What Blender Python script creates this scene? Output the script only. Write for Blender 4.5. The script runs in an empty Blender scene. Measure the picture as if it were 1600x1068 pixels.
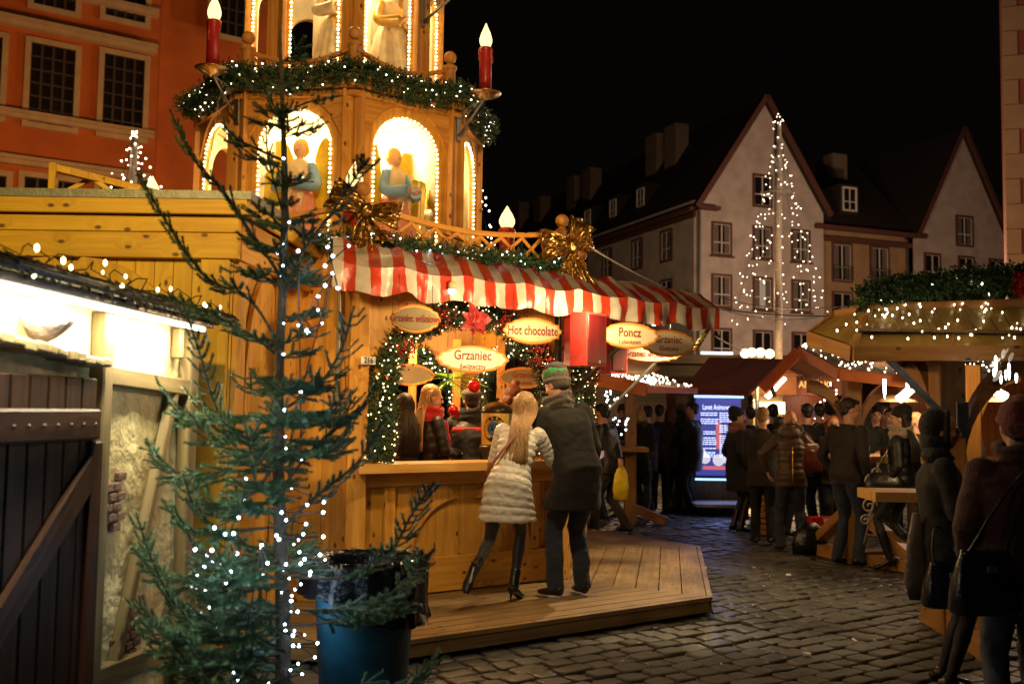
import bpy, bmesh, math, random
from math import sin, cos, pi, radians, sqrt, atan2
from mathutils import Vector, Matrix, Euler, noise
V = Vector
random.seed(7)
scene = bpy.context.scene
COL = scene.collection

# ------------------------------------------------------------------ camera
FPX, IW, IH = 1555.0, 1600.0, 1068.0
PITCH, ROLL, CAMH = radians(3.94), radians(0.8), 1.6
_f = V((0, cos(PITCH), sin(PITCH)))
_r0 = V((1, 0, 0)); _u0 = V((0, -sin(PITCH), cos(PITCH)))
_r = _r0 * cos(ROLL) + _u0 * sin(ROLL)
_u = _u0 * cos(ROLL) - _r0 * sin(ROLL)
cam_d = bpy.data.cameras.new("camera")
cam = bpy.data.objects.new("camera", cam_d); COL.objects.link(cam)
cam.matrix_world = Matrix(((_r.x, _u.x, -_f.x, 0), (_r.y, _u.y, -_f.y, 0), (_r.z, _u.z, -_f.z, CAMH), (0, 0, 0, 1)))
cam_d.sensor_width = 36.0
cam_d.lens = 36.0 * FPX / IW
cam_d.clip_end = 600
cam_d.dof.use_dof = True
cam_d.dof.focus_distance = 7.7
cam_d.dof.aperture_fstop = 2.2
cam_d.dof.aperture_blades = 9
scene.camera = cam
def P(px, py, y):
    """point of the place seen at photograph pixel (px, py), y metres away"""
    d = _f + _r * ((px - IW / 2) / FPX) + _u * ((IH / 2 - py) / FPX)
    return V((0, 0, CAMH)) + d * (y / d.y)
def G(px, py, z=0.0):
    d = _f + _r * ((px - IW / 2) / FPX) + _u * ((IH / 2 - py) / FPX)
    return V((0, 0, CAMH)) + d * ((z - CAMH) / d.z)

# ------------------------------------------------------------------ world, light, exposure
world = bpy.data.worlds.new("World"); scene.world = world
world.use_nodes = True
bgn = world.node_tree.nodes["Background"]
bgn.inputs[0].default_value = (0.010, 0.0075, 0.006, 1)
bgn.inputs[1].default_value = 0.16
scene.view_settings.view_transform = 'Standard'
scene.view_settings.look = 'None'
scene.view_settings.exposure = 0.0
scene.view_settings.gamma = 1.0
scene.cycles.use_denoising = True
scene.cycles.max_bounces = 6
scene.cycles.diffuse_bounces = 3
scene.cycles.glossy_bounces = 3
scene.cycles.sample_clamp_indirect = 4.0
scene.cycles.sample_clamp_direct = 0.0
scene.cycles.use_light_tree = True
scene.cycles.caustics_reflective = False
scene.cycles.caustics_refractive = False

def lamp(name, kind, loc, power, color, size=0.05, target=None, spot=None, blend=0.5, sizey=None):
    d = bpy.data.lights.new(name, kind)
    d.energy = power; d.color = color
    if kind == 'AREA':
        d.size = size
        if sizey: d.shape = 'RECTANGLE'; d.size_y = sizey
    else:
        d.shadow_soft_size = size
    if kind == 'SPOT':
        d.spot_size = radians(spot); d.spot_blend = blend
    o = bpy.data.objects.new(name, d); COL.objects.link(o)
    o.location = loc
    if target is not None:
        o.rotation_euler = (V(target) - V(loc)).to_track_quat('-Z', 'Y').to_euler()
    return o
WARM = (1.0, 0.68, 0.31); SODIUM = (1.0, 0.46, 0.12); COOL = (0.55, 0.75, 1.0); YEL = (1.0, 0.72, 0.20)
CEN = V((-1.77, 10.09, 0))            # centre of the octagonal booth
def od(deg): return V((cos(radians(deg)), sin(radians(deg)), 0))
def onC(deg, r, z): return CEN + od(deg) * r + V((0, 0, z))
# lamps of the booth: two hang under the striped awning, two inside under the ceiling
lamp("awning_lamp_light", 'POINT', P(800, 460, 6.68), 62, WARM, 0.04)
lamp("awning_lamp_light", 'POINT', P(935, 482, 7.7), 44, WARM, 0.04)
lamp("awning_lamp_light", 'SPOT', P(1066, 494, 9.3), 240, (1.0, .76, .42), 0.05, target=(1.15, 9.0, 0.1), spot=105, blend=0.6)
lamp("booth_ceiling_light", 'POINT', (-0.75, 9.1, 2.35), 80, WARM, 0.08)
lamp("booth_ceiling_light", 'POINT', (-2.2, 9.6, 2.35), 60, WARM, 0.08)
lamp("booth_ceiling_light", 'POINT', (-1.3, 11.0, 2.35), 80, WARM, 0.08)
# lamps inside the two storeys of the tower
lamp("tower_lamp_light", 'POINT', tuple(CEN + V((.05, -.25, 4.22))), 100, (1.0, .66, .30), 0.10)
lamp("tower_lamp_light", 'POINT', tuple(CEN + V((.0, -.1, 5.95))), 70, (1.0, .66, .30), 0.10)
# market street lamps (sodium) and two added fill lights, behind the photographer, beside the orange house and on the square
lamp("street_or_fill_light", 'SPOT', (-2.2, -.6, 5.0), 1400, YEL, 0.15, target=(-3.2, 6.0, 1.9), spot=46, blend=0.9)
lamp("street_or_fill_light", 'SPOT', (.8, -.5, 6.2), 1900, (1.0, .60, .24), 0.25, target=(-1.6, 9.2, 3.9), spot=42, blend=0.8)  # warm fill light, added to brighten the tower and awning top
lamp("street_or_fill_light", 'SPOT', (-8.5, 21.0, 5.2), 1900, (1.0, .46, .12), 0.3, target=(-13.0, 34.0, 11.0), spot=125, blend=0.8)
lamp("street_or_fill_light", 'SPOT', (1.2, 3.0, 6.0), 110, (1.0, .60, .28), 0.2, target=(1.0, 7.5, 0.0), spot=62, blend=0.9)
lamp("street_or_fill_light", 'POINT', (15.0, 20.0, 8.5), 1500, (1.0, .70, .50), 0.3)  # unseen fill light, added off to the right to brighten the cone pole
lamp("street_or_fill_light", 'POINT', (7.0, 36.0, 6.0), 3600, (1.0, .62, .36), 0.3)
lamp("street_or_fill_light", 'POINT', (20.0, 44.0, 6.5), 3600, (1.0, .62, .40), 0.3)

# ------------------------------------------------------------------ materials
MATS = {}
def newmat(name):
    m = bpy.data.materials.new(name); m.use_nodes = True
    nt = m.node_tree; b = nt.nodes["Principled BSDF"]
    MATS[name] = m
    return m, nt, b
def N(nt, t, **kw):
    n = nt.nodes.new(t)
    for k, v in kw.items():
        if k.startswith('i_'):
            n.inputs[k[2:].replace('_', ' ')].default_value = v
        else:
            setattr(n, k, v)
    return n
def mathn(nt, op, a, b=None, c=None):
    n = nt.nodes.new('ShaderNodeMath'); n.operation = op
    for i, x in enumerate((a, b, c)):
        if x is None: continue
        if isinstance(x, (int, float)): n.inputs[i].default_value = x
        else: nt.links.new(x, n.inputs[i])
    return n.outputs[0]
def mixc(nt, fac, a, b, blend='MIX'):
    n = nt.nodes.new('ShaderNodeMix'); n.data_type = 'RGBA'; n.blend_type = blend
    for idx, x in ((0, fac), (6, a), (7, b)):
        if isinstance(x, (int, float)): n.inputs[idx].default_value = x
        elif isinstance(x, tuple): n.inputs[idx].default_value = (*x[:3], 1)
        else: nt.links.new(x, n.inputs[idx])
    return n.outputs[2]
def mat(name, col, rough=0.6, metal=0.0, nscale=12.0, namt=0.25, bump=0.15, bscale=None, col2=None, spec=0.5, sheen=0.0, emis=None, stren=0.0, detail=5, coat=0.0, sub=0.0):
    m, nt, b = newmat(name)
    tc = N(nt, 'ShaderNodeTexCoord')
    no = N(nt, 'ShaderNodeTexNoise'); no.inputs['Scale'].default_value = nscale; no.inputs['Detail'].default_value = detail
    nt.links.new(tc.outputs['Object'], no.inputs['Vector'])
    c2 = col2 or tuple(c * (1 - namt) for c in col)
    ramp = mathn(nt, 'MULTIPLY_ADD', no.outputs[0], 2.2, -0.6)
    cl = N(nt, 'ShaderNodeClamp'); nt.links.new(ramp, cl.inputs[0])
    c = mixc(nt, cl.outputs[0], c2, tuple(min(1, x * (1 + namt * .5)) for x in col) if not col2 else col)
    nt.links.new(c, b.inputs['Base Color'])
    b.inputs['Roughness'].default_value = rough; b.inputs['Metallic'].default_value = metal
    b.inputs['Specular IOR Level'].default_value = spec
    if sheen: b.inputs['Sheen Weight'].default_value = sheen
    if coat: b.inputs['Coat Weight'].default_value = coat; b.inputs['Coat Roughness'].default_value = .15
    if bump:
        n2 = N(nt, 'ShaderNodeTexNoise'); n2.inputs['Scale'].default_value = bscale or nscale * 3; n2.inputs['Detail'].default_value = 4
        nt.links.new(tc.outputs['Object'], n2.inputs['Vector'])
        bp = N(nt, 'ShaderNodeBump'); bp.inputs['Strength'].default_value = bump; bp.inputs['Distance'].default_value = 0.02
        nt.links.new(n2.outputs[0], bp.inputs['Height']); nt.links.new(bp.outputs[0], b.inputs['Normal'])
    if emis:
        b.inputs['Emission Color'].default_value = (*emis, 1); b.inputs['Emission Strength'].default_value = stren
    return m
def glow(name, col, stren, sample=False):
    m, nt, b = newmat(name)
    b.inputs['Base Color'].default_value = (*[c * .5 for c in col], 1)
    b.inputs['Roughness'].default_value = .4
    b.inputs['Emission Color'].default_value = (*col, 1); b.inputs['Emission Strength'].default_value = stren
    m.cycles.emission_sampling = 'FRONT' if sample else 'NONE'
    return m
def wood(name, c1, c2, plank=0.0, rough=0.5, knots=0.55, groove=0.004, grain=26.0, bump=0.25, dirt=0.0, coat=0.0):
    """grain runs along U (metres); plank>0 divides V into planks with grooves"""
    m, nt, b = newmat(name)
    uv = N(nt, 'ShaderNodeUVMap')
    sp = N(nt, 'ShaderNodeSeparateXYZ'); nt.links.new(uv.outputs[0], sp.inputs[0])
    U, W = sp.outputs[0], sp.outputs[1]
    gr = None
    shade = None
    if plank:
        q = mathn(nt, 'DIVIDE', W, plank); fl = mathn(nt, 'FLOOR', q)
        wn = N(nt, 'ShaderNodeTexWhiteNoise', noise_dimensions='1D'); nt.links.new(fl, wn.inputs['W'])
        U = mathn(nt, 'MULTIPLY_ADD', wn.outputs[0], 37.0, U)
        shade = wn.outputs[0]
        fr = mathn(nt, 'FRACT', q)
        e = mathn(nt, 'MINIMUM', fr, mathn(nt, 'SUBTRACT', 1.0, fr))
        gr = mathn(nt, 'LESS_THAN', e, groove / plank)
    cb = N(nt, 'ShaderNodeCombineXYZ')
    nt.links.new(mathn(nt, 'MULTIPLY', U, 1.3), cb.inputs[0]); nt.links.new(mathn(nt, 'MULTIPLY', W, grain), cb.inputs[1])
    # knots
    kb = N(nt, 'ShaderNodeCombineXYZ')
    nt.links.new(mathn(nt, 'MULTIPLY', U, 3.6), kb.inputs[0]); nt.links.new(mathn(nt, 'MULTIPLY', W, 6.2), kb.inputs[1])
    vo = N(nt, 'ShaderNodeTexVoronoi'); vo.inputs['Scale'].default_value = 1.0; vo.voronoi_dimensions = '2D'
    nt.links.new(kb.outputs[0], vo.inputs['Vector'])
    kd = vo.outputs['Distance']
    kn = N(nt, 'ShaderNodeMapRange'); nt.links.new(kd, kn.inputs[0])
    kn.inputs[1].default_value = 0.05; kn.inputs[2].default_value = 0.095; kn.inputs[3].default_value = 1.0; kn.inputs[4].default_value = 0.0
    sel = N(nt, 'ShaderNodeSeparateColor'); nt.links.new(vo.outputs['Color'], sel.inputs[0])
    kon = mathn(nt, 'LESS_THAN', sel.outputs[0], knots)
    kf = mathn(nt, 'MULTIPLY', kn.outputs[0], kon)
    halo = N(nt, 'ShaderNodeMapRange'); nt.links.new(kd, halo.inputs[0])
    halo.inputs[1].default_value = 0.0; halo.inputs[2].default_value = 0.35; halo.inputs[3].default_value = 2.2; halo.inputs[4].default_value = 0.0
    off = N(nt, 'ShaderNodeVectorMath', operation='ADD')
    hc = N(nt, 'ShaderNodeCombineXYZ'); nt.links.new(mathn(nt, 'MULTIPLY', halo.outputs[0], kon), hc.inputs[1])
    nt.links.new(cb.outputs[0], off.inputs[0]); nt.links.new(hc.outputs[0], off.inputs[1])
    n1 = N(nt, 'ShaderNodeTexNoise'); n1.inputs['Scale'].default_value = 1.0; n1.inputs['Detail'].default_value = 6; n1.inputs['Distortion'].default_value = 0.35
    nt.links.new(off.outputs[0], n1.inputs['Vector'])
    f = N(nt, 'ShaderNodeMapRange'); nt.links.new(n1.outputs[0], f.inputs[0]); f.inputs[1].default_value = .32; f.inputs[2].default_value = .68
    c = mixc(nt, f.outputs[0], c2, c1)
    if shade is not None:
        c = mixc(nt, mathn(nt, 'MULTIPLY', shade, 0.35), c, tuple(x * .55 for x in c2))
    c = mixc(nt, mathn(nt, 'MULTIPLY', kf, 0.92), c, (c2[0] * .16, c2[1] * .10, c2[2] * .08))
    if dirt:
        tc = N(nt, 'ShaderNodeTexCoord'); dn = N(nt, 'ShaderNodeTexNoise'); dn.inputs['Scale'].default_value = 2.3; dn.inputs['Detail'].default_value = 7
        nt.links.new(tc.outputs['Object'], dn.inputs['Vector'])
        dr = N(nt, 'ShaderNodeMapRange'); nt.links.new(dn.outputs[0], dr.inputs[0]); dr.inputs[1].default_value = .42; dr.inputs[2].default_value = .68; dr.inputs[4].default_value = dirt
        c = mixc(nt, dr.outputs[0], c, tuple(x * .3 for x in c2))
    if gr is not None:
        c = mixc(nt, mathn(nt, 'MULTIPLY', gr, 0.8), c, tuple(x * .15 for x in c2))
    nt.links.new(c, b.inputs['Base Color'])
    b.inputs['Roughness'].default_value = rough
    if coat: b.inputs['Coat Weight'].default_value = coat; b.inputs['Coat Roughness'].default_value = .2
    bp = N(nt, 'ShaderNodeBump'); bp.inputs['Strength'].default_value = bump; bp.inputs['Distance'].default_value = 0.006
    h = n1.outputs[0]
    if gr is not None: h = mathn(nt, 'SUBTRACT', h, mathn(nt, 'MULTIPLY', gr, 1.5))
    nt.links.new(h, bp.inputs['Height']); nt.links.new(bp.outputs[0], b.inputs['Normal'])
    return m
PINE = wood('pine', (.78, .43, .075), (.58, .26, .034), plank=.22, groove=.0022, knots=.8, dirt=.30)
PINEB = wood('pine_beam', (.76, .40, .07), (.54, .23, .03), knots=.75, dirt=.28)
PINEH = wood('pine_hut_yellow_lit', (.78, .47, .035), (.60, .32, .018), plank=.115, groove=.003, knots=.8)  # yellow of the lamplight on the hut is put into the wood colour
PINEHB = wood('pine_hut_beam_yellow_lit', (.78, .46, .035), (.58, .30, .018), knots=.9, dirt=.2)  # beams carry the same yellow lamplight in their colour
ROOFWOOD = wood('tower_beam', (.68, .33, .06), (.44, .18, .028), knots=.6)
DECK = wood('deck_boards', (.37, .24, .105), (.21, .125, .05), knots=.35, rough=.55, dirt=.65, bump=.4)
COUNTER = wood('counter_top', (.72, .42, .13), (.58, .29, .07), knots=.25, rough=.42, coat=.1)
DARKWOOD = wood('dark_door', (.042, .014, .004), (.018, .006, .002), plank=.16, rough=.6, grain=18, knots=.1, groove=.006, bump=.5)
DARKBEAM = wood('dark_beam', (.05, .017, .005), (.022, .007, .003), rough=.55, grain=18, knots=.1, bump=.5)
for _m in (DARKWOOD, DARKBEAM): _m.node_tree.nodes['Principled BSDF'].inputs['Specular IOR Level'].default_value = .15
HUTBEAM = wood('plaster_hut_beam', (.23, .155, .06), (.10, .065, .025), rough=.55, grain=16, bump=.6, knots=.1)
STALLWOOD = wood('stall_wood', (.40, .19, .045), (.25, .11, .025), rough=.5, dirt=.3)
ORANGEWOOD = wood('orange_boards', (.38, .13, .035), (.27, .08, .02), plank=.1, rough=.5)
SCREEN_BLK = mat('black_plastic', (.012, .012, .012), .35, bump=.05)
METAL = mat('brushed_metal', (.45, .43, .40), .32, 1.0, nscale=30, bump=.05)
METALD = mat('dull_metal', (.28, .27, .25), .5, .9, nscale=20, bump=.1)
BRASS = mat('brass_dish', (.62, .50, .30), .28, 1.0, nscale=8, namt=.4, bump=.08)
IRON = mat('wrought_iron', (.42, .36, .28), .45, .5, nscale=30, bump=.1)
GOLD = mat('gold_foil', (.40, .235, .07), .26, .9, nscale=20, namt=.45, bump=.25, bscale=45)
WAX = mat('red_wax', (.42, .018, .014), .35, nscale=14, namt=.3, bump=.1, coat=.3)
NEEDLE = mat('spruce_needles', (.105, .195, .085), .5, nscale=6, col2=(.045, .10, .055), bump=0)
TWIG = mat('spruce_bark', (.12, .085, .055), .8, nscale=60, bump=.5, col2=(.05, .038, .028))
GARL = mat('garland_needles', (.035, .085, .022), .5, nscale=9, col2=(.015, .045, .014), bump=0)
CABLE = mat('dark_cable', (.012, .016, .014), .5, bump=0)
CABLEW = mat('pale_cable', (.45, .42, .36), .5, bump=0)
BERRY = mat('red_berries', (.34, .008, .007), .22, nscale=20, bump=0, coat=.5)
REDPETAL = mat('poinsettia_petal', (.26, .004, .004), .45, nscale=18, namt=.45, bump=.2)
B_WARM = glow('warm_bulb', (1.0, .74, .34), 7.0)
B_WHITE = glow('white_bulb', (1.0, .86, .58), 9.0)
B_BLUE = glow('cool_bulb', (.72, .86, 1.0), 16.0)
B_BLUES = glow('cool_bulb_bright', (.66, .83, 1.0), 16.0, sample=True)
FLAME = glow('flame_lamp', (1.0, .70, .27), 2.3, sample=True)
TUBE = glow('lamp_tube', (1.0, .90, .66), 9.0, sample=True)
SIGNLIT = None
SKIN = mat('skin', (.56, .30, .20), .5, nscale=25, namt=.15, bump=.05)

# ------------------------------------------------------------------ builders
def bake_dg():
    with bpy.context.temp_override(scene=BAKE, view_layer=BAKE.view_layers[0]): return bpy.context.evaluated_depsgraph_get()
BAKE = bpy.data.scenes.new('workbench')      # an empty scene in which meshes are shaped, removed at the end
def T(o, label=None, cat=None, group=None, kind=None):
    if label: o['label'] = label
    if cat: o['category'] = cat
    if group: o['group'] = group
    o['kind'] = kind or 'thing'
    return o
ORG = {}
def E(name, loc, label, cat, group=None):
    o = bpy.data.objects.new(name, None); COL.objects.link(o)
    o.empty_display_size = .1
    o.location = loc; ORG[o.name] = V(loc)
    T(o, label, cat, group)
    return o
def place(o, parent=None):
    COL.objects.link(o)
    if parent is not None: o.parent = parent
    return o
class MB:
    def __init__(s):
        s.bm = bmesh.new(); s.uv = s.bm.loops.layers.uv.new("UVMap")
    def quad(s, pts, uvs=None, smooth=False):
        vs = [s.bm.verts.new(p) for p in pts]
        try: f = s.bm.faces.new(vs)
        except ValueError: return None
        f.smooth = smooth
        if uvs:
            for l, q in zip(f.loops, uvs): l[s.uv].uv = q
        return f
    def box(s, c, ax, ay, az, sx, sy, sz, bev=0.0, ruv=True):
        """centre c, unit axes, full sizes; UV runs along the longest size"""
        c, ax, ay, az = V(c), V(ax), V(ay), V(az)
        A = (ax, ay, az); S = (sx, sy, sz)
        L = max(range(3), key=lambda i: S[i])
        o1, o2 = (random.random() * 30, random.random() * 30) if ruv else (0, 0)
        corners = {}
        b = min(bev, min(S) * .3)
        if b <= 0:
            for i in (-1, 1):
                for j in (-1, 1):
                    for k in (-1, 1):
                        corners[i, j, k] = c + ax * (i * sx / 2) + ay * (j * sy / 2) + az * (k * sz / 2)
            for d in range(3):
                e1, e2 = [x for x in range(3) if x != d]
                for sg in (-1, 1):
                    q = []
                    for a_, b_ in ((-1, -1), (1, -1), (1, 1), (-1, 1)):
                        key = [0, 0, 0]; key[d] = sg; key[e1] = a_; key[e2] = b_
                        q.append(tuple(key))
                    if sg < 0: q.reverse()
                    if d == 1: q.reverse()
                    def uvof(key):
                        co = [key[i] * S[i] / 2 for i in range(3)]
                        if d == L: return (o1 + co[e1], o2 + co[e2])
                        other = e1 if e2 == L else e2
                        return (o1 + co[L], o2 + co[other] + (d * .31))
                    s.quad([corners[k] for k in q], [uvof(k) for k in q])
            return
        # bevelled: build 24 verts
        tmp = bmesh.new(); r = bmesh.ops.create_cube(tmp, size=1.0)
        for v in tmp.verts: v.co = V((v.co.x * sx, v.co.y * sy, v.co.z * sz))
        bmesh.ops.bevel(tmp, geom=tmp.edges[:], offset=b, segments=1, affect='EDGES', profile=.5)
        tmp.normal_update()
        M3 = Matrix((ax, ay, az)).transposed()
        flip = M3.determinant() < 0
        mp = {}
        for v in tmp.verts: mp[v] = s.bm.verts.new(c + M3 @ v.co)
        for f in tmp.faces:
            vs = list(f.verts)
            cos_ = [v.co.copy() for v in vs]
            n = f.normal; d = max(range(3), key=lambda i: abs(n[i]))
            e1, e2 = [x for x in range(3) if x != d]
            if flip: vs.reverse(); cos_.reverse()
            nf = s.bm.faces.new([mp[v] for v in vs])
            for l, co in zip(nf.loops, cos_):
                if d == L: l[s.uv].uv = (o1 + co[e1], o2 + co[e2])
                else:
                    other = e1 if e2 == L else e2
                    l[s.uv].uv = (o1 + co[L], o2 + co[other] + d * .31)
        tmp.free()
    def beam(s, p0, p1, w, t, up=(0, 0, 1), bev=.004):
        """bar from p0 to p1; w across 'side', t along 'up'"""
        p0, p1 = V(p0), V(p1); d = p1 - p0; L = d.length
        if L < 1e-6: return
        d.normalize(); up = V(up)
        side = d.cross(up)
        if side.length < 1e-4: side = d.cross(V((1, 0, 0)))
        side.normalize(); u2 = side.cross(d).normalized()
        s.box((p0 + p1) / 2, d, side, u2, L, w, t, bev)
    def tube(s, pts, r, n=8, cap=True, smooth=True, ry=None):
        pts = [V(p) for p in pts]
        rs = r if isinstance(r, (list, tuple)) else [r] * len(pts)
        rings = []; prev = None
        for i, p in enumerate(pts):
            if i == 0: d = pts[1] - p
            elif i == len(pts) - 1: d = p - pts[-2]
            else: d = pts[i + 1] - pts[i - 1]
            if d.length < 1e-7: d = V((0, 0, 1))
            d.normalize()
            if prev is None:
                a = d.orthogonal().normalized()
            else:
                a = (prev - d * prev.dot(d))
                a = a.normalized() if a.length > 1e-5 else d.orthogonal().normalized()
            prev = a; b = d.cross(a)
            rings.append([s.bm.verts.new(p + (a * cos(2 * pi * k / n) + b * sin(2 * pi * k / n)) * rs[i]) for k in range(n)])
        s._rings(rings, n, cap, smooth)
    def _rings(s, rings, n, cap=True, smooth=True, closed=True):
        acc = 0
        for i in range(len(rings) - 1):
            step = (rings[i + 1][0].co - rings[i][0].co).length
            for k in range(n if closed else n - 1):
                k2 = (k + 1) % n
                try: f = s.bm.faces.new((rings[i][k], rings[i][k2], rings[i + 1][k2], rings[i + 1][k]))
                except ValueError: continue
                f.smooth = smooth
                for l, q in zip(f.loops, ((acc, k), (acc, k + 1), (acc + step, k + 1), (acc + step, k))):
                    l[s.uv].uv = (q[0], q[1] * .1)
            acc += step
        if cap and n > 2:
            for rg, rev in ((rings[0], True), (rings[-1], False)):
                try: s.bm.faces.new(list(reversed(rg)) if rev else rg)
                except ValueError: pass
    def loft(s, secs, n=20, cap=True, smooth=True, power=2.0):
        """secs: (centre, ax vector, ay vector) ellipse sections"""
        rings = []
        for c, ax, ay in secs:
            rg = []
            for k in range(n):
                t = 2 * pi * k / n; cx, sy = cos(t), sin(t)
                if power != 2.0:
                    cx = math.copysign(abs(cx) ** (2 / power), cx); sy = math.copysign(abs(sy) ** (2 / power), sy)
                rg.append(s.bm.verts.new(V(c) + V(ax) * cx + V(ay) * sy))
            rings.append(rg)
        s._rings(rings, n, cap, smooth)
        return rings
    def lathe(s, base, prof, n=20, smooth=True, axis=(0, 0, 1)):
        a = V(axis).normalized(); x = a.orthogonal().normalized(); y = a.cross(x)
        s.loft([(V(base) + a * z, x * max(r, 1e-4), y * max(r, 1e-4)) for r, z in prof], n, True, smooth)
    def ball(s, c, r, sub=2, scale=(1, 1, 1), rot=None):
        m = Matrix.Translation(V(c)) @ (rot.to_4x4() if rot is not None else Matrix.Identity(4)) @ Matrix.Diagonal((r * scale[0], r * scale[1], r * scale[2], 1))
        g = bmesh.ops.create_icosphere(s.bm, subdivisions=sub, radius=1.0, matrix=m)
        for v in g['verts']:
            for f in v.link_faces: f.smooth = True
    def prism(s, poly, o, u, v, th, grain='v', both=True):
        """2-D outline (a,b) in the frame o,u,v; thickness th along u x v (centred)"""
        o, u, v = V(o), V(u).normalized(), V(v).normalized(); n = u.cross(v).normalized()
        o1, o2 = random.random() * 20, random.random() * 20
        area = sum(poly[i][0] * poly[(i + 1) % len(poly)][1] - poly[(i + 1) % len(poly)][0] * poly[i][1] for i in range(len(poly)))
        if area < 0: poly = poly[::-1]
        def uvq(a, b): return (b + o1, a + o2) if grain == 'v' else (a + o1, b + o2)
        F = [s.bm.verts.new(o + u * a + v * b + n * th / 2) for a, b in poly]
        B = [s.bm.verts.new(o + u * a + v * b - n * th / 2) for a, b in poly]
        f = s.bm.faces.new(F)
        for l, q in zip(f.loops, poly): l[s.uv].uv = uvq(*q)
        f = s.bm.faces.new(B[::-1])
        for l, q in zip(f.loops, poly[::-1]): l[s.uv].uv = uvq(*q)
        m = len(poly)
        for i in range(m):
            j = (i + 1) % m
            f = s.bm.faces.new((F[i], B[i], B[j], F[j]))
            for l, q in zip(f.loops, ((poly[i], 0), (poly[i], th), (poly[j], th), (poly[j], 0))):
                a, b = uvq(*q[0]); l[s.uv].uv = (a + .03, b + q[1])
    def build(s, name, m, parent=None, smooth=None, world=True, recalc=False, label=None):
        """verts are in world space; stored relative to the parent's origin"""
        if recalc: bmesh.ops.recalc_face_normals(s.bm, faces=s.bm.faces[:])
        me = bpy.data.meshes.new(name)
        org = V((0, 0, 0))
        if parent is not None:
            org = ORG.get(parent.name, V((0, 0, 0)))
            bmesh.ops.translate(s.bm, verts=s.bm.verts[:], vec=-org)
            s.bm.to_mesh(me); s.bm.free()
            o = bpy.data.objects.new(name, me); place(o, parent)
        else:
            xs = [v.co for v in s.bm.verts]
            if xs:
                lo = V((min(c.x for c in xs), min(c.y for c in xs), min(c.z for c in xs))); hi = V((max(c.x for c in xs), max(c.y for c in xs), 0))
                org = V(((lo.x + hi.x) / 2, (lo.y + hi.y) / 2, lo.z))
            bmesh.ops.translate(s.bm, verts=s.bm.verts[:], vec=-org)
            s.bm.to_mesh(me); s.bm.free()
            o = bpy.data.objects.new(name, me); place(o); o.location = org
        ORG[o.name] = org
        if m is not None: me.materials.append(m)
        if smooth is not None:
            for p in me.polygons: p.use_smooth = smooth
        if label: o['label'] = label
        return o
def text_mesh(name, s, o, u, v, h, m, parent, depth=.004, xs=.8, bold=.012, spacing=1.0, align='CENTER'):
    cu = bpy.data.curves.new(name, 'FONT'); cu.body = s; cu.align_x = align; cu.align_y = 'CENTER'
    cu.size = 1.0; cu.extrude = 0.0; cu.offset = bold; cu.space_character = spacing
    cu.resolution_u = 3
    t = bpy.data.objects.new(name, cu); BAKE.collection.objects.link(t)
    dg = bake_dg()
    me = bpy.data.meshes.new_from_object(t.evaluated_get(dg)); bpy.data.objects.remove(t)
    u = V(u).normalized(); v = V(v).normalized(); n = u.cross(v)
    org = ORG.get(parent.name, V((0, 0, 0))) if parent is not None else V((0, 0, 0))
    for vt in me.vertices:
        vt.co = V(o) + u * (vt.co.x * h * xs) + v * (vt.co.y * h) - org
    me.name = name; me.materials.clear(); me.materials.append(m)
    ob = bpy.data.objects.new(name, me); place(ob, parent); ORG[ob.name] = org
    return ob
def bulbs(parent, pts, r, m, name='bulb', cap=100, sub=1, stretch=1.0):
    """each bulb a child of its string; past the cap the farthest ones become one part"""
    org = ORG[parent.name]
    pts = sorted([V(p) for p in pts], key=lambda p: (p - V((0, 0, CAMH))).length)
    near, far = pts[:cap], pts[cap:]
    b = bmesh.new(); bmesh.ops.create_icosphere(b, subdivisions=sub, radius=r)
    for v in b.verts: v.co.z *= stretch
    me = bpy.data.meshes.new(name); b.to_mesh(me); b.free(); me.materials.append(m)
    for p in me.polygons: p.use_smooth = True
    for p in near:
        o = bpy.data.objects.new(name, me); COL.objects.link(o); o.parent = parent
        o.location = p - org
        sc_ = .72 + .56 * abs(sin(p.x * 91.7 + p.y * 37.1 + p.z * 53.3)); o.scale = (sc_, sc_, sc_)
    if far:
        q = MB()
        for p in far: q.ball(p, r, 1, (1, 1, stretch))
        o = q.build(name, m, parent); o['kind'] = 'stuff'
def string_light(label, pts, bulb_pts, r, m, group=None, cable=None, cr=.003, stretch=1.0):
    q = MB()
    segs = pts if isinstance(pts[0], list) else [pts]
    for sg in segs: q.tube(sg, cr, 4, smooth=False)
    o = q.build('string_light', cable or CABLE); T(o, label, 'string light', group)
    bulbs(o, bulb_pts, r, m, stretch=stretch)
    return o
def foliage(q, path, rad, n, L=.07, spread=1.0, nd=9, wid=.006, rng=None):
    """needle clusters around a path: n twigs"""
    rng = rng or random
    path = [V(p) for p in path]
    ln = [0]
    for a, b in zip(path, path[1:]): ln.append(ln[-1] + (b - a).length)
    for _ in range(n):
        t = rng.random() * ln[-1]
        i = 0
        while i < len(path) - 2 and ln[i + 1] < t: i += 1
        a, b = path[i], path[i + 1]
        k = (t - ln[i]) / max(1e-6, ln[i + 1] - ln[i])
        p = a.lerp(b, k); d = (b - a).normalized()
        ph = rng.random() * 2 * pi
        o1 = d.orthogonal().normalized(); o2 = d.cross(o1)
        out = o1 * cos(ph) + o2 * sin(ph)
        rr = rad(t / ln[-1]) if callable(rad) else rad
        rr *= (.35 + .65 * sqrt(rng.random()))
        base = p + out * rr * .55
        tip_d = (out * (.8 * spread) + d * rng.uniform(-.7, .7) + V((rng.uniform(-.3, .3), rng.uniform(-.3, .3), rng.uniform(-.35, .25)))).normalized()
        l = L * rng.uniform(.7, 1.25)
        twig(q, base, tip_d, l, nd, wid, rng)
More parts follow.
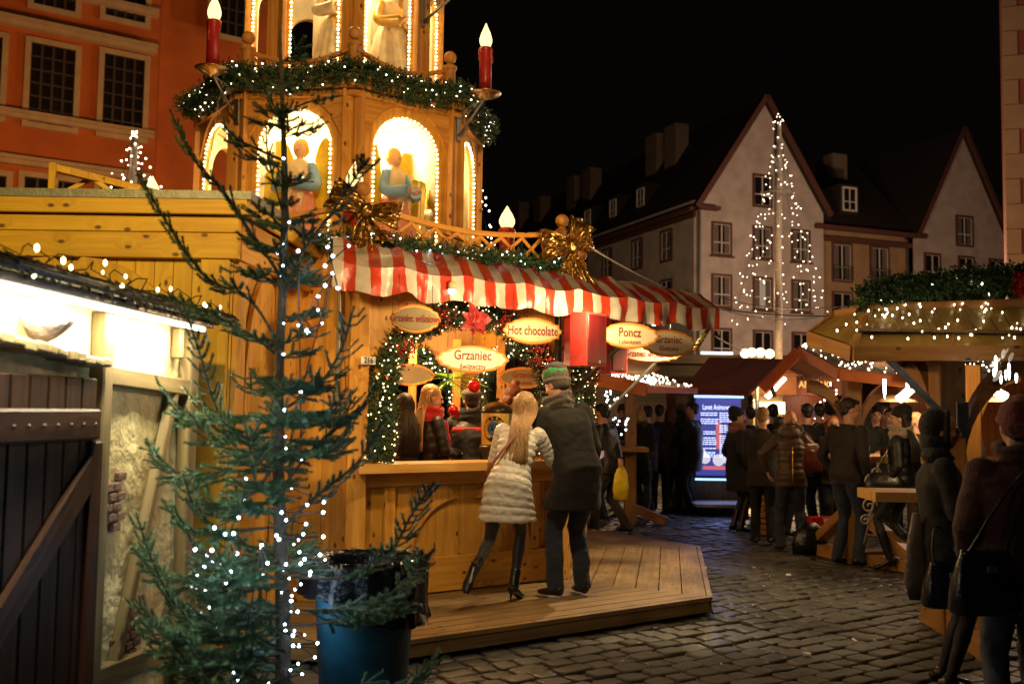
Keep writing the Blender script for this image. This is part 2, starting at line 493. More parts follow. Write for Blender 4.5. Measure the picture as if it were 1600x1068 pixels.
def twig(q, base, d, l, nd, wid, rng):
    o1 = d.orthogonal().normalized(); o2 = d.cross(o1)
    for j in range(nd):
        s_ = (j + .5) / nd
        p = base + d * (l * s_)
        ph = j * 2.4 + rng.random()
        out = (o1 * cos(ph) + o2 * sin(ph) + d * .9).normalized()
        nl = l * .38 * (1 - .4 * s_)
        sd = d.cross(out).normalized() * wid
        vs = [q.bm.verts.new(p - sd), q.bm.verts.new(p + sd), q.bm.verts.new(p + out * nl)]
        q.bm.faces.new(vs)
def on_path(path, n, rad, rng=random, face=None):
    path = [V(p) for p in path]; out = []
    ln = [0]
    for a, b in zip(path, path[1:]): ln.append(ln[-1] + (b - a).length)
    for j in range(n):
        t = (j + rng.random()) / n * ln[-1]; i = 0
        while i < len(path) - 2 and ln[i + 1] < t: i += 1
        a, b = path[i], path[i + 1]; p = a.lerp(b, (t - ln[i]) / max(1e-6, ln[i + 1] - ln[i]))
        d = (b - a).normalized(); o1 = d.orthogonal().normalized(); o2 = d.cross(o1)
        ph = rng.random() * 2 * pi
        q = o1 * cos(ph) + o2 * sin(ph)
        rr = rad(t / ln[-1]) if callable(rad) else rad
        if face is not None and q.dot(V(face)) < -.2: q = -q
        out.append(p + q * rr * rng.uniform(.75, 1.15))
    return out
def bez(pts, n=12):
    """Catmull-Rom through pts"""
    pts = [V(p) for p in pts]; out = []
    ext = [pts[0] * 2 - pts[1]] + pts + [pts[-1] * 2 - pts[-2]]
    for i in range(1, len(ext) - 2):
        p0, p1, p2, p3 = ext[i - 1:i + 3]
        for k in range(n):
            t = k / n
            out.append(.5 * ((2 * p1) + (p2 - p0) * t + (2 * p0 - 5 * p1 + 4 * p2 - p3) * t * t + (3 * p1 - p0 - 3 * p2 + p3) * t ** 3))
    out.append(pts[-1])
    return out
# ================================================================== GROUND
def build_ground():
    m, nt, b = newmat('cobble_stone')
    tc = N(nt, 'ShaderNodeTexCoord'); at = N(nt, 'ShaderNodeAttribute', attribute_name='tone')
    n1 = N(nt, 'ShaderNodeTexNoise'); n1.inputs['Scale'].default_value = 22; n1.inputs['Detail'].default_value = 7
    nt.links.new(tc.outputs['Object'], n1.inputs['Vector'])
    n2 = N(nt, 'ShaderNodeTexNoise'); n2.inputs['Scale'].default_value = .9; n2.inputs['Detail'].default_value = 4
    nt.links.new(tc.outputs['Object'], n2.inputs['Vector'])
    c = mixc(nt, n1.outputs[0], (.040, .036, .032), (.125, .115, .102))
    c = mixc(nt, mathn(nt, 'MULTIPLY', at.outputs['Fac'], .7), c, (.050, .043, .038))
    n3 = N(nt, 'ShaderNodeTexNoise'); n3.inputs['Scale'].default_value = .55; n3.inputs['Detail'].default_value = 6; n3.inputs['Roughness'].default_value = .7; nt.links.new(tc.outputs['Object'], n3.inputs['Vector'])
    mr3 = N(nt, 'ShaderNodeMapRange'); nt.links.new(n3.outputs[0], mr3.inputs[0]); mr3.inputs[1].default_value = .48; mr3.inputs[2].default_value = .62; mr3.inputs[4].default_value = .75
    c = mixc(nt, mr3.outputs[0], c, (.022, .019, .017))
    nt.links.new(c, b.inputs['Base Color'])
    rr = N(nt, 'ShaderNodeMapRange'); nt.links.new(n2.outputs[0], rr.inputs[0]); rr.inputs[1].default_value = .3; rr.inputs[2].default_value = .7; rr.inputs[3].default_value = .42; rr.inputs[4].default_value = .75
    nt.links.new(rr.outputs[0], b.inputs['Roughness'])
    bp = N(nt, 'ShaderNodeBump'); bp.inputs['Strength'].default_value = .55; bp.inputs['Distance'].default_value = .008
    nt.links.new(n1.outputs[0], bp.inputs['Height']); nt.links.new(bp.outputs[0], b.inputs['Normal'])
    far, nt, b = newmat('square_paving')
    tc = N(nt, 'ShaderNodeTexCoord'); mp = N(nt, 'ShaderNodeMapping'); mp.inputs['Rotation'].default_value = (0, 0, radians(-36))
    nt.links.new(tc.outputs['Object'], mp.inputs[0])
    br = N(nt, 'ShaderNodeTexBrick'); br.inputs['Scale'].default_value = 1; br.inputs['Brick Width'].default_value = .28; br.inputs['Row Height'].default_value = .21; br.inputs['Mortar Size'].default_value = .014
    br.inputs['Color1'].default_value = (.06, .052, .045, 1); br.inputs['Color2'].default_value = (.10, .088, .075, 1); br.inputs['Mortar'].default_value = (.012, .01, .009, 1)
    nt.links.new(mp.outputs[0], br.inputs[0]); nt.links.new(br.outputs[0], b.inputs['Base Color']); b.inputs['Roughness'].default_value = .5
    bp = N(nt, 'ShaderNodeBump'); bp.inputs['Strength'].default_value = .6; bp.inputs['Distance'].default_value = .01; bp.invert = True
    nt.links.new(br.outputs['Fac'], bp.inputs['Height']); nt.links.new(bp.outputs[0], b.inputs['Normal'])
    q = MB(); S = 260
    q.quad([(-S, -S, -.022), (S, -S, -.022), (S, S, -.022), (-S, S, -.022)])
    g = q.build('ground', far); g['kind'] = 'structure'
    # setts laid one by one near the booth
    rng = random.Random(3)
    a = radians(36); U = V((cos(a), sin(a), 0)); W = V((-sin(a), cos(a), 0))
    verts, faces, tone = [], [], []
    rowh = .165
    for j in range(-40, 140):
        x = -14 + rng.random() * .2
        wob = rng.uniform(-.006, .006)
        while x < 26:
            w = rng.uniform(.15, .27)
            cx = x + w / 2; cy = j * rowh + wob
            c = U * cx + W * cy + V((0, 4, 0))
            x += w
            if c.y < 4.2 or c.y > 21.5 or abs(c.x) > .56 * c.y + .8: continue
            if c.x < -3.5 and c.y > 8: continue
            hw, hh = w / 2 - .008, rowh / 2 - .008
            z = rng.uniform(-.008, .007) - .012 * max(0, noise.noise(V((c.x * .6, c.y * .6, 0)))); tx, ty = rng.uniform(-.045, .045), rng.uniform(-.045, .045)
            ou = []
            cr = rng.uniform(.25, .42)
            for sx, sy in ((-1, -1), (1, -1), (1, 1), (-1, 1)):
                jx, jy = rng.uniform(-.012, .008), rng.uniform(-.010, .006)
                A = (sx * (hw + jx), sy * (hh + jy) * (1 - cr)); B = (sx * (hw + jx) * (1 - cr * .6), sy * (hh + jy))
                ou += [A, B] if sx * sy > 0 else [B, A]
            base = len(verts)
            for zz, sc in ((-.03, 1.0), (-.008, .985), (0.0, .935), (.0015, .7)):
                for (px_, py_) in ou:
                    p = c + U * (px_ * sc) + W * (py_ * sc)
                    verts.append((p.x, p.y, zz + z * (zz > -.02) + (px_ * tx + py_ * ty) * (zz > -.02)))
            t = rng.random()
            for r_ in range(3):
                for k in range(8):
                    k2 = (k + 1) % 8
                    faces.append((base + r_ * 8 + k, base + r_ * 8 + k2, base + r_ * 8 + 8 + k2, base + r_ * 8 + 8 + k))
            faces.append(tuple(base + 24 + k for k in range(8)))
            tone += [t] * 32
    me = bpy.data.meshes.new('cobblestones'); me.from_pydata(verts, [], faces); me.materials.append(m)
    at = me.attributes.new('tone', 'FLOAT', 'POINT'); at.data.foreach_set('value', tone)
    for p in me.polygons: p.use_smooth = True
    o = bpy.data.objects.new('ground_cobblestones', me); COL.objects.link(o); o['kind'] = 'structure'
build_ground()

# ================================================================== BOOTH (octagonal, 36 degrees)
AP = 2.4; SIDE = 2 * AP * math.tan(pi / 8); RC = AP / cos(pi / 8)
MIDS = [-99, -54, -9, 36, 81, 126, 171, 216]
DZ = .15
def face(k, ap=AP):
    n = od(MIDS[k]); u = od(MIDS[k] + 90)
    return CEN + n * ap, u, n
UP = V((0, 0, 1))
def arch_poly(s, z0, z1, hw, zs, rise, n=20):
    pts = [(-s / 2, z0), (-hw, z0), (-hw, zs)]
    for i in range(1, n): 
        t = pi - pi * i / n; pts.append((hw * cos(t), zs + rise * sin(t)))
    pts += [(hw, zs), (hw, z0), (s / 2, z0), (s / 2, z1), (-s / 2, z1)]
    return pts
def arc_brace(q, o, u, v, w, h, band, th, flip=1):
    """quarter-curve timber brace between a post (at o) and a rail above"""
    pts = []
    n = 10
    for i in range(n + 1):
        t = pi / 2 * i / n
        pts.append((flip * (w - w * cos(t)), h * sin(t)))
    inner = [(flip * (w + band - (w) * cos(pi / 2 * i / n)), h * sin(pi / 2 * i / n) - band * 0.9) for i in range(n, -1, -1)]
    inner = [(a if flip > 0 else a, b) for a, b in inner]
    if flip < 0:
        inner = [(-(w + band - w * cos(pi / 2 * i / n)), h * sin(pi / 2 * i / n) - band * .9) for i in range(n, -1, -1)]
    q.prism(pts + inner, o, u, v, th)
booth = E('market_booth', CEN, 'octagonal knotty pine mulled wine booth with arched openings, under the striped awning', 'market booth')
for k in range(8):
    c, u, n = face(k)
    q = MB()
    if k in (0, 7, 6):
        q.prism([(-SIDE / 2, DZ), (SIDE / 2, DZ), (SIDE / 2, 2.78), (-SIDE / 2, 2.78)], c - n * .03, u, UP, .05)
        q.build('wall_panel', PINE, booth)
        q = MB()
        for z, h in ((2.62, .16), (1.28, .09), (.25, .2)):
            q.beam(c - u * (SIDE / 2 - .12) + UP * z + n * .012, c + u * (SIDE / 2 - .12) + UP * z + n * .012, .036, h, UP)
        for sx in (-.42, .42):
            q.beam(c + u * sx + UP * .36 + n * .014, c + u * sx + UP * 1.23 + n * .014, .1, .036, n)
            q.beam(c + u * sx + UP * 1.33 + n * .014, c + u * sx + UP * 2.53 + n * .014, .1, .036, n)
        arc_brace(q, c - u * .36 + UP * 1.75 + n * .014, u, UP, .45, .7, .12, .032)
        arc_brace(q, c + u * .9 + UP * 1.75 + n * .014, u, UP, .36, .7, .12, .032, -1)
        q.build('wall_trim', PINEB, booth)
    else:
        q.prism(arch_poly(SIDE - .02, 1.14, 2.78, .80, 1.72, .66), c - n * .03, u, UP, .05)
        q.build('arch_panel', PINE, booth)
        q = MB()   # frieze board and thin strips over the arch
        q.beam(c - u * .93 + UP * 2.66 + n * .006, c + u * .93 + UP * 2.66 + n * .006, .022, .15, UP)
        q.beam(c - u * .93 + UP * 2.56 + n * .010, c + u * .93 + UP * 2.56 + n * .010, .03, .03, UP)
        q.build('frieze', PINEB, booth)
        # counter front
        q = MB()
        q.prism([(-SIDE / 2 + .02, DZ + .02), (SIDE / 2 - .02, DZ + .02), (SIDE / 2 - .02, 1.12), (-SIDE / 2 + .02, 1.12)], c - n * .05, u, UP, .04)
        q.build('counter_panel', PINE, booth)
        q = MB()
        q.beam(c - u * .96 + UP * .30, c + u * .96 + UP * .30, .045, .27, UP)
        q.beam(c - u * .96 + UP * 1.06, c + u * .96 + UP * 1.06, .045, .11, UP)
        for sx in (-.70, .70):
            q.beam(c + u * sx + UP * .44, c + u * sx + UP * 1.0, .085, .035, n)
        arc_brace(q, c - u * .655 + UP * .44 - n * .002, u, UP, .46, .56, .12, .05)
        arc_brace(q, c + u * .655 + UP * .44 - n * .002, u, UP, .46, .56, .12, .05, -1)
        q.build('counter_trim', PINEB, booth)
        # counter top slab, mitred
        q = MB(); w0 = (AP - .14) * math.tan(pi / 8); w1 = (AP + .24) * math.tan(pi / 8)
        if k == 1: w0 = .93; 
        q.prism([(-w0, -.14), (w0, -.14), (w1, .24), (-w1, .24)], c + UP * 1.155, u, n, .065, grain='u')
        q.build('counter_top', COUNTER, booth)
for k in range(8):      # corner posts
    q = MB()
    d = od(MIDS[k] + 22.5); p = CEN + d * (RC + .0)
    t = V((-d.y, d.x, 0))
    q.box(p + UP * ((DZ + 2.78) / 2), d, t, UP, .10, .15, 2.63, .008)
    q.build('corner_post', PINEB, booth)
# deck roof of the booth and its eave beam
q = MB()
q.prism([(RC * .985 * cos(radians(m + 22.5)), RC * .985 * sin(radians(m + 22.5))) for m in MIDS], CEN + UP * 2.81, (1, 0, 0), (0, 1, 0), .06, grain='u')
q.build('roof_deck', PINEB, booth)
q = MB()
q.prism([((RC - .12) * cos(radians(m + 22.5)), (RC - .12) * sin(radians(m + 22.5))) for m in MIDS], CEN + UP * 2.765, (1, 0, 0), (0, 1, 0), .03, grain='u')
q.build('ceiling', PINE, booth)
q = MB()
q.prism([((RC - .02) * cos(radians(m + 22.5)), (RC - .02) * sin(radians(m + 22.5))) for m in MIDS], CEN + UP * .11, (1, 0, 0), (0, 1, 0), .06, grain='u')
q.build('floor', DECK, booth)
# metal rail strip and house number on the left face
c, u, n = face(0)
NUM = mat('number_plate', (.75, .74, .70), .5, bump=0)
INK = mat('black_ink', (.01, .01, .01), .5, bump=0)
c, u, n = face(1); pc = c - u * .962 + n * .092; pc.z = P(576, 563, pc.y).z
q = MB(); q.box(pc, u, n, UP, .125, .006, .06, .001); npl = q.build('number_plate', NUM, booth)
text_mesh('lettering', '216', pc + n * .0075, u, UP, .062, INK, npl, xs=.85)
q = MB(); c, u, n = face(0); a_ = c + u * (SIDE / 2 - .13) + n * .10
q.beam(a_ + UP * 1.62, a_ + UP * 2.62, .03, .03, n); q.build('metal_rail', METALD, booth)

# platform of boards round the booth
plat = E('deck_platform', CEN, 'low wooden deck of grey-brown boards round the booth, resting on the cobbles', 'deck')
AD = 3.68
for k in (0, 1, 2, 3, 4):
    c, u, n = face(k, 0)
    q = MB()
    if True:      # boards parallel to the edge, mitred at the corners
        r = AP - .1; bw = .19 if k == 2 else .145
        while r < AD - .02:
            w = min(bw, AD - r)
            h0 = (r) * math.tan(pi / 8); h1 = (r + w - .009) * math.tan(pi / 8)
            q.prism([(-h0, r), (h0, r), (h1, r + w - .009), (-h1, r + w - .009)], CEN + UP * (DZ - .015), u, n, .03, grain='u')
            r += bw
    q.build('deck_boards', DECK, plat)
    q = MB(); hN = AD * math.tan(pi / 8)
    q.beam(CEN + n * (AD - .035) - u * (hN - .03) + UP * .075, CEN + n * (AD - .035) + u * (hN - .03) + UP * .075, .04, .085, UP)
    q.build('fascia', DECK, plat)
    q = MB()
    for i in range(5):
        s_ = -hN + .25 + i * (2 * hN - .5) / 4
        q.beam(CEN + n * (AP - .05) + u * s_ * .8 + UP * .055, CEN + n * (AD - .08) + u * s_ + UP * .055, .07, .1, UP)
    q.build('joist', DECK, plat)

# ================================================================== STRIPED AWNING
def awning():
    m, nt, b = newmat('striped_tarpaulin')
    uv = N(nt, 'ShaderNodeUVMap'); sp = N(nt, 'ShaderNodeSeparateXYZ'); nt.links.new(uv.outputs[0], sp.inputs[0])
    tc = N(nt, 'ShaderNodeTexCoord'); wob = N(nt, 'ShaderNodeTexNoise'); wob.inputs['Scale'].default_value = 4; nt.links.new(tc.outputs['Object'], wob.inputs['Vector'])
    fr = mathn(nt, 'FRACT', mathn(nt, 'DIVIDE', mathn(nt, 'MULTIPLY_ADD', wob.outputs[0], .03, sp.outputs[0]), .196)); st = mathn(nt, 'GREATER_THAN', fr, .5); no = N(nt, 'ShaderNodeTexNoise'); no.inputs['Scale'].default_value = 9; no.inputs['Detail'].default_value = 6
    nt.links.new(tc.outputs['Object'], no.inputs['Vector'])
    white = mixc(nt, no.outputs[0], (.34, .30, .26), (.66, .60, .53)); red = mixc(nt, no.outputs[0], (.30, .022, .010), (.60, .055, .022))
    c = mixc(nt, st, white, red)
    nt.links.new(c, b.inputs['Base Color']); b.inputs['Roughness'].default_value = .33
    bp = N(nt, 'ShaderNodeBump'); bp.inputs['Strength'].default_value = .5; bp.inputs['Distance'].default_value = .02
    nt.links.new(no.outputs[0], bp.inputs['Height']); nt.links.new(bp.outputs[0], b.inputs['Normal'])
    tr = N(nt, 'ShaderNodeBsdfTranslucent'); nt.links.new(c, tr.inputs[0])
    mx = N(nt, 'ShaderNodeMixShader'); mx.inputs[0].default_value = .2
    out = nt.nodes['Material Output']
    nt.links.new(b.outputs[0], mx.inputs[1]); nt.links.new(tr.outputs[0], mx.inputs[2]); nt.links.new(mx.outputs[0], out.inputs[0])
    aw = E('striped_awning', CEN + od(-54) * 2.7 + UP * 2.5, 'red and white striped tarpaulin awning with a scalloped valance over the booth counter', 'awning')
    c0, u, n = face(1, 0)
    FL = P(520, 402, 6.76); FR = P(1122, 480, 9.02)
    BL = CEN + n * (AP + .03) + u * (-1.25) + UP * 2.87; BR = CEN + n * (AP - .35) + u * 2.75 + UP * 2.85
    NU, NV = 120, 10
    q = MB(); g = []
    dF = (FR - FL); LEN = dF.length
    def front(t):
        p = FL.lerp(FR, t)
        p = p + UP * (-.035 * abs(sin(t * pi * 7)) + .015 * noise.noise(V((t * 9, 0, 1))))
        return p + n * (.02 * noise.noise(V((t * 7, 3, 1))))
    for i in range(NU + 1):
        t = i / NU; row = []
        A = BL.lerp(BR, t); Bp = front(t)
        for j in range(NV + 1):
            s = j / NV; p = A.lerp(Bp, s)
            p = p + UP * (.05 * sin(pi * s) + .05 * noise.noise(V((t * 26, s * 3, 0))) * sin(pi * min(1, s + .15)) + .02 * noise.noise(V((t * 70, s * 6, 4))) - .03 * abs(sin(t * pi * 7)) * s * (1 - s) * 3)
            row.append(q.bm.verts.new(p))
        g.append(row)
    def sew(g, q, NV, v0=0.0):
        for i in range(len(g) - 1):
            for j in range(NV):
                f = q.bm.faces.new((g[i][j], g[i + 1][j], g[i + 1][j + 1], g[i][j + 1])); f.smooth = True
                for l, (a, b2) in zip(f.loops, ((i, j), (i + 1, j), (i + 1, j + 1), (i, j + 1))):
                    l[q.uv].uv = (a / NU * LEN, v0 + b2 * .07)
    sew(g, q, NV); q.build('canopy', m, aw)
    q = MB(); g = []
    for i in range(NU + 1):
        t = i / NU; row = []; A = front(t)
        dz = .175 + .030 * abs(cos(t * LEN * pi / .39))
        for j in range(6):
            s = j / 5
            p = A - UP * (dz * s) + n * (.022 * sin(t * 95 + 2.5 * noise.noise(V((t * 12, 0, 5)))) * s + .05 * noise.noise(V((t * 22, s, 9))) * s + .015 * noise.noise(V((t * 80, s * 3, 2))) + .004)
            row.append(q.bm.verts.new(p))
        g.append(row)
    sew(g, q, 5); q.build('valance', m, aw)
    # right return of the fabric, bunched
    q = MB(); g = []
    A0 = front(1); d = (BR - A0).normalized()
    for i in range(14):
        row = []
        for j in range(6):
            s = j / 5
            row.append(q.bm.verts.new(A0 + d * (i * .05) - UP * ((.24 + .03 * sin(i * 1.9)) * s) + dF.normalized() * (.02 + .02 * sin(i * 1.3) * s)))
        g.append(row)
    sew(g, q, 5); q.build('side_valance', m, aw)
    # battens and underside boards
    q = MB()
    for s in (.55, .90):
        a_, b_ = BL.lerp(FL, s) - UP * (.11 if s < .9 else .10), BR.lerp(FR, s) - UP * (.075 if s < .9 else .10)
        q.beam(a_, b_, .035, .035, UP)
    for i in range(7):
        t = i / 6; q.beam(BL.lerp(BR, t) - UP * .15, BL.lerp(BR, t).lerp(FL.lerp(FR, t), .92) - UP * .11, .03, .03, UP)
    q.build('frame', PINEB, aw)
    # two galvanised struts
    q = MB()
    q.beam(P(868, 640, 8.72), P(1018, 492, 8.75), .03, .03, n); q.beam(P(952, 640, 9.5), P(1045, 545, 9.5), .025, .025, n)
    q.build('strut', METALD, aw)
    # braided green garland along the right end
    q = MB(); a_, b_ = P(1085, 548, 9.1), P(1118, 494, 9.05)
    for ph in (0, 2.1, 4.2):
        q.tube([a_.lerp(b_, i / 24) + V((.018 * cos(i * .8 + ph), .018 * sin(i * .8 + ph), 0)) for i in range(25)], .012, 6)
    o = q.build('braid_garland', mat('straw_braid', (.22, .24, .07), .7, bump=.4)); T(o, 'short green braided garland hung at the right end of the striped awning', 'garland')
awning()

# ================================================================== YELLOW-LIT HUT (left, box)
hut = E('wooden_hut', V((-4.2, 7.2, 0)), 'flat-roofed yellow-lit pine hut with curved braces, left of the booth behind the spruce', 'hut')
XR = -1.70; sd = V((.06, .998, 0)).normalized()
A = V((XR, 6.0, 0)); ux = V((-1, 0, 0))
q = MB(); q.prism([(-6.5, 0), (0, 0), (0, 2.84), (-6.5, 2.84)], A - V((0, -.03, 0)), (1, 0, 0), UP, .05); q.build('front_wall', PINEH, hut)
q = MB(); q.prism([(0.0, 0), (2.3, 0), (2.3, 2.84), (0, 2.84)], A + V((-.03, .03, 0)), sd, UP, .05); q.build('side_wall', PINE, hut)
q = MB()
for z, h, t in ((2.697, .10, .06), (2.567, .155, .05)):
    q.beam(A + V((.04, -.02, z)), A + V((-6.5, -.02, z)), t, h, UP)
for x in (-.10, -1.9, -3.7):
    q.beam(A + V((x, -.02, .0)), A + V((x, -.02, 2.485)), .17, .04, V((0, 1, 0)))
q.beam(A + V((-.2, -.02, 1.30)), A + V((-6.4, -.02, 1.30)), .03, .12, UP)
arc_brace(q, A + V((-.185, -.02, 1.61)), (1, 0, 0), UP, .72, .88, .30, .036, -1)
arc_brace(q, A + V((-1.80, -.02, 1.61)), (1, 0, 0), UP, .72, .88, .30, .036)
q.build('front_trim', PINEHB, hut)
q = MB()
for z, h in ((2.70, .10), (2.567, .155)): q.beam(A + sd * .02 + V((.02, 0, z)), A + sd * 2.3 + V((.02, 0, z)), .05, h, UP)
q.beam(A + sd * .1 + V((.015, 0, 0)), A + sd * .1 + V((.015, 0, 2.485)), .035, .16, sd)
q.beam(A + sd * .95 + V((.015, 0, 0)), A + sd * .95 + V((.015, 0, 2.485)), .035, .12, sd)
arc_brace(q, A + sd * .2 + V((.015, 0, 1.58)), sd, UP, .45, .9, .1, .03)
q.build('side_trim', PINEB, hut)
q = MB()
roofp = [(-8.3, 5.905), (XR + .12, 5.905), (XR + .12 + .14, 8.15), (-8.3, 8.15)]
q.prism(roofp, UP * 2.868, (1, 0, 0), (0, 1, 0), .05, grain='u'); q.build('roof', METALD, hut)
q = MB()
q.beam(V((-8.3, 5.925, 2.797)), V((XR + .10, 5.925, 2.797)), .03, .092, UP)
q.beam(V((XR + .085, 5.93, 2.797)), V((XR + .22, 8.1, 2.797)), .03, .092, UP)
q.build('fascia', PINEHB, hut)
# little gable cap and lattice rail standing on its roof
def lattice_rail(q, a, b, h, sag=0.0, n=7, rt=.045, bottom=False, sw=.028):
    """scalloped top rail a->b (top height), lattice of crossed slats below"""
    a, b = V(a), V(b)
    def top(t): return a.lerp(b, t) - UP * (sag * sin(pi * t))
    N_ = 12
    for i in range(N_): q.beam(top(i / N_), top((i + 1) / N_) + (b - a).normalized() * .004, .05, rt, UP, .003)
    side = (b - a).normalized().cross(UP)
    for i in range(n):
        t0, t1 = i / n, (i + 1) / n
        p0, p1 = a.lerp(b, t0), a.lerp(b, t1)
        for off, (s, e) in ((.008, (t0, t1)), (-.008, (t1, t0))):
            bot = a.lerp(b, s) - UP * h; bot.z = min(a.z, b.z) - h
            q.beam(bot + side * off, top(e) - UP * .02 + side * off, .014, sw, UP, .002)
o = E('roof_railing', V((-3.7, 7.0, 2.8)), 'raked lattice railing on the roof of the yellow hut, below the orange house', 'railing')
q = MB(); a_, b_ = P(84, 262, 6.6), P(285, 312, 7.1)
for i in range(8): q.beam(a_.lerp(b_, i / 8), a_.lerp(b_, (i + 1) / 8), .05, .05, UP)
q.build('handrail', PINEHB, o)
q = MB(); q.beam(V((a_.x, a_.y, 2.78)), a_ + UP * .03, .05, .05, V((0, 1, 0))); q.build('post', PINEHB, o)
q = MB()
for x0, y0, x1, y1 in ((88, 308, 150, 275), (140, 275, 185, 308), (150, 310, 220, 292), (200, 292, 240, 312)):
    q.beam(P(x0, y0, 6.75), P(x1, y1, 6.78), .02, .035, UP)
q.build('lattice', PINEHB, o)
q = MB(); g0 = P(345, 291, 6.9); q.prism([(-.20, 0), (.20, 0), (0, .085)], V((g0.x, g0.y, 2.79)), (1, 0, 0), UP, .5); o = q.build('wooden_gable', PINEHB)
T(o, 'low gabled wooden cap on the hut roof under the arched tower opening', 'roof cap')
q = MB(); g1 = P(40, 290, 6.9); q.lathe(V((g1.x, g1.y, 2.79)), [(.12, 0), (.125, .06), (.10, .10), (.03, .12)], 8, False); o = q.build('roof_vent', PINEHB)
T(o, 'squat octagonal wooden vent at the far left of the hut roof', 'vent')

# ================================================================== PLASTER HUT (far left, near)
def plaster():
    m, nt, b = newmat('rough_plaster')
    tc = N(nt, 'ShaderNodeTexCoord')
    n1 = N(nt, 'ShaderNodeTexNoise'); n1.inputs['Scale'].default_value = 2.6; n1.inputs['Detail'].default_value = 8; n1.inputs['Roughness'].default_value = .62
    mp = N(nt, 'ShaderNodeMapping'); mp.inputs['Scale'].default_value = (1, 1, .55); nt.links.new(tc.outputs['Object'], mp.inputs[0]); nt.links.new(mp.outputs[0], n1.inputs['Vector'])
    mr = N(nt, 'ShaderNodeMapRange'); nt.links.new(n1.outputs[0], mr.inputs[0]); mr.inputs[1].default_value = .38; mr.inputs[2].default_value = .66
    c = mixc(nt, mr.outputs[0], (.34, .24, .10), (.66, .56, .30))
    nt.links.new(c, b.inputs['Base Color']); b.inputs['Roughness'].default_value = .6
    n2 = N(nt, 'ShaderNodeTexNoise'); n2.inputs['Scale'].default_value = 14; n2.inputs['Detail'].default_value = 6; nt.links.new(tc.outputs['Object'], n2.inputs['Vector'])
    bp = N(nt, 'ShaderNodeBump'); bp.inputs['Strength'].default_value = .8; bp.inputs['Distance'].default_value = .03
    nt.links.new(n2.outputs[0], bp.inputs['Height']); nt.links.new(bp.outputs[0], b.inputs['Normal'])
    return m
PLASTER = plaster()
ph = E('plaster_hut', V((-2.6, 4.4, 0)), 'rustic plaster hut with a brightly lit eave and brown plank door, left edge', 'hut')
wa = V((-1.93, 2.2, 0)); wb = V((-1.735, 5.32, 0)); wd = (wb - wa).normalized(); wn = V((wd.y, -wd.x, 0)); WL = (wb - wa).length
def onW(px, py, off=0.0):
    """point on the hut wall plane seen at a photograph pixel"""
    d = P(px, py, 1.0) - V((0, 0, CAMH)); o = wa + wn * off - V((0, 0, CAMH))
    t = o.dot(wn) / d.dot(wn); return V((0, 0, CAMH)) + d * t
def tW(p): return (p - wa).dot(wd)
q = MB()      # bumpy plaster skin
NX, NZ = 70, 50; g = []
for i in range(NX + 1):
    row = []
    for j in range(NZ + 1):
        t = WL * i / NX; z = 2.1 * j / NZ
        d = .022 * noise.fractal(V((t * 2.2, z * 2.2, 3)), 1.0, 2.0, 4)
        row.append(q.bm.verts.new(wa + wd * t + UP * z + wn * d))
    g.append(row)
for i in range(NX):
    for j in range(NZ): q.bm.faces.new((g[i][j], g[i + 1][j], g[i + 1][j + 1], g[i][j + 1])).smooth = True
q.build('plaster_wall', PLASTER, ph)
q = MB(); q.prism([(0, 0), (1.6, 0), (1.6, 2.1), (0, 2.1)], wb - wd * .02, (-1, .02, 0), UP, .04); q.build('end_wall', PLASTER, ph)
q = MB()
def wb_beam(p0, p1, w, t=.07, off=.03):
    q.beam(p0 + wn * off, p1 + wn * off, t, w, wd if abs((p1 - p0).normalized().z) > .7 else UP, .008)
wb_beam(wb - wd * .05, wb - wd * .05 + UP * 2.0, .11)                    # end post
p = onW(143, 700); wb_beam(V((p.x, p.y, 0)), V((p.x, p.y, 2.0)), .085)           # post right of the door
p0, p1 = onW(150, 585), onW(285, 606); wb_beam(p0, p1, .085, .06)
p0, p1 = onW(262, 610), onW(160, 1068); wb_beam(p0, p1, .06, .05)
p0, p1 = onW(130, 1062), onW(290, 1000); wb_beam(p0, p1, .10, .05, .035)
p = onW(268, 560); wb_beam(V((p.x, p.y, p.z)), V((p.x, p.y, 2.0)), .05, .05)
q.build('timber_frame', HUTBEAM, ph)
q = MB()                                                              # ragged stone sill above the door
p0, p1 = onW(-60, 522), onW(140, 568)
for i in range(12):
    a_, b_ = p0.lerp(p1, i / 12), p0.lerp(p1, (i + 1) / 12)
    q.beam(a_ + wn * .05 + UP * random.uniform(-.008, .008), b_ + wn * .05 + UP * random.uniform(-.008, .008), .11, random.uniform(.035, .05), UP, .01)
q.build('lintel', HUTBEAM, ph)
# a bare patch of brick and a small corbel stone
BRICK = mat('old_brick', (.17, .085, .06), .75, nscale=18, namt=.5, bump=.6)
q = MB()
for (px_, py_, cols, rows) in ((176, 775, 2, 6), (195, 985, 3, 5)):
    base = onW(px_, py_)
    q = MB()
    for r_ in range(rows):
        for c_ in range(cols):
            if (r_ in (0, rows - 1)) and c_ == 0: continue
            q.box(base + wd * ((c_ - cols / 2) * .085 + (r_ % 2) * .04) + UP * ((r_ - rows / 2) * .045) + wn * .012, wd, wn, UP, .078, .03, .037, .005)
    q.build('brick_patch', BRICK, ph)
q = MB(); p = onW(52, 515); q.lathe(p + wn * .04 - UP * .05, [(.01, 0), (.05, .02), (.09, .055), (.115, .085), (.10, .10)], 12); q.build('corbel', mat('pale_stone', (.55, .42, .36), .7, bump=.8, bscale=30), ph)
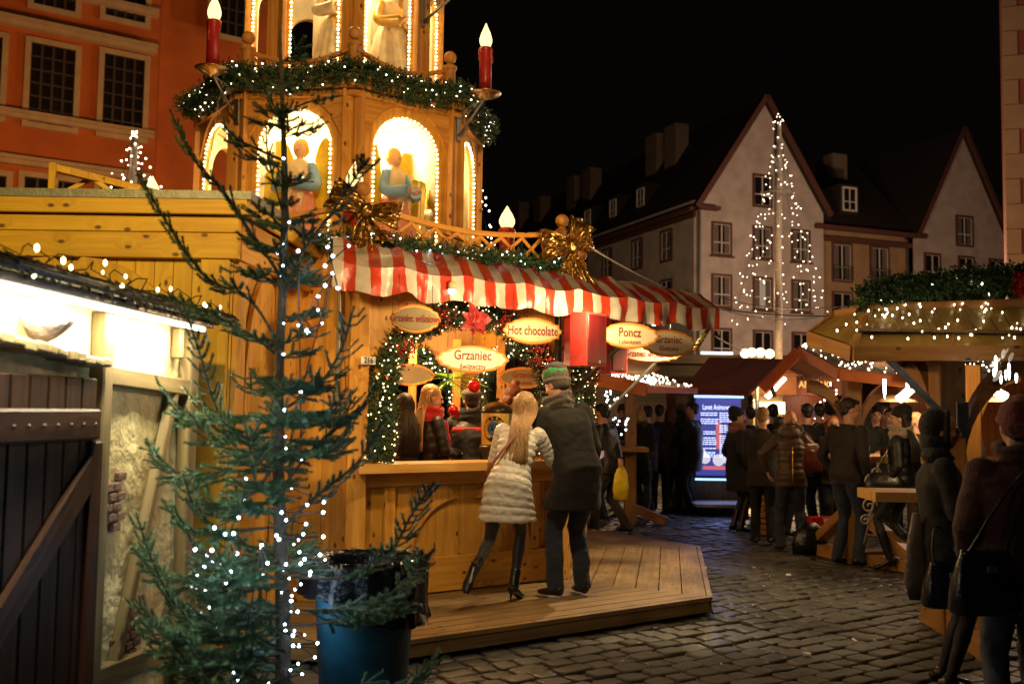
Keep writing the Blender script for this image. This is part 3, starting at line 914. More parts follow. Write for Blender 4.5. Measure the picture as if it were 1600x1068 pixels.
# door
q = MB(); p = onW(138, 800, .05); tR = tW(p)
for i in range(9):
    t = tR - .07 - i * .13
    if t < 0: break
    q.box(wa + wd * t + wn * .055 + UP * .85, wd, wn, UP, .122, .03, 1.72, .006)
door = q.build('door', DARKWOOD, ph)
q = MB()
for z in (1.52, .35):
    a_ = wa + wd * .2 + UP * z + wn * .085; q.beam(a_, wa + wd * (tR - .02) + UP * z + wn * .085, .035, .125, UP, .01)
p0, p1 = onW(118, 725), onW(-60, 1010); q.beam(p0 + wn * .08, p1 + wn * .08, .03, .13, UP, .01)
for z in (.9,): q.beam(wa + wd * (tR - .03) + UP * .1 + wn * .082, wa + wd * (tR - .03) + UP * 1.45 + wn * .082, .09, .03, wn, .008)
q.build('door_brace', DARKBEAM, door)
q = MB()
for i in range(8): q.ball(wa + wd * (tR - .08 - i * .1) + UP * 1.52 + wn * .105, .009, 1)
q.build('bolt', mat('black_iron', (.05, .035, .03), .5, .6, bump=0), door)
# thatched dark roof and eave
q = MB()
e0, e1 = wa + wn * .20 + UP * 2.04 - wd * .3, wb + wn * .20 + UP * 2.04 + wd * .12
i0, i1 = e0 - wn * 1.1 + UP * .03, e1 - wn * 1.1 + UP * .03
q.prism([(0, 0), ((e1 - e0).length, 0), ((e1 - e0).length, 1.2), (0, 1.2)], e0 + UP * .03, wd, (i0 - e0), .05)
q.build('roof', mat('dark_shingle', (.03, .026, .022), .8, bump=1.0, bscale=40), ph)
q = MB(); rng = random.Random(5)
for i in range(1500):
    t = rng.random(); s_ = rng.random() ** 1.5
    p = e0.lerp(e1, t) + UP * (.015 + rng.uniform(0, .05)) - wn * (1.1 * s_ * .1)
    d = (wn * .7 - UP * .5 + wd * rng.uniform(-.35, .35)).normalized()
    q.beam(p, p + d * rng.uniform(.02, .06), .010, .006, UP, 0)
q.build('roof_fringe', mat('dark_twigs', (.035, .030, .024), .7, bump=.4), ph)
q = MB(); q.tube([e0 + UP * .02 + wn * .01, e1 + UP * .02 + wn * .01], .022, 8); q.build('gutter', mat('dark_green_pipe', (.05, .06, .045), .4, bump=.1), ph)
q = MB(); q.box((e0 + e1) / 2 - wn * .07 - UP * .012, wd, wn, UP, (e1 - e0).length - .35, .07, .035, .004); lf = q.build('strip_light', METALD)
T(lf, 'long white strip lamp under the eave of the plaster hut', 'strip light')
q = MB(); q.tube([(e0 + wd * .3 - wn * .07 - UP * .04), (e1 - wd * .25 - wn * .07 - UP * .04)], .013, 8); q.build('lamp_tube', TUBE, lf)
lc = (e0 + e1) / 2 - wn * .05 - UP * .07
L_ = lamp("strip_light_glow", 'AREA', lc, 62, (1.0, .95, .66), .06, target=lc - UP * 1 - wn * .45, sizey=2.9)
L_.rotation_euler = Matrix((wn.cross(wd * 1).normalized().cross(wd), wd, (UP * 1 + wn * .45).normalized())).transposed().to_euler()
_z = (UP + wn * .45).normalized(); _x = wd.cross(_z).normalized(); _z = _x.cross(wd).normalized()
L_.rotation_euler = Matrix((_x, wd, _z)).transposed().to_euler()
pts = []; bp_ = []
for i in range(60):
    t = i / 59; p = e0.lerp(e1, t) + UP * (.10 + .03 * sin(i * 1.7)) + wn * (-.06 + .03 * sin(i * 2.3)); pts.append(p)
    if i % 2 == 0 or i % 5 == 0: bp_.append(p + wn * .05 - UP * rng.uniform(.0, .07))
string_light('string of small warm bulbs along the dark eave of the plaster hut', pts, bp_, .0075, B_WARM, stretch=1.7)
q = MB(); pr = P(314, 527, 5.42)
q.tube([pr + V((.03 * cos(i * .6), 0, .03 * sin(i * .6) + .0)) * (1 + i * .01) for i in range(24)], .006, 6); o = q.build('cable_coil', CABLEW); T(o, 'small white coil of cable hanging at the end of the lit eave', 'cable')
# ================================================================== TOWER (carousel pyramid)
CREAM = mat('cream_paint', (.85, .75, .50), .6, nscale=5, namt=.15, bump=.05)
tower = E('pyramid_tower', CEN + UP * 2.84, 'tall octagonal wooden tower with lit arches and carved figures on the booth roof', 'tower')
def tface(k, ap): n = od(MIDS[k]); return CEN + n * ap, od(MIDS[k] + 90), n
def storey(z0, z1, R, hwf, zs, rise, inner=True):
    ap = R * cos(pi / 8); s = 2 * R * sin(pi / 8); hw = s / 2 * hwf
    for k in range(8):
        c, u, n = tface(k, ap)
        q = MB(); q.prism(arch_poly(s - .02, z0, z1, hw, zs, rise, 18), c - n * .025, u, UP, .04); w = q.build('arch_panel', ROOFWOOD if False else PINEB, tower)
        q = MB()  # raised spandrel frame
        ab = [(-s / 2 + .09, zs + rise * .15), (-s / 2 + .09, z1 - .14), (s / 2 - .09, z1 - .14), (s / 2 - .09, zs + rise * .15)]
        out = [(-s / 2 + .07, zs + rise * .1)] + [((hw + .075) * cos(pi - pi * i / 14), zs + (rise + .11) * sin(pi - pi * i / 14)) for i in range(3, 12)] + [(s / 2 - .07, zs + rise * .1), (s / 2 - .07, z1 - .06), (-s / 2 + .07, z1 - .06)]
        q.prism(out, c + n * .008, u, UP, .022, grain='u')
        q.build('spandrel', ROOFWOOD, tower)
        q = MB()  # inner cream lining
        q.prism(arch_poly(s - .12, z0, z1 - .02, hw + .015, zs, rise + .01, 14), c - n * .055, u, UP, .012); q.build('inner_lining', CREAM, tower)
        q = MB(); d = od(MIDS[k] + 22.5); tt = V((-d.y, d.x, 0)); p = CEN + d * (R - .015)
        q.box(p + UP * ((z0 + z1) / 2) - tt * .055, d, (tt + d * -.41).normalized(), UP, .06, .10, z1 - z0, .006)
        q.box(p + UP * ((z0 + z1) / 2) + tt * .055, d, (tt + d * .41).normalized(), UP, .06, .10, z1 - z0, .006)
        q.build('corner_post', ROOFWOOD, tower)
    return ap, s, hw
Z0, Z1, R1 = 2.84, 4.44, 1.42
ap1, s1, hw1 = storey(Z0, Z1, R1, .64, 3.92, .36)
Z2, Z3, R2 = 4.66, 6.30, .98
ap2, s2, hw2 = storey(Z2, Z3, R2, .66, 5.62, .26)
def oct_slab(name, R, z, th, m, parent=tower, rot=0):
    q = MB(); q.prism([(R * cos(radians(a + 22.5)), R * sin(radians(a + 22.5))) for a in MIDS], CEN + UP * z, (1, 0, 0), (0, 1, 0), th, grain='u'); return q.build(name, m, parent)
oct_slab('cornice', R1 + .05, 4.40, .05, ROOFWOOD); oct_slab('cornice', R1 + .09, 4.475, .06, ROOFWOOD)
oct_slab('balcony_floor', R1 + .03, 4.60, .10, PINEB); oct_slab('balcony_floor', R1 + .12, 4.535, .03, ROOFWOOD)
oct_slab('cornice', R2 + .07, 6.30, .08, ROOFWOOD); oct_slab('balcony_floor', R2 + .15, 6.42, .10, PINEB); oct_slab('ceiling', R1 - .12, 4.365, .012, CREAM)
oct_slab('ceiling', R2 - .12, 6.24, .012, CREAM)
for (Ri, za, zb) in ((.42, Z0, 4.35), (.30, 4.66, 6.22)):       # inner core with its own small arches
    for k in range(8):
        n = od(MIDS[k]); u = od(MIDS[k] + 90); s = 2 * Ri * math.tan(pi / 8)
        q = MB(); q.prism([(-s / 2, za), (s / 2, za), (s / 2, zb), (-s / 2, zb)], CEN + n * Ri, u, UP, .02); q.build('core_wall', CREAM, tower)
for a in (-31.5, 58.5, 148.5, 238.5):       # partition walls pierced by an arch
    d = od(a); q = MB(); L = R1 * .93 - .45
    q.prism([(0, Z0), (L * .28, Z0), (L * .28, 3.55)] + [(L * .56 + L * .28 * cos(pi - pi * i / 10), 3.55 + .28 * sin(pi - pi * i / 10)) for i in range(1, 10)] + [(L * .84, 3.55), (L * .84, Z0), (L, Z0), (L, 4.35), (0, 4.35)], CEN + d * .45, d, UP, .03)
    q.build('partition', CREAM, tower)
# more lamps under the ceiling, one behind each visible arch
for a, z, w in ((-99, 4.1, 24), (-54, 4.1, 24), (-9, 4.1, 22), (216, 4.1, 24), (-76, 6.0, 20), (-30, 6.0, 14), (-125, 6.0, 14)):
    lamp("tower_lamp_light", 'POINT', tuple(CEN + od(a) * (.78 if z < 5 else .55) + UP * z), w * 2.0, (1.0, .70, .34), .05)
# carved figures
BLUE = mat('blue_paint', (.16, .34, .62), .4, bump=.05); WING = mat('yellow_paint', (.80, .60, .04), .45, bump=.05); PINK = mat('salmon_paint', (.75, .30, .20), .5, bump=.05); IVORY = mat('ivory_paint', (.80, .66, .40), .5, bump=.05); GILT = mat('gilt_paint', (.80, .50, .12), .35, .4, bump=.1); FIGSKIN = mat('carved_face', (.72, .42, .26), .5, bump=0)
def figure(a, R, z, h, label, skirt, sleeve, robe, turn=0, wing=True, grp='carved figures in the tower arches'):
    o = E('carved_figure', CEN + od(a) * R + UP * z, label, 'statue', grp)
    c = CEN + od(a) * R + UP * z; n = od(a + turn); u = V((-n.y, n.x, 0))
    q = MB(); rings = []
    prof = [(.20, 0), (.185, .15), (.155, .35), (.115, .52), (.085, .60)]
    K = 48
    for r, zz in prof:
        rings.append([q.bm.verts.new(c + UP * zz * h + (u * cos(2 * pi * i / K) + n * sin(2 * pi * i / K)) * (r * h * (1 + (.075 * sin(i * pi / 1.5 * 1.0) if zz < .58 else 0)))) for i in range(K)])
    q._rings(rings, K); q.build('skirt', skirt, o)
    q = MB(); q.loft([(c + UP * .58 * h, u * .085 * h, n * .065 * h), (c + UP * .68 * h, u * .095 * h, n * .075 * h), (c + UP * .78 * h, u * .105 * h, n * .065 * h), (c + UP * .82 * h, u * .05 * h, n * .04 * h)], 20)
    q.prism([(-.09 * h, 0), (.09 * h, 0), (.06 * h, -.34 * h), (-.02 * h, -.30 * h)], c + n * .10 * h + UP * .62 * h, u, UP, .03)
    q.build('robe', robe, o)
    for sx in (-1, 1):
        q = MB(); sh = c + u * (.10 * sx * h) + UP * .77 * h; el = c + u * (.17 * sx * h) + UP * .60 * h + n * .06 * h; ha = c + u * (.05 * sx * h) + UP * .60 * h + n * .19 * h
        q.tube(bez([sh, el, ha], 6), [.040 * h] + [(.036 + .016 * (i / 11)) * h for i in range(12)], 14); q.build('sleeve', sleeve, o)
        q = MB(); q.ball(ha, .03 * h, 2, (1, 1, .8)); q.tube([ha, ha + n * .05 * h + UP * .02 * h], [.022 * h, .012 * h], 8); q.build('hand', FIGSKIN, o)
    q = MB(); q.ball(c + UP * .90 * h, .062 * h, 3, (.88, .95, 1.15)); q.tube([c + UP * .80 * h, c + UP * .87 * h], .028 * h, 10); q.ball(c + UP * .895 * h + n * .058 * h, .012 * h, 1); q.build('head', FIGSKIN, o)
    q = MB(); q.ball(c + UP * .915 * h - n * .018 * h, .072 * h, 3, (.95, .9, 1.1)); q.build('hair', GILT, o)
    if wing:
        for sx in (-1, 1):
            q = MB(); w = []
            for i in range(25):
                t = 2 * pi * i / 24; w.append((sx * (.20 + .13 * cos(t)) * h, (.56 + .44 * sin(t)) * h))
            q.prism(w[:-1], c - n * .11 * h, (u + n * .25 * sx).normalized() if sx > 0 else (u - n * .25).normalized(), UP, .03); q.build('wing', WING, o)
figure(-104, .96, Z0 + .10, 1.18, 'carved angel with blue sleeves and yellow wings in the left lit arch above the booth', PINK, BLUE, IVORY, turn=0)
figure(-49, .96, Z0 + .10, 1.16, 'carved angel with pleated pink skirt in the lit arch right of the flame lamp', PINK, BLUE, IVORY, turn=12)
figure(-88, .62, Z2, 1.25, 'ivory carved figure with a gold cloak in the upper left arch of the tower', IVORY, IVORY, GILT, turn=20, wing=False)
figure(-40, .66, Z2, 1.2, 'ivory carved figure in the upper right arch of the tower', IVORY, GILT, IVORY, turn=0, wing=False)
figure(-9, .98, Z0 + .1, 1.1, 'carved figure in ivory robe in the narrow right arch of the lower tower storey', IVORY, IVORY, GILT, turn=0)
# bulbs framing the arches
for k in (0, 1, 2, 7):
    for (R_, hw_, z0_, zs_, ri_, tag_, st) in ((ap1, hw1, 2.86, 3.92, .36, 'lower', .043), (ap2, hw2, 4.68, 5.62, .26, 'upper', .040)):
        if k == 7 and tag_ == 'upper': pass
        c, u, n = tface(k, R_); pts = []
        path = [c - u * (hw_ - .012) + UP * z for z in [z0_ + (zs_ - z0_) * i / 10 for i in range(10)]] + [c + u * ((hw_ - .012) * cos(pi - pi * i / 16)) + UP * (zs_ + (ri_ - .012) * sin(pi - pi * i / 16)) for i in range(17)] + [c + u * (hw_ - .012) + UP * (zs_ - (zs_ - z0_) * i / 10) for i in range(1, 11)]
        L = 0; nxt = 0; bp_ = []
        for a_, b_ in zip(path, path[1:]):
            d = (b_ - a_).length
            while nxt < L + d: bp_.append(a_.lerp(b_, (nxt - L) / d) + n * .004); nxt += st
            L += d
        where = {0: 'left of the centre post', 1: 'right of the centre post', 2: 'on the narrow right side', 7: 'on the narrow left side'}[k]
        string_light('dense line of warm bulbs round the %s tower arch %s' % (tag_, where), [p - n * .012 for p in path], bp_, .0125, B_WARM, 'bulb lines round the tower arches', cable=CABLEW)
# balusters and scalloped rail round the balcony
RB = 1.33
for k in range(8):
    d = od(MIDS[k] + 22.5); p = CEN + d * RB
    q = MB(); q.lathe(p + UP * 4.55, [(.055, 0), (.055, .30), (.058, .31), (.070, .325), (.070, .345), (.05, .355), (.030, .365), (.022, .375)], 16)
    q.build('railing_post', ROOFWOOD, tower)
    q = MB(); q.ball(p + UP * 4.985, .062, 3); q.build('post_ball', ROOFWOOD, tower)
    q = MB(); a_ = CEN + d * (RB - .02) + UP * 4.86; d2 = od(MIDS[k] - 22.5); b_ = CEN + d2 * (RB - .02) + UP * 4.86
    lattice_rail(q, a_, b_, .26, .12, 4, .035, sw=.024); q.build('railing', ROOFWOOD, tower)
# rail with lattice round the booth roof, with ball posts
RL = 2.58
br = E('roof_railing', CEN + UP * 2.84, 'scalloped lattice railing round the booth roof between the gold bows', 'railing')
for k in range(8):
    d = od(MIDS[k] + 22.5); d2 = od(MIDS[k] - 22.5)
    a_ = CEN + d * RL + UP * 3.17; b_ = CEN + d2 * RL + UP * 3.17
    if k == 7: continue
    q = MB(); lattice_rail(q, a_, b_, .27, .10, 9, .04, sw=.028); q.build('railing', ROOFWOOD, br)
    q = MB(); q.beam(CEN + d * (RL) + UP * 2.83, CEN + d * RL + UP * 3.20, .09, .09, d); q.build('post', ROOFWOOD, br)
    q = MB(); q.lathe(CEN + d * RL + UP * 3.2, [(.055, 0), (.03, .02), (.025, .035)], 12); q.ball(CEN + d * RL + UP * 3.285, .06, 3); q.build('post_ball', ROOFWOOD, br)

def garland(label, path, rad, n, group=None, L=.075, seed=1, bm=None, nb=60, br=.007, name='garland', face=None, wid=.006, kw=None, light_label=None, stretch=1):
    rng = random.Random(seed); q = MB()
    q.tube(path, .012, 5, smooth=False); foliage(q, path, rad, n, L, wid=wid, rng=rng)
    o = q.build(name, GARL); T(o, label, 'garland', group)
    if nb:
        pts = on_path(path, nb, rad, rng, face)
        # thin cable wandering over the garland
        string_light(light_label or ('string of small bulbs wound through the ' + label), [p.copy() for p in pts], pts, br, bm or B_WHITE, cr=.0018, stretch=stretch)
    return o
# garland round the balcony
path = []
for k in (7, 0, 1, 2, 3):
    d1 = od(MIDS[k] - 22.5); d2 = od(MIDS[k] + 22.5)
    for i in range(8):
        t = i / 8; path.append((CEN + d1 * (R1 + .10)).lerp(CEN + d2 * (R1 + .10), t) + UP * (4.57 - .07 * sin(pi * t) + (0.02)))
garland('thick green garland round the tower balcony below the ball posts', path, .115, 4200, L=.10, seed=4, nb=175, wid=.008, light_label='string of white bulbs wound through the tower balcony garland')
path = []
for k in (0, 1, 2):
    d1 = od(MIDS[k] - 22.5); d2 = od(MIDS[k] + 22.5)
    for i in range(8):
        t = i / 8; path.append((CEN + d1 * (RL + .06)).lerp(CEN + d2 * (RL + .06), t) + UP * (2.885 - .02 * sin(pi * t)))
garland('green garland along the foot of the roof railing above the striped awning', path, .06, 2300, L=.075, seed=5, nb=110, wid=.007, bm=B_BLUE, br=.006, light_label='string of cool white bulbs at the foot of the roof railing')

# ---- flame candles
def candle(base, h, r, label, group='big red electric candles'):
    o = E('candle_lamp', base, label, 'candle', group)
    base = V(base); q = MB(); rng = random.Random(hash(label) % 1000)
    prof = [(r, 0), (r, h * .9), (r * 1.12, h * .93), (r * 1.16, h * .97), (r * .9, h), (r * .5, h * .985)]
    q.lathe(base, prof, 20)
    for i in range(5):
        a = rng.random() * 6.28; l = rng.uniform(.05, .2) * h / .5
        p = base + V((cos(a), sin(a), 0)) * r * 1.02 + UP * h * .95
        q.tube([p, p - UP * l * .5, p - UP * l], [r * .2, r * .16, r * .22], 8)
    q.build('candle', WAX, o)
    q = MB(); q.lathe(base + UP * h, [(.3 * r, -.01), (.78 * r, .012), (1.02 * r, .05), (1.02 * r, .085), (.74 * r, .14), (.36 * r, .19), (.05 * r, .235)], 18); q.build('flame', FLAME, o)
    return o
q0 = CEN + od(-76) * 1.68
candle((P(554, 280, 8.5).x, 8.5, 2.84), .66, .072, 'red candle with a glowing flame bulb above the left gold bow')
candle((P(792, 362, 10.5).x, 10.5, 2.84), .70, .082, 'red candle with a glowing flame bulb behind the lattice railing on the booth roof')
candle((P(238, 290, 9.6).x, 9.6, 2.84), .76, .075, 'candle with only its flame tip showing above the yellow hut roof')
def sconce(a, label, lab2, R=1.74, z=4.555, hh=.47):
    d = od(a); u = V((-d.y, d.x, 0)); base = CEN + d * R
    o = E('candle_bracket', CEN + d * 1.42 + UP * 4.2, label, 'bracket', 'white scroll brackets on the tower')
    q = MB(); w = CEN + d * 1.445
    q.box(w + UP * (z - .22), d, u, UP, .012, .06, .36, .002)
    q.tube([w + UP * (z - .35) + d * .01, base + UP * (z - .03)], .014, 6)
    q.tube([w + UP * (z - .12), base - d * .02 + UP * (z - .045)], .008, 6)
    for cx, cz, rr, dr in ((.10, -.13, .035, 1), (.17, -.075, .028, -1), (.05, -.19, .022, 1)):
        q.tube([w + d * (cx + rr * (1 - i / 30) * cos(i * .42 * dr)) + UP * (z + cz + rr * (1 - i / 30) * sin(i * .42 * dr)) for i in range(28)], .0055, 5)
    q.build('bracket', METALD, o)
    q = MB(); q.lathe(base + UP * (z - .035), [(.02, -.01), (.05, 0), (.10, .015), (.15, .045), (.155, .05), (.145, .045), (.09, .025), (.01, .018)], 28); q.build('dish', BRASS, o)
    candle(base + UP * (z - .015), hh, .058, lab2)
sconce(-31.5, 'white scroll bracket with brass dish on the right corner of the tower', 'red candle with a glowing flame bulb on the dish right of the tower')
sconce(-121.5, 'white scroll bracket with brass dish on the left corner of the tower', 'red candle on the dish left of the tower in front of the orange house')
# upper bracket at the top edge of the picture
o = E('wall_bracket', CEN + od(-31.5) * R2 + UP * 5.5, 'pale scroll bracket on the upper storey, cut by the top edge of the photo', 'bracket', 'white scroll brackets on the tower')
d = od(-31.5); w = CEN + d * (R2 + .02); q = MB()
q.box(w + UP * 5.52, d, V((-d.y, d.x, 0)), UP, .012, .05, .34, .002)
q.tube([w + UP * 5.40, w + d * .40 + UP * 5.62], .014, 6); q.tube([w + UP * 5.66, w + d * .42 + UP * 5.66], .010, 6)
for cx, cz, rr in ((.08, .23, .05), (.18, .22, .035)): q.tube([w + d * (cx + rr * (1 - i / 30) * cos(i * .42)) + UP * (5.35 + cz + rr * (1 - i / 30) * sin(i * .42)) for i in range(28)], .006, 5)
q.build('bracket', METALD, o)
candle(w + d * .42 + UP * 5.67, .4, .05, 'red candle on the upper bracket, above the top edge of the photo')
q = MB(); c_, u_, n_ = tface(7, ap1 + .03); q.tube(bez([P(352, 98, 8.95), P(338, 180, 8.9), P(330, 235, 8.85), P(312, 300, 8.8)], 6), .004, 5); o = q.build('hanging_cable', CABLEW); T(o, 'thin pale cable hanging down the left side of the tower', 'cable')

# ---- gold bows: crumpled foil ribbons
def bow(c, s, label, seed, nrm, loops, tails):
    o = E('gold_bow', c, label, 'bow', 'big gold foil bows'); rng = random.Random(seed)
    n = V(nrm).normalized(); u = UP.cross(n).normalized()
    def W(a, b, d=0): return V(c) + (u * a + UP * b + n * d) * s
    for li, (ax, bx, wd_, dep) in enumerate(loops):       # a loop: ribbon going out and back
        q = MB(); g = []
        K, Wn = 26, 12
        dirv = V((ax, bx)); L = dirv.length; dn = dirv / L; pn = V((-dn.y, dn.x))
        for i in range(K + 1):
            t = 2 * pi * i / K
            r = (1 - cos(t)) / 2; side = sin(t)
            row = []
            for j in range(Wn + 1):
                w = (j / Wn - .5) * 2
                width = wd_ * (.18 + .82 * r ** .7)
                a = dn.x * L * r + pn.x * w * width; b = dn.y * L * r + pn.y * w * width
                dd = dep * side * (.5 + .5 * r) + .07 * sin(w * 9 + r * 3 + seed) * r + .16 * abs(noise.noise(V((a * 7, b * 7, seed)))) + .07 * noise.noise(V((a * 19, b * 19, seed + 3)))
                row.append(q.bm.verts.new(W(a, b, dd + .02)))
            g.append(row)
        for i in range(K):
            for j in range(Wn): q.bm.faces.new((g[i][j], g[i + 1][j], g[i + 1][j + 1], g[i][j + 1])).smooth = (rng.random() < .25)
        q.build('bow_loop', GOLD, o)
    for (ax, bx, wd_) in tails:
        q = MB(); g = []
        for i in range(23):
            t = i / 22; row = []
            for j in range(9):
                w = (j / 8 - .5) * 2
                ce = V((ax * t + .09 * sin(t * 5 + seed), bx * t)); width = wd_ * (.35 + .65 * t)
                row.append(q.bm.verts.new(W(ce.x + w * width, ce.y + .04 * w * (1 if t > .9 else 0), .06 + .10 * sin(w * 4 + t * 8) * (.3 + t) + .06 * noise.noise(V((w * 3, t * 8, seed))))))
            g.append(row)
        for i in range(22):
            for j in range(8): q.bm.faces.new((g[i][j], g[i + 1][j], g[i + 1][j + 1], g[i][j + 1])).smooth = (rng.random() < .5)
        q.build('bow_tail', GOLD, o)
    q = MB(); q.ball(W(0, 0, .16), .15 * s, 3, (1.0, .9, 1.15)); 
    for v in q.bm.verts: v.co += (v.co - W(0, 0, .16)) * .25 * noise.noise(v.co * 22)
    q.build('bow_knot', GOLD, o)
cbow = P(574, 328, 7.42)
bow(cbow, .33, 'big crumpled gold bow left of the lattice on the booth roof', 3, (-.05, -1, -.1), [(-.85, .42, .40, .26), (.78, -.16, .34, .24)], [(-.28, -.95, .16), (.05, -1.15, .2), (.42, -.72, .16)])
cbow = P(893, 385, 8.55)
bow(cbow, .36, 'gold bow with long tails at the right end above the striped awning', 9, (.15, -1, .05), [(.28, .60, .36, .28), (.50, .12, .22, .25), (-.75, -.05, .42, .24)], [(-.05, -1.25, .26), (.35, -1.2, .22), (.62, -1.25, .2)])
# ================================================================== HOUSES
def wallmat(name, c1, c2, sc=1.2, rough=.85): return mat(name, c1, rough, nscale=sc, col2=c2, bump=.25, bscale=9, detail=8)
WHITEW = wallmat('pale_render', (.60, .535, .48), (.40, .35, .31)); OCHREW = wallmat('ochre_render', (.42, .29, .15), (.30, .20, .10))
ORANGEW = wallmat('orange_render', (.54, .13, .016), (.38, .085, .012), 1.0); CREAMT = wallmat('cream_trim', (.52, .36, .20), (.40, .27, .15), 3)
REDW = wallmat('red_render', (.34, .09, .05), (.27, .07, .04)); QUOIN = wallmat('sand_quoin', (.42, .27, .15), (.34, .2, .11))
ROOFT = mat('dark_roof_tiles', (.020, .013, .011), .9, nscale=3, bump=.6, bscale=14); SURR = mat('brown_surround', (.12, .048, .03), .7, nscale=6)
WFRAME = mat('white_window_frame', (.80, .76, .70), .5); DARKFRAME = mat('dark_window_frame', (.055, .035, .022), .5)
def glassmat(name, col, lit=0.0):
    m, nt, b = newmat(name)
    tc = N(nt, 'ShaderNodeTexCoord'); no = N(nt, 'ShaderNodeTexNoise'); no.inputs['Scale'].default_value = 1.6; no.inputs['Detail'].default_value = 3
    nt.links.new(tc.outputs['Object'], no.inputs['Vector'])
    c = mixc(nt, no.outputs[0], tuple(x * .4 for x in col), col); nt.links.new(c, b.inputs['Base Color'])
    b.inputs['Roughness'].default_value = .08
    if lit: b.inputs['Emission Color'].default_value = (1, .82, .6, 1); b.inputs['Emission Strength'].default_value = lit; m.cycles.emission_sampling = 'NONE'
    return m
GLASS = glassmat('dark_glass', (.022, .018, .018)); GLASSL = glassmat('lit_glass', (.3, .26, .2), .22)
CURTAIN = mat('curtain', (.16, .14, .12), .8, nscale=9)
def window(parent, o, u, n, w, h, surr=.14, surm=SURR, frm=WFRAME, lit=False, bars=(1, 1), deep=.05, split=.62, curtain=False, sill=False):
    """o = bottom centre on the wall face"""
    o, u, n = V(o), V(u), V(n); q = MB()
    for a, b, sw, sh in ((-(w + surr) / 2, h / 2, surr, h + 2 * surr), ((w + surr) / 2, h / 2, surr, h + 2 * surr)):
        q.box(o + u * a + UP * b + n * .03, u, n, UP, sw, .10, sh, 0)
    for b in (-surr / 2, h + surr / 2): q.box(o + UP * b + n * .033, u, n, UP, w, .10, surr, 0)
    if sill: q.box(o - UP * (surr + .04) + n * .08, u, n, UP, w + 2 * surr + .2, .26, .09, 0)
    f = q.build('window', surm, parent)
    q = MB(); q.box(o + UP * h / 2 + n * .004, u, n, UP, w, .012, h, 0); q.build('pane', GLASSL if lit else GLASS, f)
    if curtain:
        q = MB()
        for s_ in (-1, 1): q.box(o + u * (s_ * w * .33) + UP * h / 2 + n * .012, u, n, UP, w * .3, .008, h * .96, 0)
        q.build('curtain', CURTAIN, f)
    q = MB(); t = .045 if w < 1.6 else .06
    for i in range(bars[0] + 2): q.box(o + u * (-w / 2 + w * i / (bars[0] + 1)) + UP * h / 2 + n * .03, u, n, UP, t * (1.6 if 0 < i < bars[0] + 1 else 1.3), .03, h, 0)
    zs_ = [0, h] + ([h * (1 - split)] if bars[1] == 1 else [h * j / (bars[1] + 1) for j in range(1, bars[1] + 1)])
    for z in zs_: q.box(o + UP * z + n * .034, u, n, UP, w, .03, t * 1.2, 0)
    q.build('frame', frm, f)
    return f
# ---- white corner house with two gables
fu = V((.93, .368, 0)).normalized(); fn = V((fu.y, -fu.x, 0)); F0 = V((11.0, 58.0, 0)); wu = V((-.368, .93, 0)).normalized()
hs = E('gabled_house', F0, 'pale corner house with a steep dark roof, behind the tall bulb cone', 'house', 'gabled houses across the square')
def fx(t, off=0.0): return F0 + fu * t + fn * off
EZ = 14.2
q = MB(); q.prism([(0, 0), (8.9, 0), (8.9, EZ), (4.45, 20.7), (0, EZ)], fx(0) - fn * .2, fu, UP, .4); q.build('gable_wall', WHITEW, hs)
q = MB(); q.prism([(.21, 0), (44, 0), (44, EZ), (.21, EZ)], F0 + fn * -.2 + V((.0, 0, 0)), wu, UP, .4); q.build('side_wall', WHITEW, hs)
q = MB()
ap_ = fx(4.45) + UP * 20.85; el = fx(-.45) + UP * (EZ - .55); er = fx(9.2) + UP * (EZ - .3); bk = wu * 44
for a_, b_ in ((el, ap_), (ap_, er)):
    q.quad([a_ + fn * .4, b_ + fn * .4, b_ + bk, a_ + bk]); q.quad([a_ + fn * .4 - UP * .25, b_ + fn * .4 - UP * .25, b_ + bk - UP * .25, a_ + bk - UP * .25][::-1])
rf = q.build('roof', ROOFT, hs)
q = MB(); q.beam(el + fn * .42, ap_ + fn * .42, .1, .34, UP, 0); q.beam(ap_ + fn * .42, er + fn * .42, .1, .34, UP, 0)
q.beam(el + UP * -.05, el + bk + UP * -.05, .5, .22, UP, 0); q.beam(fx(-.3, .25) + UP * (EZ - .55), fx(1.1, .25) + UP * (EZ - .55), .5, .2, UP, 0)
q.beam(F0 - fn * .2 - fu * .25 + UP * (EZ - .9), F0 - fn * .2 - fu * .25 + bk + UP * (EZ - .9), .12, .3, UP, 0)
q.build('eave', SURR, hs)
q = MB(); q.beam(fx(-.12, .1), fx(-.12, .1) + UP * 13.4, .13, .13, fn, 0); q.build('drainpipe', METALD, hs)
CHIM = wallmat('chimney_render', (.22, .17, .13), (.15, .12, .09))
for t, h in ((8, 2.0), (10.6, 2.0), (21, 1.9), (24, 1.9), (31, 1.6), (36, 2.0), (39, 2.0)):
    q = MB(); q.box(ap_ + wu * t - fu * 1.3 + UP * (h / 2 - 2.4), fu, wu, UP, 1.0, 1.5, h + 1.2, 0); q.build('chimney', CHIM, rf)
wl_n = -fu
for t in (8.5, 12.5, 16.6, 25.6, 30, 34.2):      # dormers on the left slope
    p = el.lerp(ap_, .27) + wu * t; q = MB(); q.box(p + fu * .8 + UP * .45, wu, fu, UP, 1.25, 1.9, 1.5, 0); q.box(p + fu * .8 + UP * 1.27, wu, fu, UP, 1.5, 2.2, .12, 0); dm = q.build('dormer', ROOFT, hs)
    window(dm, p - fu * .16 - UP * .15, wu, -fu, .85, 1.15, .05, WFRAME)
rows = (11.05, 7.95, 4.75, 1.6)
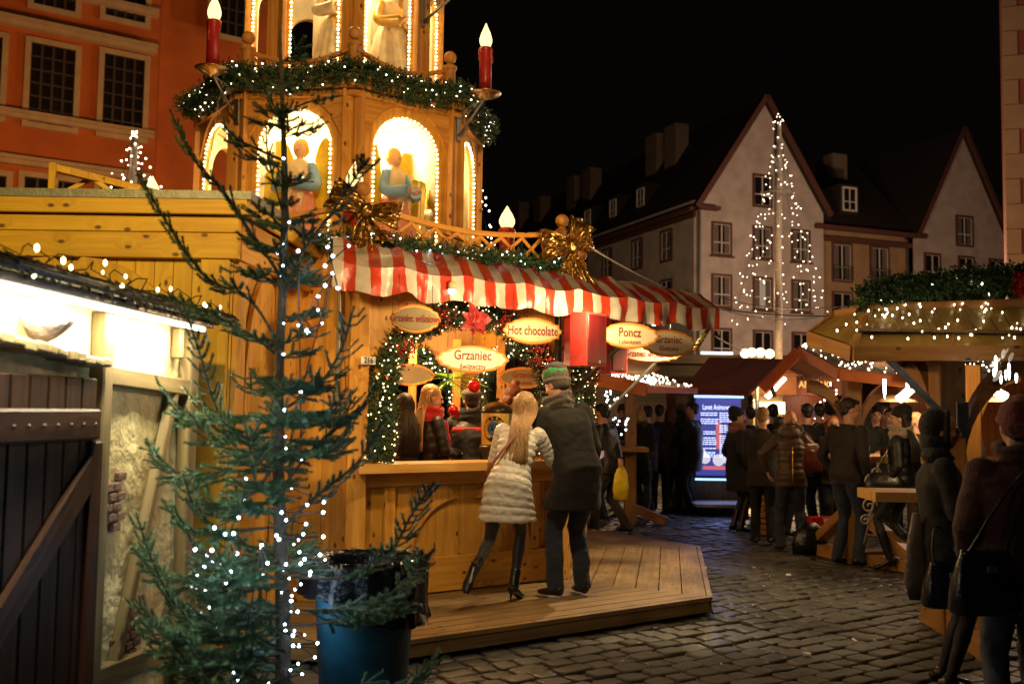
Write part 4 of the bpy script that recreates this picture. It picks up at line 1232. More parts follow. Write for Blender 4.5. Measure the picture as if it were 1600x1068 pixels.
for i, (px, row) in enumerate(((1130, 0), (1130, 1), (1130, 2), (1192, 0), (1192, 1), (1192, 2), (1252, 0), (1252, 1), (1252, 2))):
    t = {1130: 1.45, 1192: 4.35, 1252: 7.15}[px]
    window(hs, fx(t) + UP * rows[row], fu, fn, 1.15, 1.75, .14, lit=(px == 1192 and row == 1), curtain=(row != 2), sill=True)
window(hs, fx(4.35) + UP * 14.2, fu, fn, 1.15, 1.75, .14)
for t in (3.3, 7.0, 11.3, 15.2, 19.5, 24, 28.5):
    for row in (0, 1, 2): window(hs, F0 + wu * t + wl_n * .205 - fn * .2 + UP * rows[row], -wu, wl_n, 1.15, 1.75, .14, lit=(row == 1 and t == 11.3), curtain=(row == 0))
# recessed section between the gables
rs = E('linking_house', fx(12.8), 'ochre linking house with tall balcony windows and one roof dormer, between the two pale gables', 'house', 'gabled houses across the square')
q = MB(); q.prism([(8.9, 0), (16.4, 0), (16.4, 13.3), (8.9, 13.3)], fx(0) - fn * 1.0, fu, UP, .3); q.build('wall', OCHREW, rs)
q = MB(); q.quad([fx(8.7, .0) + UP * 13.2, fx(16.7, .0) + UP * 13.2, fx(16.7, -6) + UP * 19.3, fx(8.7, -6) + UP * 19.3]); q.quad([fx(8.7, -12) + UP * 13.2, fx(16.7, -12) + UP * 13.2, fx(16.7, -6) + UP * 19.3, fx(8.7, -6) + UP * 19.3]); r2 = q.build('roof', ROOFT, rs)
q = MB(); q.beam(fx(8.2, .1) + UP * 13.25, fx(17, .1) + UP * 13.25, .4, .25, UP, 0); q.beam(fx(9.0, -.6) + UP * 12.7, fx(16.4, -.6) + UP * 12.7, .3, .3, UP, 0); q.build('eave', SURR, rs)
q = MB(); q.box(fx(14.0, -5) + UP * 18.0, fu, fn, UP, 1.2, 1.0, 3.0, 0); q.build('chimney', CHIM, r2)
q = MB(); q.box(fx(11.6, -2.0) + UP * 15.4, fu, fn, UP, 1.5, 2.4, 1.9, 0); dm = q.build('dormer', ROOFT, rs); window(dm, fx(11.6, -.78) + UP * 14.7, fu, fn, .95, 1.4, .08, WFRAME)
for t in (11.0, 14.0):
    for row in (0, 1, 2):
        window(rs, fx(t, -.84) + UP * (rows[row] - .9), fu, fn, 1.35, 2.25, .13, curtain=(row == 0))
        q = MB()
        for s_ in range(9): q.box(fx(t - .75 + s_ * .1875, -.65) + UP * (rows[row] - .45), fu, fn, UP, .025, .025, .8, 0)
        for z in (-.86, -.04): q.box(fx(t, -.65) + UP * (rows[row] + z), fu, fn, UP, 1.6, .04, .04, 0)
        q.build('balcony_rail', CABLE, rs)
q = MB(); q.beam(fx(9.05, -.7), fx(9.05, -.7) + UP * 13, .14, .14, fn, 0); q.beam(fx(16.2, -.7), fx(16.2, -.7) + UP * 13, .14, .14, fn, 0); q.build('drainpipe', METALD, rs)
g2 = E('gabled_house', fx(19.8), 'pale gabled house with a shuttered attic window, right of the ochre linking house', 'house', 'gabled houses across the square')
q = MB(); q.prism([(16.4, 0), (26, 0), (26, 11.0), (24.2, 13.4), (20.25, 20.6), (16.4, 13.4)], fx(0) - fn * .2, fu, UP, .4); q.build('gable_wall', WHITEW, g2)
q = MB(); a2 = fx(20.25) + UP * 20.8; l2 = fx(16.1) + UP * 13.1; r2_ = fx(24.9) + UP * 12.4
for a_, b_ in ((l2, a2), (a2, r2_)): q.quad([a_ + fn * .35, b_ + fn * .35, b_ + wu * 16, a_ + wu * 16])
q.build('roof', ROOFT, g2)
q = MB(); q.beam(l2 + fn * .37, a2 + fn * .37, .1, .3, UP, 0); q.beam(a2 + fn * .37, r2_ + fn * .37, .1, .3, UP, 0); q.build('eave', SURR, g2)
window(g2, fx(20.4) + UP * 13.0, fu, fn, 1.25, 1.8, .14, curtain=True)
for t in (17.6, 20.5, 23.2):
    for row in (0, 1, 2): window(g2, fx(t) + UP * (rows[row] - .7), fu, fn, 1.15, 1.75, .14)
# ---- orange house on the left
oh = E('orange_house', V((-14, 34, 0)), 'orange rendered town house with cream window surrounds and string courses, top left', 'house')
O0 = V((-19.0, 27.3, 0)); ou = V((.83, .56, 0)).normalized(); on = V((ou.y, -ou.x, 0))
def onO(px, py):
    d = P(px, py, 1.0) - V((0, 0, CAMH)); o = O0 - V((0, 0, CAMH)); t = o.dot(on) / d.dot(on); return V((0, 0, CAMH)) + d * t
def tO(p): return (p - O0).dot(ou)
tend = tO(onO(246, 150)); tfar = tO(onO(425, 150))
q = MB(); q.prism([(-6, 0), (tend, 0), (tend, 26), (-6, 26)], O0 - on * .2, ou, UP, .4); q.build('bay_wall', ORANGEW, oh)
q = MB(); q.prism([(tend, 0), (tfar, 0), (tfar, 26), (tend, 26)], O0 - on * .62, ou, UP, .4); q.build('wall', ORANGEW, oh)
def course(px0, py0, px1, py1, h=.22, out=.16):
    a_, b_ = onO(px0, py0), onO(px1, py1); z = (a_.z + b_.z) / 2; q = MB()
    t1 = tO(b_)
    for k_, (hh, oo) in enumerate(((h, out), (h * .5, out * 1.6), )):
        q.box(O0 + ou * ((t1 - 6) / 2) + on * (oo / 2 + .0) + UP * (z + (h * .35 * k_)), ou, on, UP, t1 + 6 - .02 * k_, oo + .2, hh, 0)
    q.build('string_course', CREAMT, oh)
course(0, 36, 243, 78, .26); course(0, 178, 238, 212, .22, .13); course(60, -20, 246, 28, .22, .13); course(0, 252, 232, 278, .24)
def owin(pxl, pyt, pxr, pyb, bars=(1, 2)):
    a_ = onO(pxl, pyb); b_ = onO(pxr, pyt); w = tO(b_) - tO(a_); c_ = O0 + ou * ((tO(a_) + tO(b_)) / 2)
    zb = a_.z - (w * .0); window(oh, c_ + UP * a_.z, ou, on, w, max(1.2, b_.z - a_.z), .17, CREAMT, DARKFRAME, bars=bars)
owin(43, 80, 118, 190, (3, 5)); owin(158, 96, 226, 206, (3, 5)); owin(-62, 60, 4, 172, (3, 5)); owin(164, -110, 232, 24, (3, 5)); owin(52, -130, 124, 6, (3, 5)); owin(32, 286, 118, 400, (3, 5)); owin(-60, 276, 10, 390, (3, 5)); owin(150, 296, 222, 410, (3, 5))
owin(330, -60, 384, 50, (3, 5))
# ---- red corner with quoins on the right
rc = E('red_house', V((21, 40, 0)), 'dark red rendered house corner with sandstone quoins at the right edge', 'house')
R0 = P(1569, 300, 40.0); R0.z = 0; q = MB(); q.prism([(0, 0), (9, 0), (9, 30), (0, 30)], R0, (.95, -.3, 0), UP, .5); q.build('wall', REDW, rc)
q = MB(); ru = V((.95, -.3, 0)).normalized(); rn = V((ru.y, -ru.x, 0)) 
for i in range(28):
    w = .95 if i % 2 else .55; q.box(R0 + ru * w / 2 + UP * (.5 + i * 1.02) + rn * .15, ru, rn, UP, w, .30, .98, 0)
q.build('quoin', QUOIN, rc)
# ================================================================== LIGHT CONES ON POLES
def light_cone(name, px, y, ztop, zring, zb, rb, label, pole_r, m, nlines=11, nb=14, br=.035, ring=True, zfoot=0.0, group='cones of bulbs on poles', jit=.12, seed=1, pale=True):
    x = P(px, 400, y).x; c = V((x, y, zfoot)); rng = random.Random(seed)
    o = E(name, c, label, 'light cone', group)
    q = MB(); q.tube([c, V((x, y, ztop))], pole_r, 12); q.build('pole', mat('pole_' + name, (.80, .62, .50), .5, bump=.05) if 'pole_' + name not in MATS else MATS['pole_' + name], o)
    if ring:
        q = MB(); K = 40; r_ = rb * (ztop - zring) / (ztop - zb)
        q.tube([V((x + r_ * cos(i * 2 * pi / K), y + r_ * sin(i * 2 * pi / K), zring)) for i in range(K + 1)], .02, 6)
        q.build('hoop', IRON, o)
    q = MB(); pts = []
    top = V((x, y, ztop))
    for i in range(nlines):
        a = i * 2 * pi / nlines + .2; b = V((x + rb * cos(a), y + rb * sin(a), zb + rng.uniform(-.1, .35)))
        q.tube([top.lerp(b, s / 8) + V((0, 0, -.12 * sin(pi * s / 8))) for s in range(9)], br * .22, 3, smooth=False)
        for j in range(nb):
            s = ((j + rng.random()) / nb) ** .75
            p = top.lerp(b, s); pts.append(p + V((rng.uniform(-1, 1), rng.uniform(-1, 1), rng.uniform(-.5, .5))) * jit * (.3 + s))
    for i in range(14): pts.append(top + V((rng.uniform(-1, 1) * .16, rng.uniform(-1, 1) * .1, rng.uniform(-.15, .35)) ) * (rb / 1.2))
    q.build('cable', CABLE, o)
    bulbs(o, pts, br, m, sub=1)
P_TOP = P(1214, 200, 25).z
light_cone('bulb_cone', 1216, 25.0, P(1214, 196, 25).z, P(1214, 302, 25).z, P(1214, 508, 25).z, 1.15, 'tall pole carrying a cone of white bulbs, in front of the pale gabled house', .095, B_WHITE, 13, 15, .0125, seed=2)
light_cone('bulb_cone', 203, 16.0, P(203, 214, 16).z, 0, P(203, 330, 16).z, .42, 'small cone of white bulbs on a pole above the yellow hut, against the orange house', .06, B_WHITE, 8, 7, .015, ring=False, seed=3)
light_cone('bulb_cone', 739, 17.0, P(739, 262, 17).z, 0, P(739, 420, 17).z, .42, 'narrow cone of white bulbs seen just right of the lower tower storey', .06, B_WHITE, 8, 10, .014, ring=False, seed=4)
# pole foot below is hidden by the crowd
# ================================================================== OVERHEAD CABLES
def wire(label, a, b, sag, r, m):
    q = MB(); q.tube([V(a).lerp(V(b), i / 24) - UP * (sag * 4 * (i / 24) * (1 - i / 24)) for i in range(25)], r, 6); o = q.build('overhead_cable', m); T(o, label, 'cable')
wire('black cable running from the tower over the striped awning to the right', P(665, 355, 8.7), P(1330, 492, 13), .25, .008, CABLE)
wire('pale cable running from the gold bow down to the right stalls', P(920, 385, 8.8), P(1290, 492, 14), .28, .009, CABLEW)
wire('thin pale cable crossing in front of the gabled houses', P(1120, 462, 20), P(1640, 405, 9), .35, .008, CABLEW)
wire('thin pale cable from the awning end to the bulb cone pole', P(1112, 522, 9.5), P(1215, 560, 25), .1, .008, CABLEW)
# street lamp with globes
lp = E('street_lamp', G(1183, 640) if False else V((P(1183, 550, 22).x, 22, 0)), 'street lamp with a cluster of glowing globes behind the dark red roof', 'street lamp')
q = MB(); x = lp.location.x; zt = P(1183, 552, 22).z; q.tube([V((x, 22, 0)), V((x, 22, zt - .1))], .05, 10); q.tube([V((x - .28, 22, zt - .12)), V((x + .28, 22, zt - .12))], .03, 8); q.build('pole', CABLE, lp)
for dx in (-.27, -.09, .10, .28):
    q = MB(); q.ball(V((x + dx, 22 + (.1 if abs(dx) < .2 else 0), zt + (.03 if abs(dx) < .2 else 0))), .105, 2); q.build('globe', glow('lamp_globe', (1, .78, .40), 3.5) if 'lamp_globe' not in MATS else MATS['lamp_globe'], lp)
lamp("street_or_fill_light", 'POINT', (x + .1, 21.4, zt - .3), 700, WARM, .1)

# ================================================================== STALLS ON THE RIGHT
def octpts(c, R, z, rot=22.5, n=8): return [V((c[0] + R * cos(radians(rot + 360 / n * i)), c[1] + R * sin(radians(rot + 360 / n * i)), z)) for i in range(n)]
TARP = mat('amber_tarpaulin', (.30, .19, .05), .28, nscale=5, namt=.35, bump=.4, bscale=12)
def post_with_braces(parent, p, w, h, n_braces=((1, 0), (-1, 0), (0, 1), (0, -1)), m=STALLWOOD, foot=True, reach=.55, footlen=.75):
    q = MB(); q.beam(p, p + UP * h, w, w, V((0, 1, 0)), .01); q.build('post', m, parent)
    for dx, dy in n_braces:
        q = MB(); d = V((dx, dy, 0)).normalized(); K = 10; pts = []
        for i in range(K + 1):
            t = pi / 2 * i / K; pts.append((w / 2 + reach * (1 - cos(t)), h - reach * 1.25 + reach * 1.25 * sin(t) - .02))
        for i in range(K, -1, -1):
            t = pi / 2 * i / K; pts.append((w / 2 + (reach) * (1 - cos(t)) + .0 - (0 if i == K else 0) + .13 * (1 - i / K) * 0 , h - reach * 1.25 + reach * 1.25 * sin(t) - .02 - .14) if i else (w / 2, h - reach * 1.25 - .2))
        q.prism(pts, p, d, UP, w * .55, grain='u'); q.build('brace', m, parent)
        if foot:
            q = MB(); q.prism([(w / 2, 0), (footlen, 0), (footlen, .10), (w / 2 + .05, .55), (w / 2, .55)], p, d, UP, w * .6, grain='u'); q.build('foot', m, parent)
def roof_lights(label, polys, n, r, seed, m=B_WHITE, off=.03, group='strings of bulbs on the stall roofs', stretch=1.5):
    rng = random.Random(seed); pts = []
    tot = [((p[1] - p[0]).cross(p[3] - p[0])).length for p in polys]; S = sum(tot)
    for p, a in zip(polys, tot):
        nrm = (p[1] - p[0]).cross(p[3] - p[0]).normalized(); nrm = nrm if nrm.z > 0 else -nrm
        for _ in range(int(n * a / S)):
            s, t = rng.random(), rng.random(); pts.append(p[0].lerp(p[1], s).lerp(p[3].lerp(p[2], s), t) + nrm * off)
    pts.sort(key=lambda p: p.x); rows_ = []
    string_light(label, pts, pts, r, m, group, cr=.002, stretch=stretch)
# near canopy, right edge
nc = E('market_shelter', V((3.28, 7.6, 0)), 'near wooden shelter with garland on top and lit amber skirt roof, at the right edge', 'shelter')
kp = V((P(1480, 640, 7.5).x, 7.5, 0)); 
B1, B2, B3 = P(1264, 522, 7.9), P(1332, 545, 6.9), P(1760, 545, 6.9); B0 = P(1430, 530, 10.8); B4 = P(1760, 520, 10.8)
T1, T2, T3 = P(1308, 490, 7.9), P(1362, 480, 7.25), P(1760, 468, 7.25); T0 = P(1440, 485, 10.0); T4 = P(1760, 470, 10.0)
q = MB()
for a_, b_, c_, d_ in ((B1, B2, T2, T1), (B2, B3, T3, T2), (B0, B1, T1, T0), (B3, B4, T4, T3)): q.quad([a_, b_, c_, d_])
q.quad([T1, T2, T3, T4]); q.quad([T0, T1, T4, T4 + V((0, .01, 0))]) if False else None
q.build('roof', TARP, nc)
q = MB()
for a_, b_ in ((B1, B2), (B2, B3), (B0, B1)): q.beam(a_ - UP * .03, b_ - UP * .03, .04, .11, UP, .004)
for a_, b_ in ((T1, T2), (T2, T3)): q.beam(a_, b_, .06, .06, UP, .004)
for a_, b_ in ((B1, T1), (B2, T2)): q.beam(a_, b_, .04, .05, UP, .004)
for s_ in (.35, .75): q.beam(B2.lerp(B3, s_), T2.lerp(T3, s_), .03, .035, UP, .003)
q.build('roof_frame', STALLWOOD, nc)
q = MB()
for s_ in (.1, .3, .55, .8):
    a_ = B2.lerp(B3, s_) - UP * .02; q.beam(a_, a_ + V((1.6, 3.2, .0)), .05, .09, UP)
q.beam(V((kp.x - .55, 7.62, 2.14)), V((kp.x + 2.3, 7.62, 2.14)), .10, .10, UP); q.build('rafter', STALLWOOD, nc)
SHADEW = wood('soffit_boards', (.16, .085, .03), (.10, .05, .018), plank=.11)
q = MB(); q.prism([(0.05, 0), (3.3, 0), (3.3, 3.2), (1.75, 3.2)], V((B2.x, 6.95, 2.2)), (1, 0, 0), (0, 1, 0), .02); q.build('soffit', SHADEW, nc)
post_with_braces(nc, kp, .20, 2.1, reach=.6, n_braces=((1, 0), (0, 1)), footlen=.4)
q = MB(); q.prism([(.1, 0), (.95, 0), (.95, .10), (.22, .62), (.1, .62)], kp, V((-.12, -1, 0)), UP, .13, grain='u'); q.build('foot', STALLWOOD, nc)
k2 = V((P(1530, 640, 9.4).x, 9.6, 0)); post_with_braces(nc, k2, .16, 2.1, n_braces=((-1, 0), (1, 0)), foot=False, reach=.4)
q = MB(); q.beam(V((kp.x - .1, 7.36, 1.62)), V((kp.x - .62, 7.3, 2.12)), .035, .045, UP); q.build('strut', METALD, nc)
q = MB(); q.box(V((kp.x + .06, 7.385, 1.58)), (1, 0, 0), (0, 1, 0), UP, .09, .02, .26, .003); q.build('bracket_plate', METAL, nc)
q = MB(); a_, b_ = P(1368, 778, 6.9), P(1560, 772, 6.9); q.prism([(0, 0), (1.15, 0), (1.15, .42), (.0, .42)], V((P(1368, 775, 6.75).x, 6.75, 1.055)), (.98, -.05, 0), (.05, .98, 0), .065, grain='u'); q.build('table_shelf', COUNTER, nc)
path = [P(1345, 470, 7.3), P(1400, 455, 7.3), P(1480, 448, 7.3), P(1560, 440, 7.3), P(1680, 436, 7.3)]
garland('leafy green garland lying on top of the near shelter at the right edge', path, lambda t: .10 - .045 * (1 - t), 2400, L=.10, seed=12, nb=46, wid=.011, br=.0085, light_label='string of warm white bulbs in the garland on the near shelter', stretch=1.6)
garland('red tinsel garland at the right end of the near shelter top', [P(1590, 448, 7.15), P(1630, 436, 7.15), P(1690, 430, 7.15)], .08, 500, L=.07, seed=13, nb=0, wid=.006).data.materials[0] = MATS['red_berries']
roof_lights('curtain of warm bulbs over the amber skirt of the near shelter', [(B2 + V((-.25, 0, .06)), B3, T3, T2)], 100, .006, 6)
# hanging leafy icicle ornament
ho = E('hanging_ornament', P(1568, 560, 6.6), 'cluster of white glass leaves and icicle lights hanging from the near shelter', 'ornament')
rng = random.Random(8)
for i in range(16):
    c_ = P(1568 + rng.uniform(-22, 22), 556 + rng.uniform(-12, 34), 6.6 + rng.uniform(-.08, .08)); q = MB(); L = rng.uniform(.05, .12)
    if i % 2: q.lathe(c_ - UP * L, [(.002, 0), (.008, L * .3), (.009, L * .8), (.003, L)], 8); q.build('icicle', B_BLUE if i % 4 == 1 else MATS['white_bulb'], ho)
    else: q.ball(c_, .03, 2, (.6, .2, 1.1), Euler((rng.random(), rng.random(), rng.random())).to_matrix()); q.build('glass_leaf', mat('frosted_leaf', (.7, .6, .5), .2, bump=0, emis=(1, .85, .7), stren=.25) if 'frosted_leaf' not in MATS else MATS['frosted_leaf'], ho)
for i, (px, py, w) in enumerate(((1382, 620, 1), (1418, 622, 1))):
    q = MB(); p_ = P(px, 592, 8.6); q.lathe(p_ - UP * .17, [(.002, 0), (.012, .05), (.013, .17)], 8); o = q.build('icicle_light', B_BLUE); T(o, ('icicle light hanging left in the shelter with the smiling man' if i == 0 else 'icicle light hanging right above the smiling man'), 'icicle light')
# second shelter (middle right)
s2 = E('market_shelter', V((P(1330, 640, 10.9).x, 10.9, 0)), 'shelter with an orange-edged roof covered in bulbs, over the standing table of the crowd', 'shelter')
a0, a1, a2_, a3, a4 = P(1190, 602, 11.6), P(1247, 543, 11.4), P(1310, 578, 10.2), P(1442, 594, 10.0), P(1560, 596, 10.2)
b1, b2, b3, b4 = P(1262, 536, 13.2), P(1335, 538, 13.2), P(1470, 556, 13.2), P(1600, 560, 13.2); b0 = P(1205, 598, 13.4)
ORF = mat('orange_fascia', (.55, .13, .02), .5, nscale=10)
UNDER = mat('brown_canvas', (.17, .055, .02), .8, nscale=4)
q = MB()
for w_ in ((a0, a1, b1, b0), (a1, a2_, b2, b1), (a2_, a3, b3, b2), (a3, a4, b4, b3)): q.quad(list(w_)); 
q.build('roof', UNDER, s2)
q = MB()
for a_, b_ in ((a0, a1), (a1, a2_), (a2_, a3), (a3, a4)): q.beam(a_ - UP * .04 - V((0, .02, 0)), b_ - UP * .04 - V((0, .02, 0)), .035, .12, UP, .003)
q.build('fascia', ORF, s2)
kq = V((P(1332, 700, 10.9).x, 10.9, 0)); post_with_braces(s2, kq, .17, 2.0, n_braces=((1, 0), (-1, 0.0)), foot=False, reach=.4)
q = MB(); c_ = kq; q.prism([(-.12, -.15), (.72, -.30), (.72, .5), (-.12, .5)], c_ + UP * 1.13, (1, 0, 0), (0, 1, 0), .07, grain='u'); q.build('table_shelf', COUNTER, s2)
q = MB()   # sloped timber feet
for dx, dy in ((.55, -.8), (1, .2), (-.25, 1)):
    d = V((dx, dy, 0)).normalized(); s_ = V((-d.y, d.x, 0))
    q.beam(c_ + UP * .62, c_ + d * .80 + UP * .10, .16, .10, UP, .006); q.beam(c_ + UP * .07, c_ + d * .86 + UP * .07, .17, .13, UP, .006)
q.build('base', ORANGEWOOD if False else STALLWOOD, s2)
q = MB()   # wrought scrolls
def scroll(q, c, u, r, t=.006, turns=1.6, sgn=1):
    q.tube([V(c) + u * (sgn * r * (1 - i / 40) * cos(i * turns * 2 * pi / 36)) + UP * (r * (1 - i / 40) * sin(i * turns * 2 * pi / 36)) for i in range(36)], t, 5)
for (px, py, r) in ((1362, 752, .09), (1358, 790, .085), (1352, 812, .06), (1368, 738, .05)): scroll(q, P(px, py, 10.3), V((1, 0, 0)), r, .011)
q.tube([P(1372, 722, 10.3), P(1366, 780, 10.3), P(1350, 850, 10.3)], .012, 6)
q.build('scrollwork', IRON, s2); q = MB(); q.tube([P(1250, 583, 11.0), P(1308, 637, 10.9)], .013, 6)
for (px, py, r) in ((1275, 592, .045), (1299, 607, .03)): scroll(q, P(px, py, 10.95), V((1, 0, 0)), r, .008)
q.build('scrollwork', IRON, s2)
roof_lights('many warm bulbs strung over the roof of the middle shelter', [(a1 - V((0, 0, 0)), a2_, b2, b1), (a2_, a3, b3, b2), (a3, a4, b4, b3)], 210, .008, 7)
lamp("stall_lamp_light", 'POINT', (kq.x + .5, 11.6, 1.95), 28, WARM, .05)
lamp("stall_lamp_light", 'POINT', (kp.x + .8, 8.9, 1.95), 30, WARM, .05)
# stall with boarded back wall and diagonal lamp tubes, behind both shelters
s3 = E('market_stall', V((6.6, 14.6, 0)), 'stall with an orange boarded wall and bright tubes, behind the shelters', 'stall')
xl, xr = P(1395, 640, 14.5).x, P(1700, 640, 14.5).x
q = MB(); q.prism([(0, 1.0), (xr - xl, 1.0), (xr - xl, 2.35), (0, 2.35)], V((xl, 14.6, 0)), (1, 0, 0), UP, .05); q.build('wall', ORANGEWOOD, s3)
q = MB(); q.prism([(0, 0), (xr - xl, 0), (xr - xl, 1.0), (0, 1.0)], V((xl, 14.0, 0)), (1, 0, 0), UP, .05); q.build('front', SHADEW, s3)
q = MB(); q.prism([(0, 0), (xr - xl, 0), (xr - xl, 1.0), (0, 1.0)], V((xl, 13.6, 1.03)), (1, 0, 0), (0, 1, 0), .06, grain='u'); q.build('counter_top', STALLWOOD, s3)
q = MB(); q.prism([(-.3, 0), (xr - xl + .3, 0), (xr - xl + .3, 2.2), (-.3, 2.2)], V((xl, 13.2, 2.42)), (1, 0, 0), (0, 1, .12), .06); q.build('roof', ORF, s3)
for i, (x0, y0, x1, y1) in enumerate(((1404, 624, 1428, 604), (1528, 596, 1572, 620))):
    q = MB(); q.tube([P(x0, y0, 12.5), P(x1, y1, 12.5)], .055, 8); o = q.build('fluorescent_lamp', MATS['lamp_tube']); T(o, ('short slanting lamp tube left, above the smiling man' if i == 0 else 'slanting lamp tube right of the near shelter post'), 'lamp')
    q = MB(); pc_ = P((x0 + x1) / 2 + (4 if i else -18), 628, 12.8); q.lathe(pc_, [(.28, 0), (.25, .03), (.05, .09)], 20); o = q.build('lamp_shade', CREAMT); T(o, 'wide flat lamp shade ' + ('under the right slanting tube' if i else 'under the left slanting tube'), 'lamp shade')
    lamp("stall_lamp_light", 'POINT', tuple(P((x0 + x1) / 2, 618, 12.3)), 22, (1, .70, .36), .06)
# dark stand with the menu screen
ks = E('menu_kiosk', V((P(1125, 700, 16).x, 16.3, 0)), 'dark stand with a red tiled roof and a glowing blue menu screen', 'kiosk')
REDT = mat('dark_red_tiles', (.16, .026, .014), .8, nscale=25, namt=.4, bump=.8, bscale=30)
q = MB(); rA, rB, rC, rD = P(1066, 612, 15.4), P(1170, 615, 15.4), P(1192, 563, 16.6), P(1078, 560, 16.6)
q.prism([(0, 0), ((rB - rA).length, 0), ((rC - rA).dot((rB - rA).normalized()), (rD - rA).length), ((rD - rA).dot((rB - rA).normalized()), (rD - rA).length)], rA, rB - rA, rD - rA, .08); q.build('roof', REDT, ks)
q = MB(); q.tube([rB, rC], .04, 6); q.tube([rC, P(1210, 618, 17.2)], .04, 6); q.build('gable_board', STALLWOOD, ks)
x0, x1 = P(1062, 700, 16).x, P(1178, 700, 16).x
q = MB(); q.box(V(((x0 + x1) / 2, 16.9, 1.1)), (1, 0, 0), (0, 1, 0), UP, x1 - x0, 1.0, 2.2, 0); q.build('body', SHADEW, ks)
sx0, sx1 = P(1092, 700, 16).x, P(1163, 700, 16).x; sz1, sz0 = P(1125, 622, 16).z, P(1125, 744, 16).z
q = MB(); q.box(V(((sx0 + sx1) / 2, 16.32, (sz0 + sz1) / 2)), (1, 0, 0), (0, 1, 0), UP, sx1 - sx0 + .08, .14, sz1 - sz0 + .08, .01); sc = q.build('screen_housing', SCREEN_BLK, ks)
q = MB(); q.box(V(((sx0 + sx1) / 2, 16.24, (sz0 + sz1) / 2)), (1, 0, 0), (0, 1, 0), UP, sx1 - sx0, .012, sz1 - sz0, 0); q.build('screen', glow('screen_dark', (.05, .06, .30), 1.0, True), sc)
SW, SH = sx1 - sx0, sz1 - sz0; CX = (sx0 + sx1) / 2; LT = glow('screen_text', (.62, .70, 1.0), 1.7); PKG = glow('screen_red', (.75, .18, .22), .8); BR_ = glow('screen_blue_edge', (.35, .55, 1.0), 2.2)
q = MB(); rng = random.Random(4)
for r_ in range(22):
    z = sz1 - SH * (.19 + r_ * .027); 
    for (xa, xb) in ((.10, .42), (.52, .88)):
        if rng.random() < .12: continue
        x = xa
        while x < xb:
            w = rng.uniform(.03, .09); q.box(V((sx0 + SW * (x + w / 2), 16.230, z)), (1, 0, 0), (0, 1, 0), UP, SW * w, .004, SH * .013, 0); x += w + .015
q.build('menu_lines', LT, sc)
text_mesh('title_lettering', 'Lanet Animowany', V((CX, 16.230, sz1 - SH * .115)), (1, 0, 0), UP, .12, LT, sc, xs=.60)
q = MB(); q.box(V((CX, 16.232, sz0 + SH * .52)), (1, 0, 0), (0, 1, 0), UP, SW * .12, .002, SH * .35, 0); q.build('red_band', PKG, sc); q = MB(); q.box(V((CX, 16.231, sz0 + SH * .10)), (1, 0, 0), (0, 1, 0), UP, SW * .7, .002, SH * .05, 0); q.build('red_band', PKG, sc)
q = MB()
for (a, b, r) in ((.2, .22, .10), (.5, .2, .11), (.72, .2, .09), (.12, .3, .08)): q.lathe(V((sx0 + SW * a, 16.235, sz0 + SH * b)), [(r * SW * 1.2, 0), (r * SW * 1.2, .002)], 20, False, (0, -1, 0))
q.build('food_picture', glow('screen_food', (.75, .72, .85), .9), sc)
q = MB(); q.box(V((CX, 16.2, sz1 + .03)), (1, 0, 0), (0, 1, 0), UP, SW * 1.1, .05, .04, 0); q.box(V((CX, 16.2, sz0 - .06)), (1, 0, 0), (0, 1, 0), UP, SW * 1.05, .05, .03, 0); q.build('edge_light', BR_, sc)
q = MB(); q.box(V((CX, 15.95, .17)), (1, 0, 0), (0, 1, 0), UP, SW * 1.35, .75, .05, .005); q.build('step', mat('pale_step', (.5, .5, .55), .4), ks)
lamp("screen_glow", 'AREA', (CX, 16.1, (sz0 + sz1) / 2), 9, (.30, .42, 1.0), .6, target=(CX, 12, .4), sizey=1.1)
# stall with bulbs on its roof beyond the awning
s4 = E('market_stall', V((P(1000, 640, 14).x, 14.5, 0)), 'stall with a roof slope full of bulbs, seen under the booth signs', 'stall')
c0, c1, c2, c3 = P(925, 584, 13.0), P(1010, 602, 12.6), P(1088, 607, 15.0), P(975, 572, 15.4)
q = MB(); q.quad([c0, c1, c2, c3]); q.build('roof', UNDER, s4); q = MB(); q.beam(c0 - UP * .06, c1 - UP * .05, .04, .17, UP, .003); q.beam(c1 - UP * .05, c2 - UP * .03, .04, .08, UP, .003); q.build('fascia', ORF, s4)
q = MB(); pz = P(985, 640, 14.4); q.beam(V((pz.x, 14.4, 0)), V((pz.x, 14.4, 2.0)), .16, .16, V((0, 1, 0))); q.beam(V((pz.x, 14.4, .25)), V((pz.x + .5, 14.3, .06)), .14, .12, UP); q.build('post', STALLWOOD, s4)
q = MB(); q.prism([(-.3, -.3), (.2, -.3), (.2, .3), (-.3, .3)], V((pz.x, 14.2, 1.08)), (1, 0, 0), (0, 1, 0), .06, grain='u'); q.build('table_shelf', STALLWOOD, s4)
roof_lights('dense warm bulbs on the roof slope right of the red speakers', [(c0.lerp(c1, .35), c1, c2, c3)], 150, .010, 9)
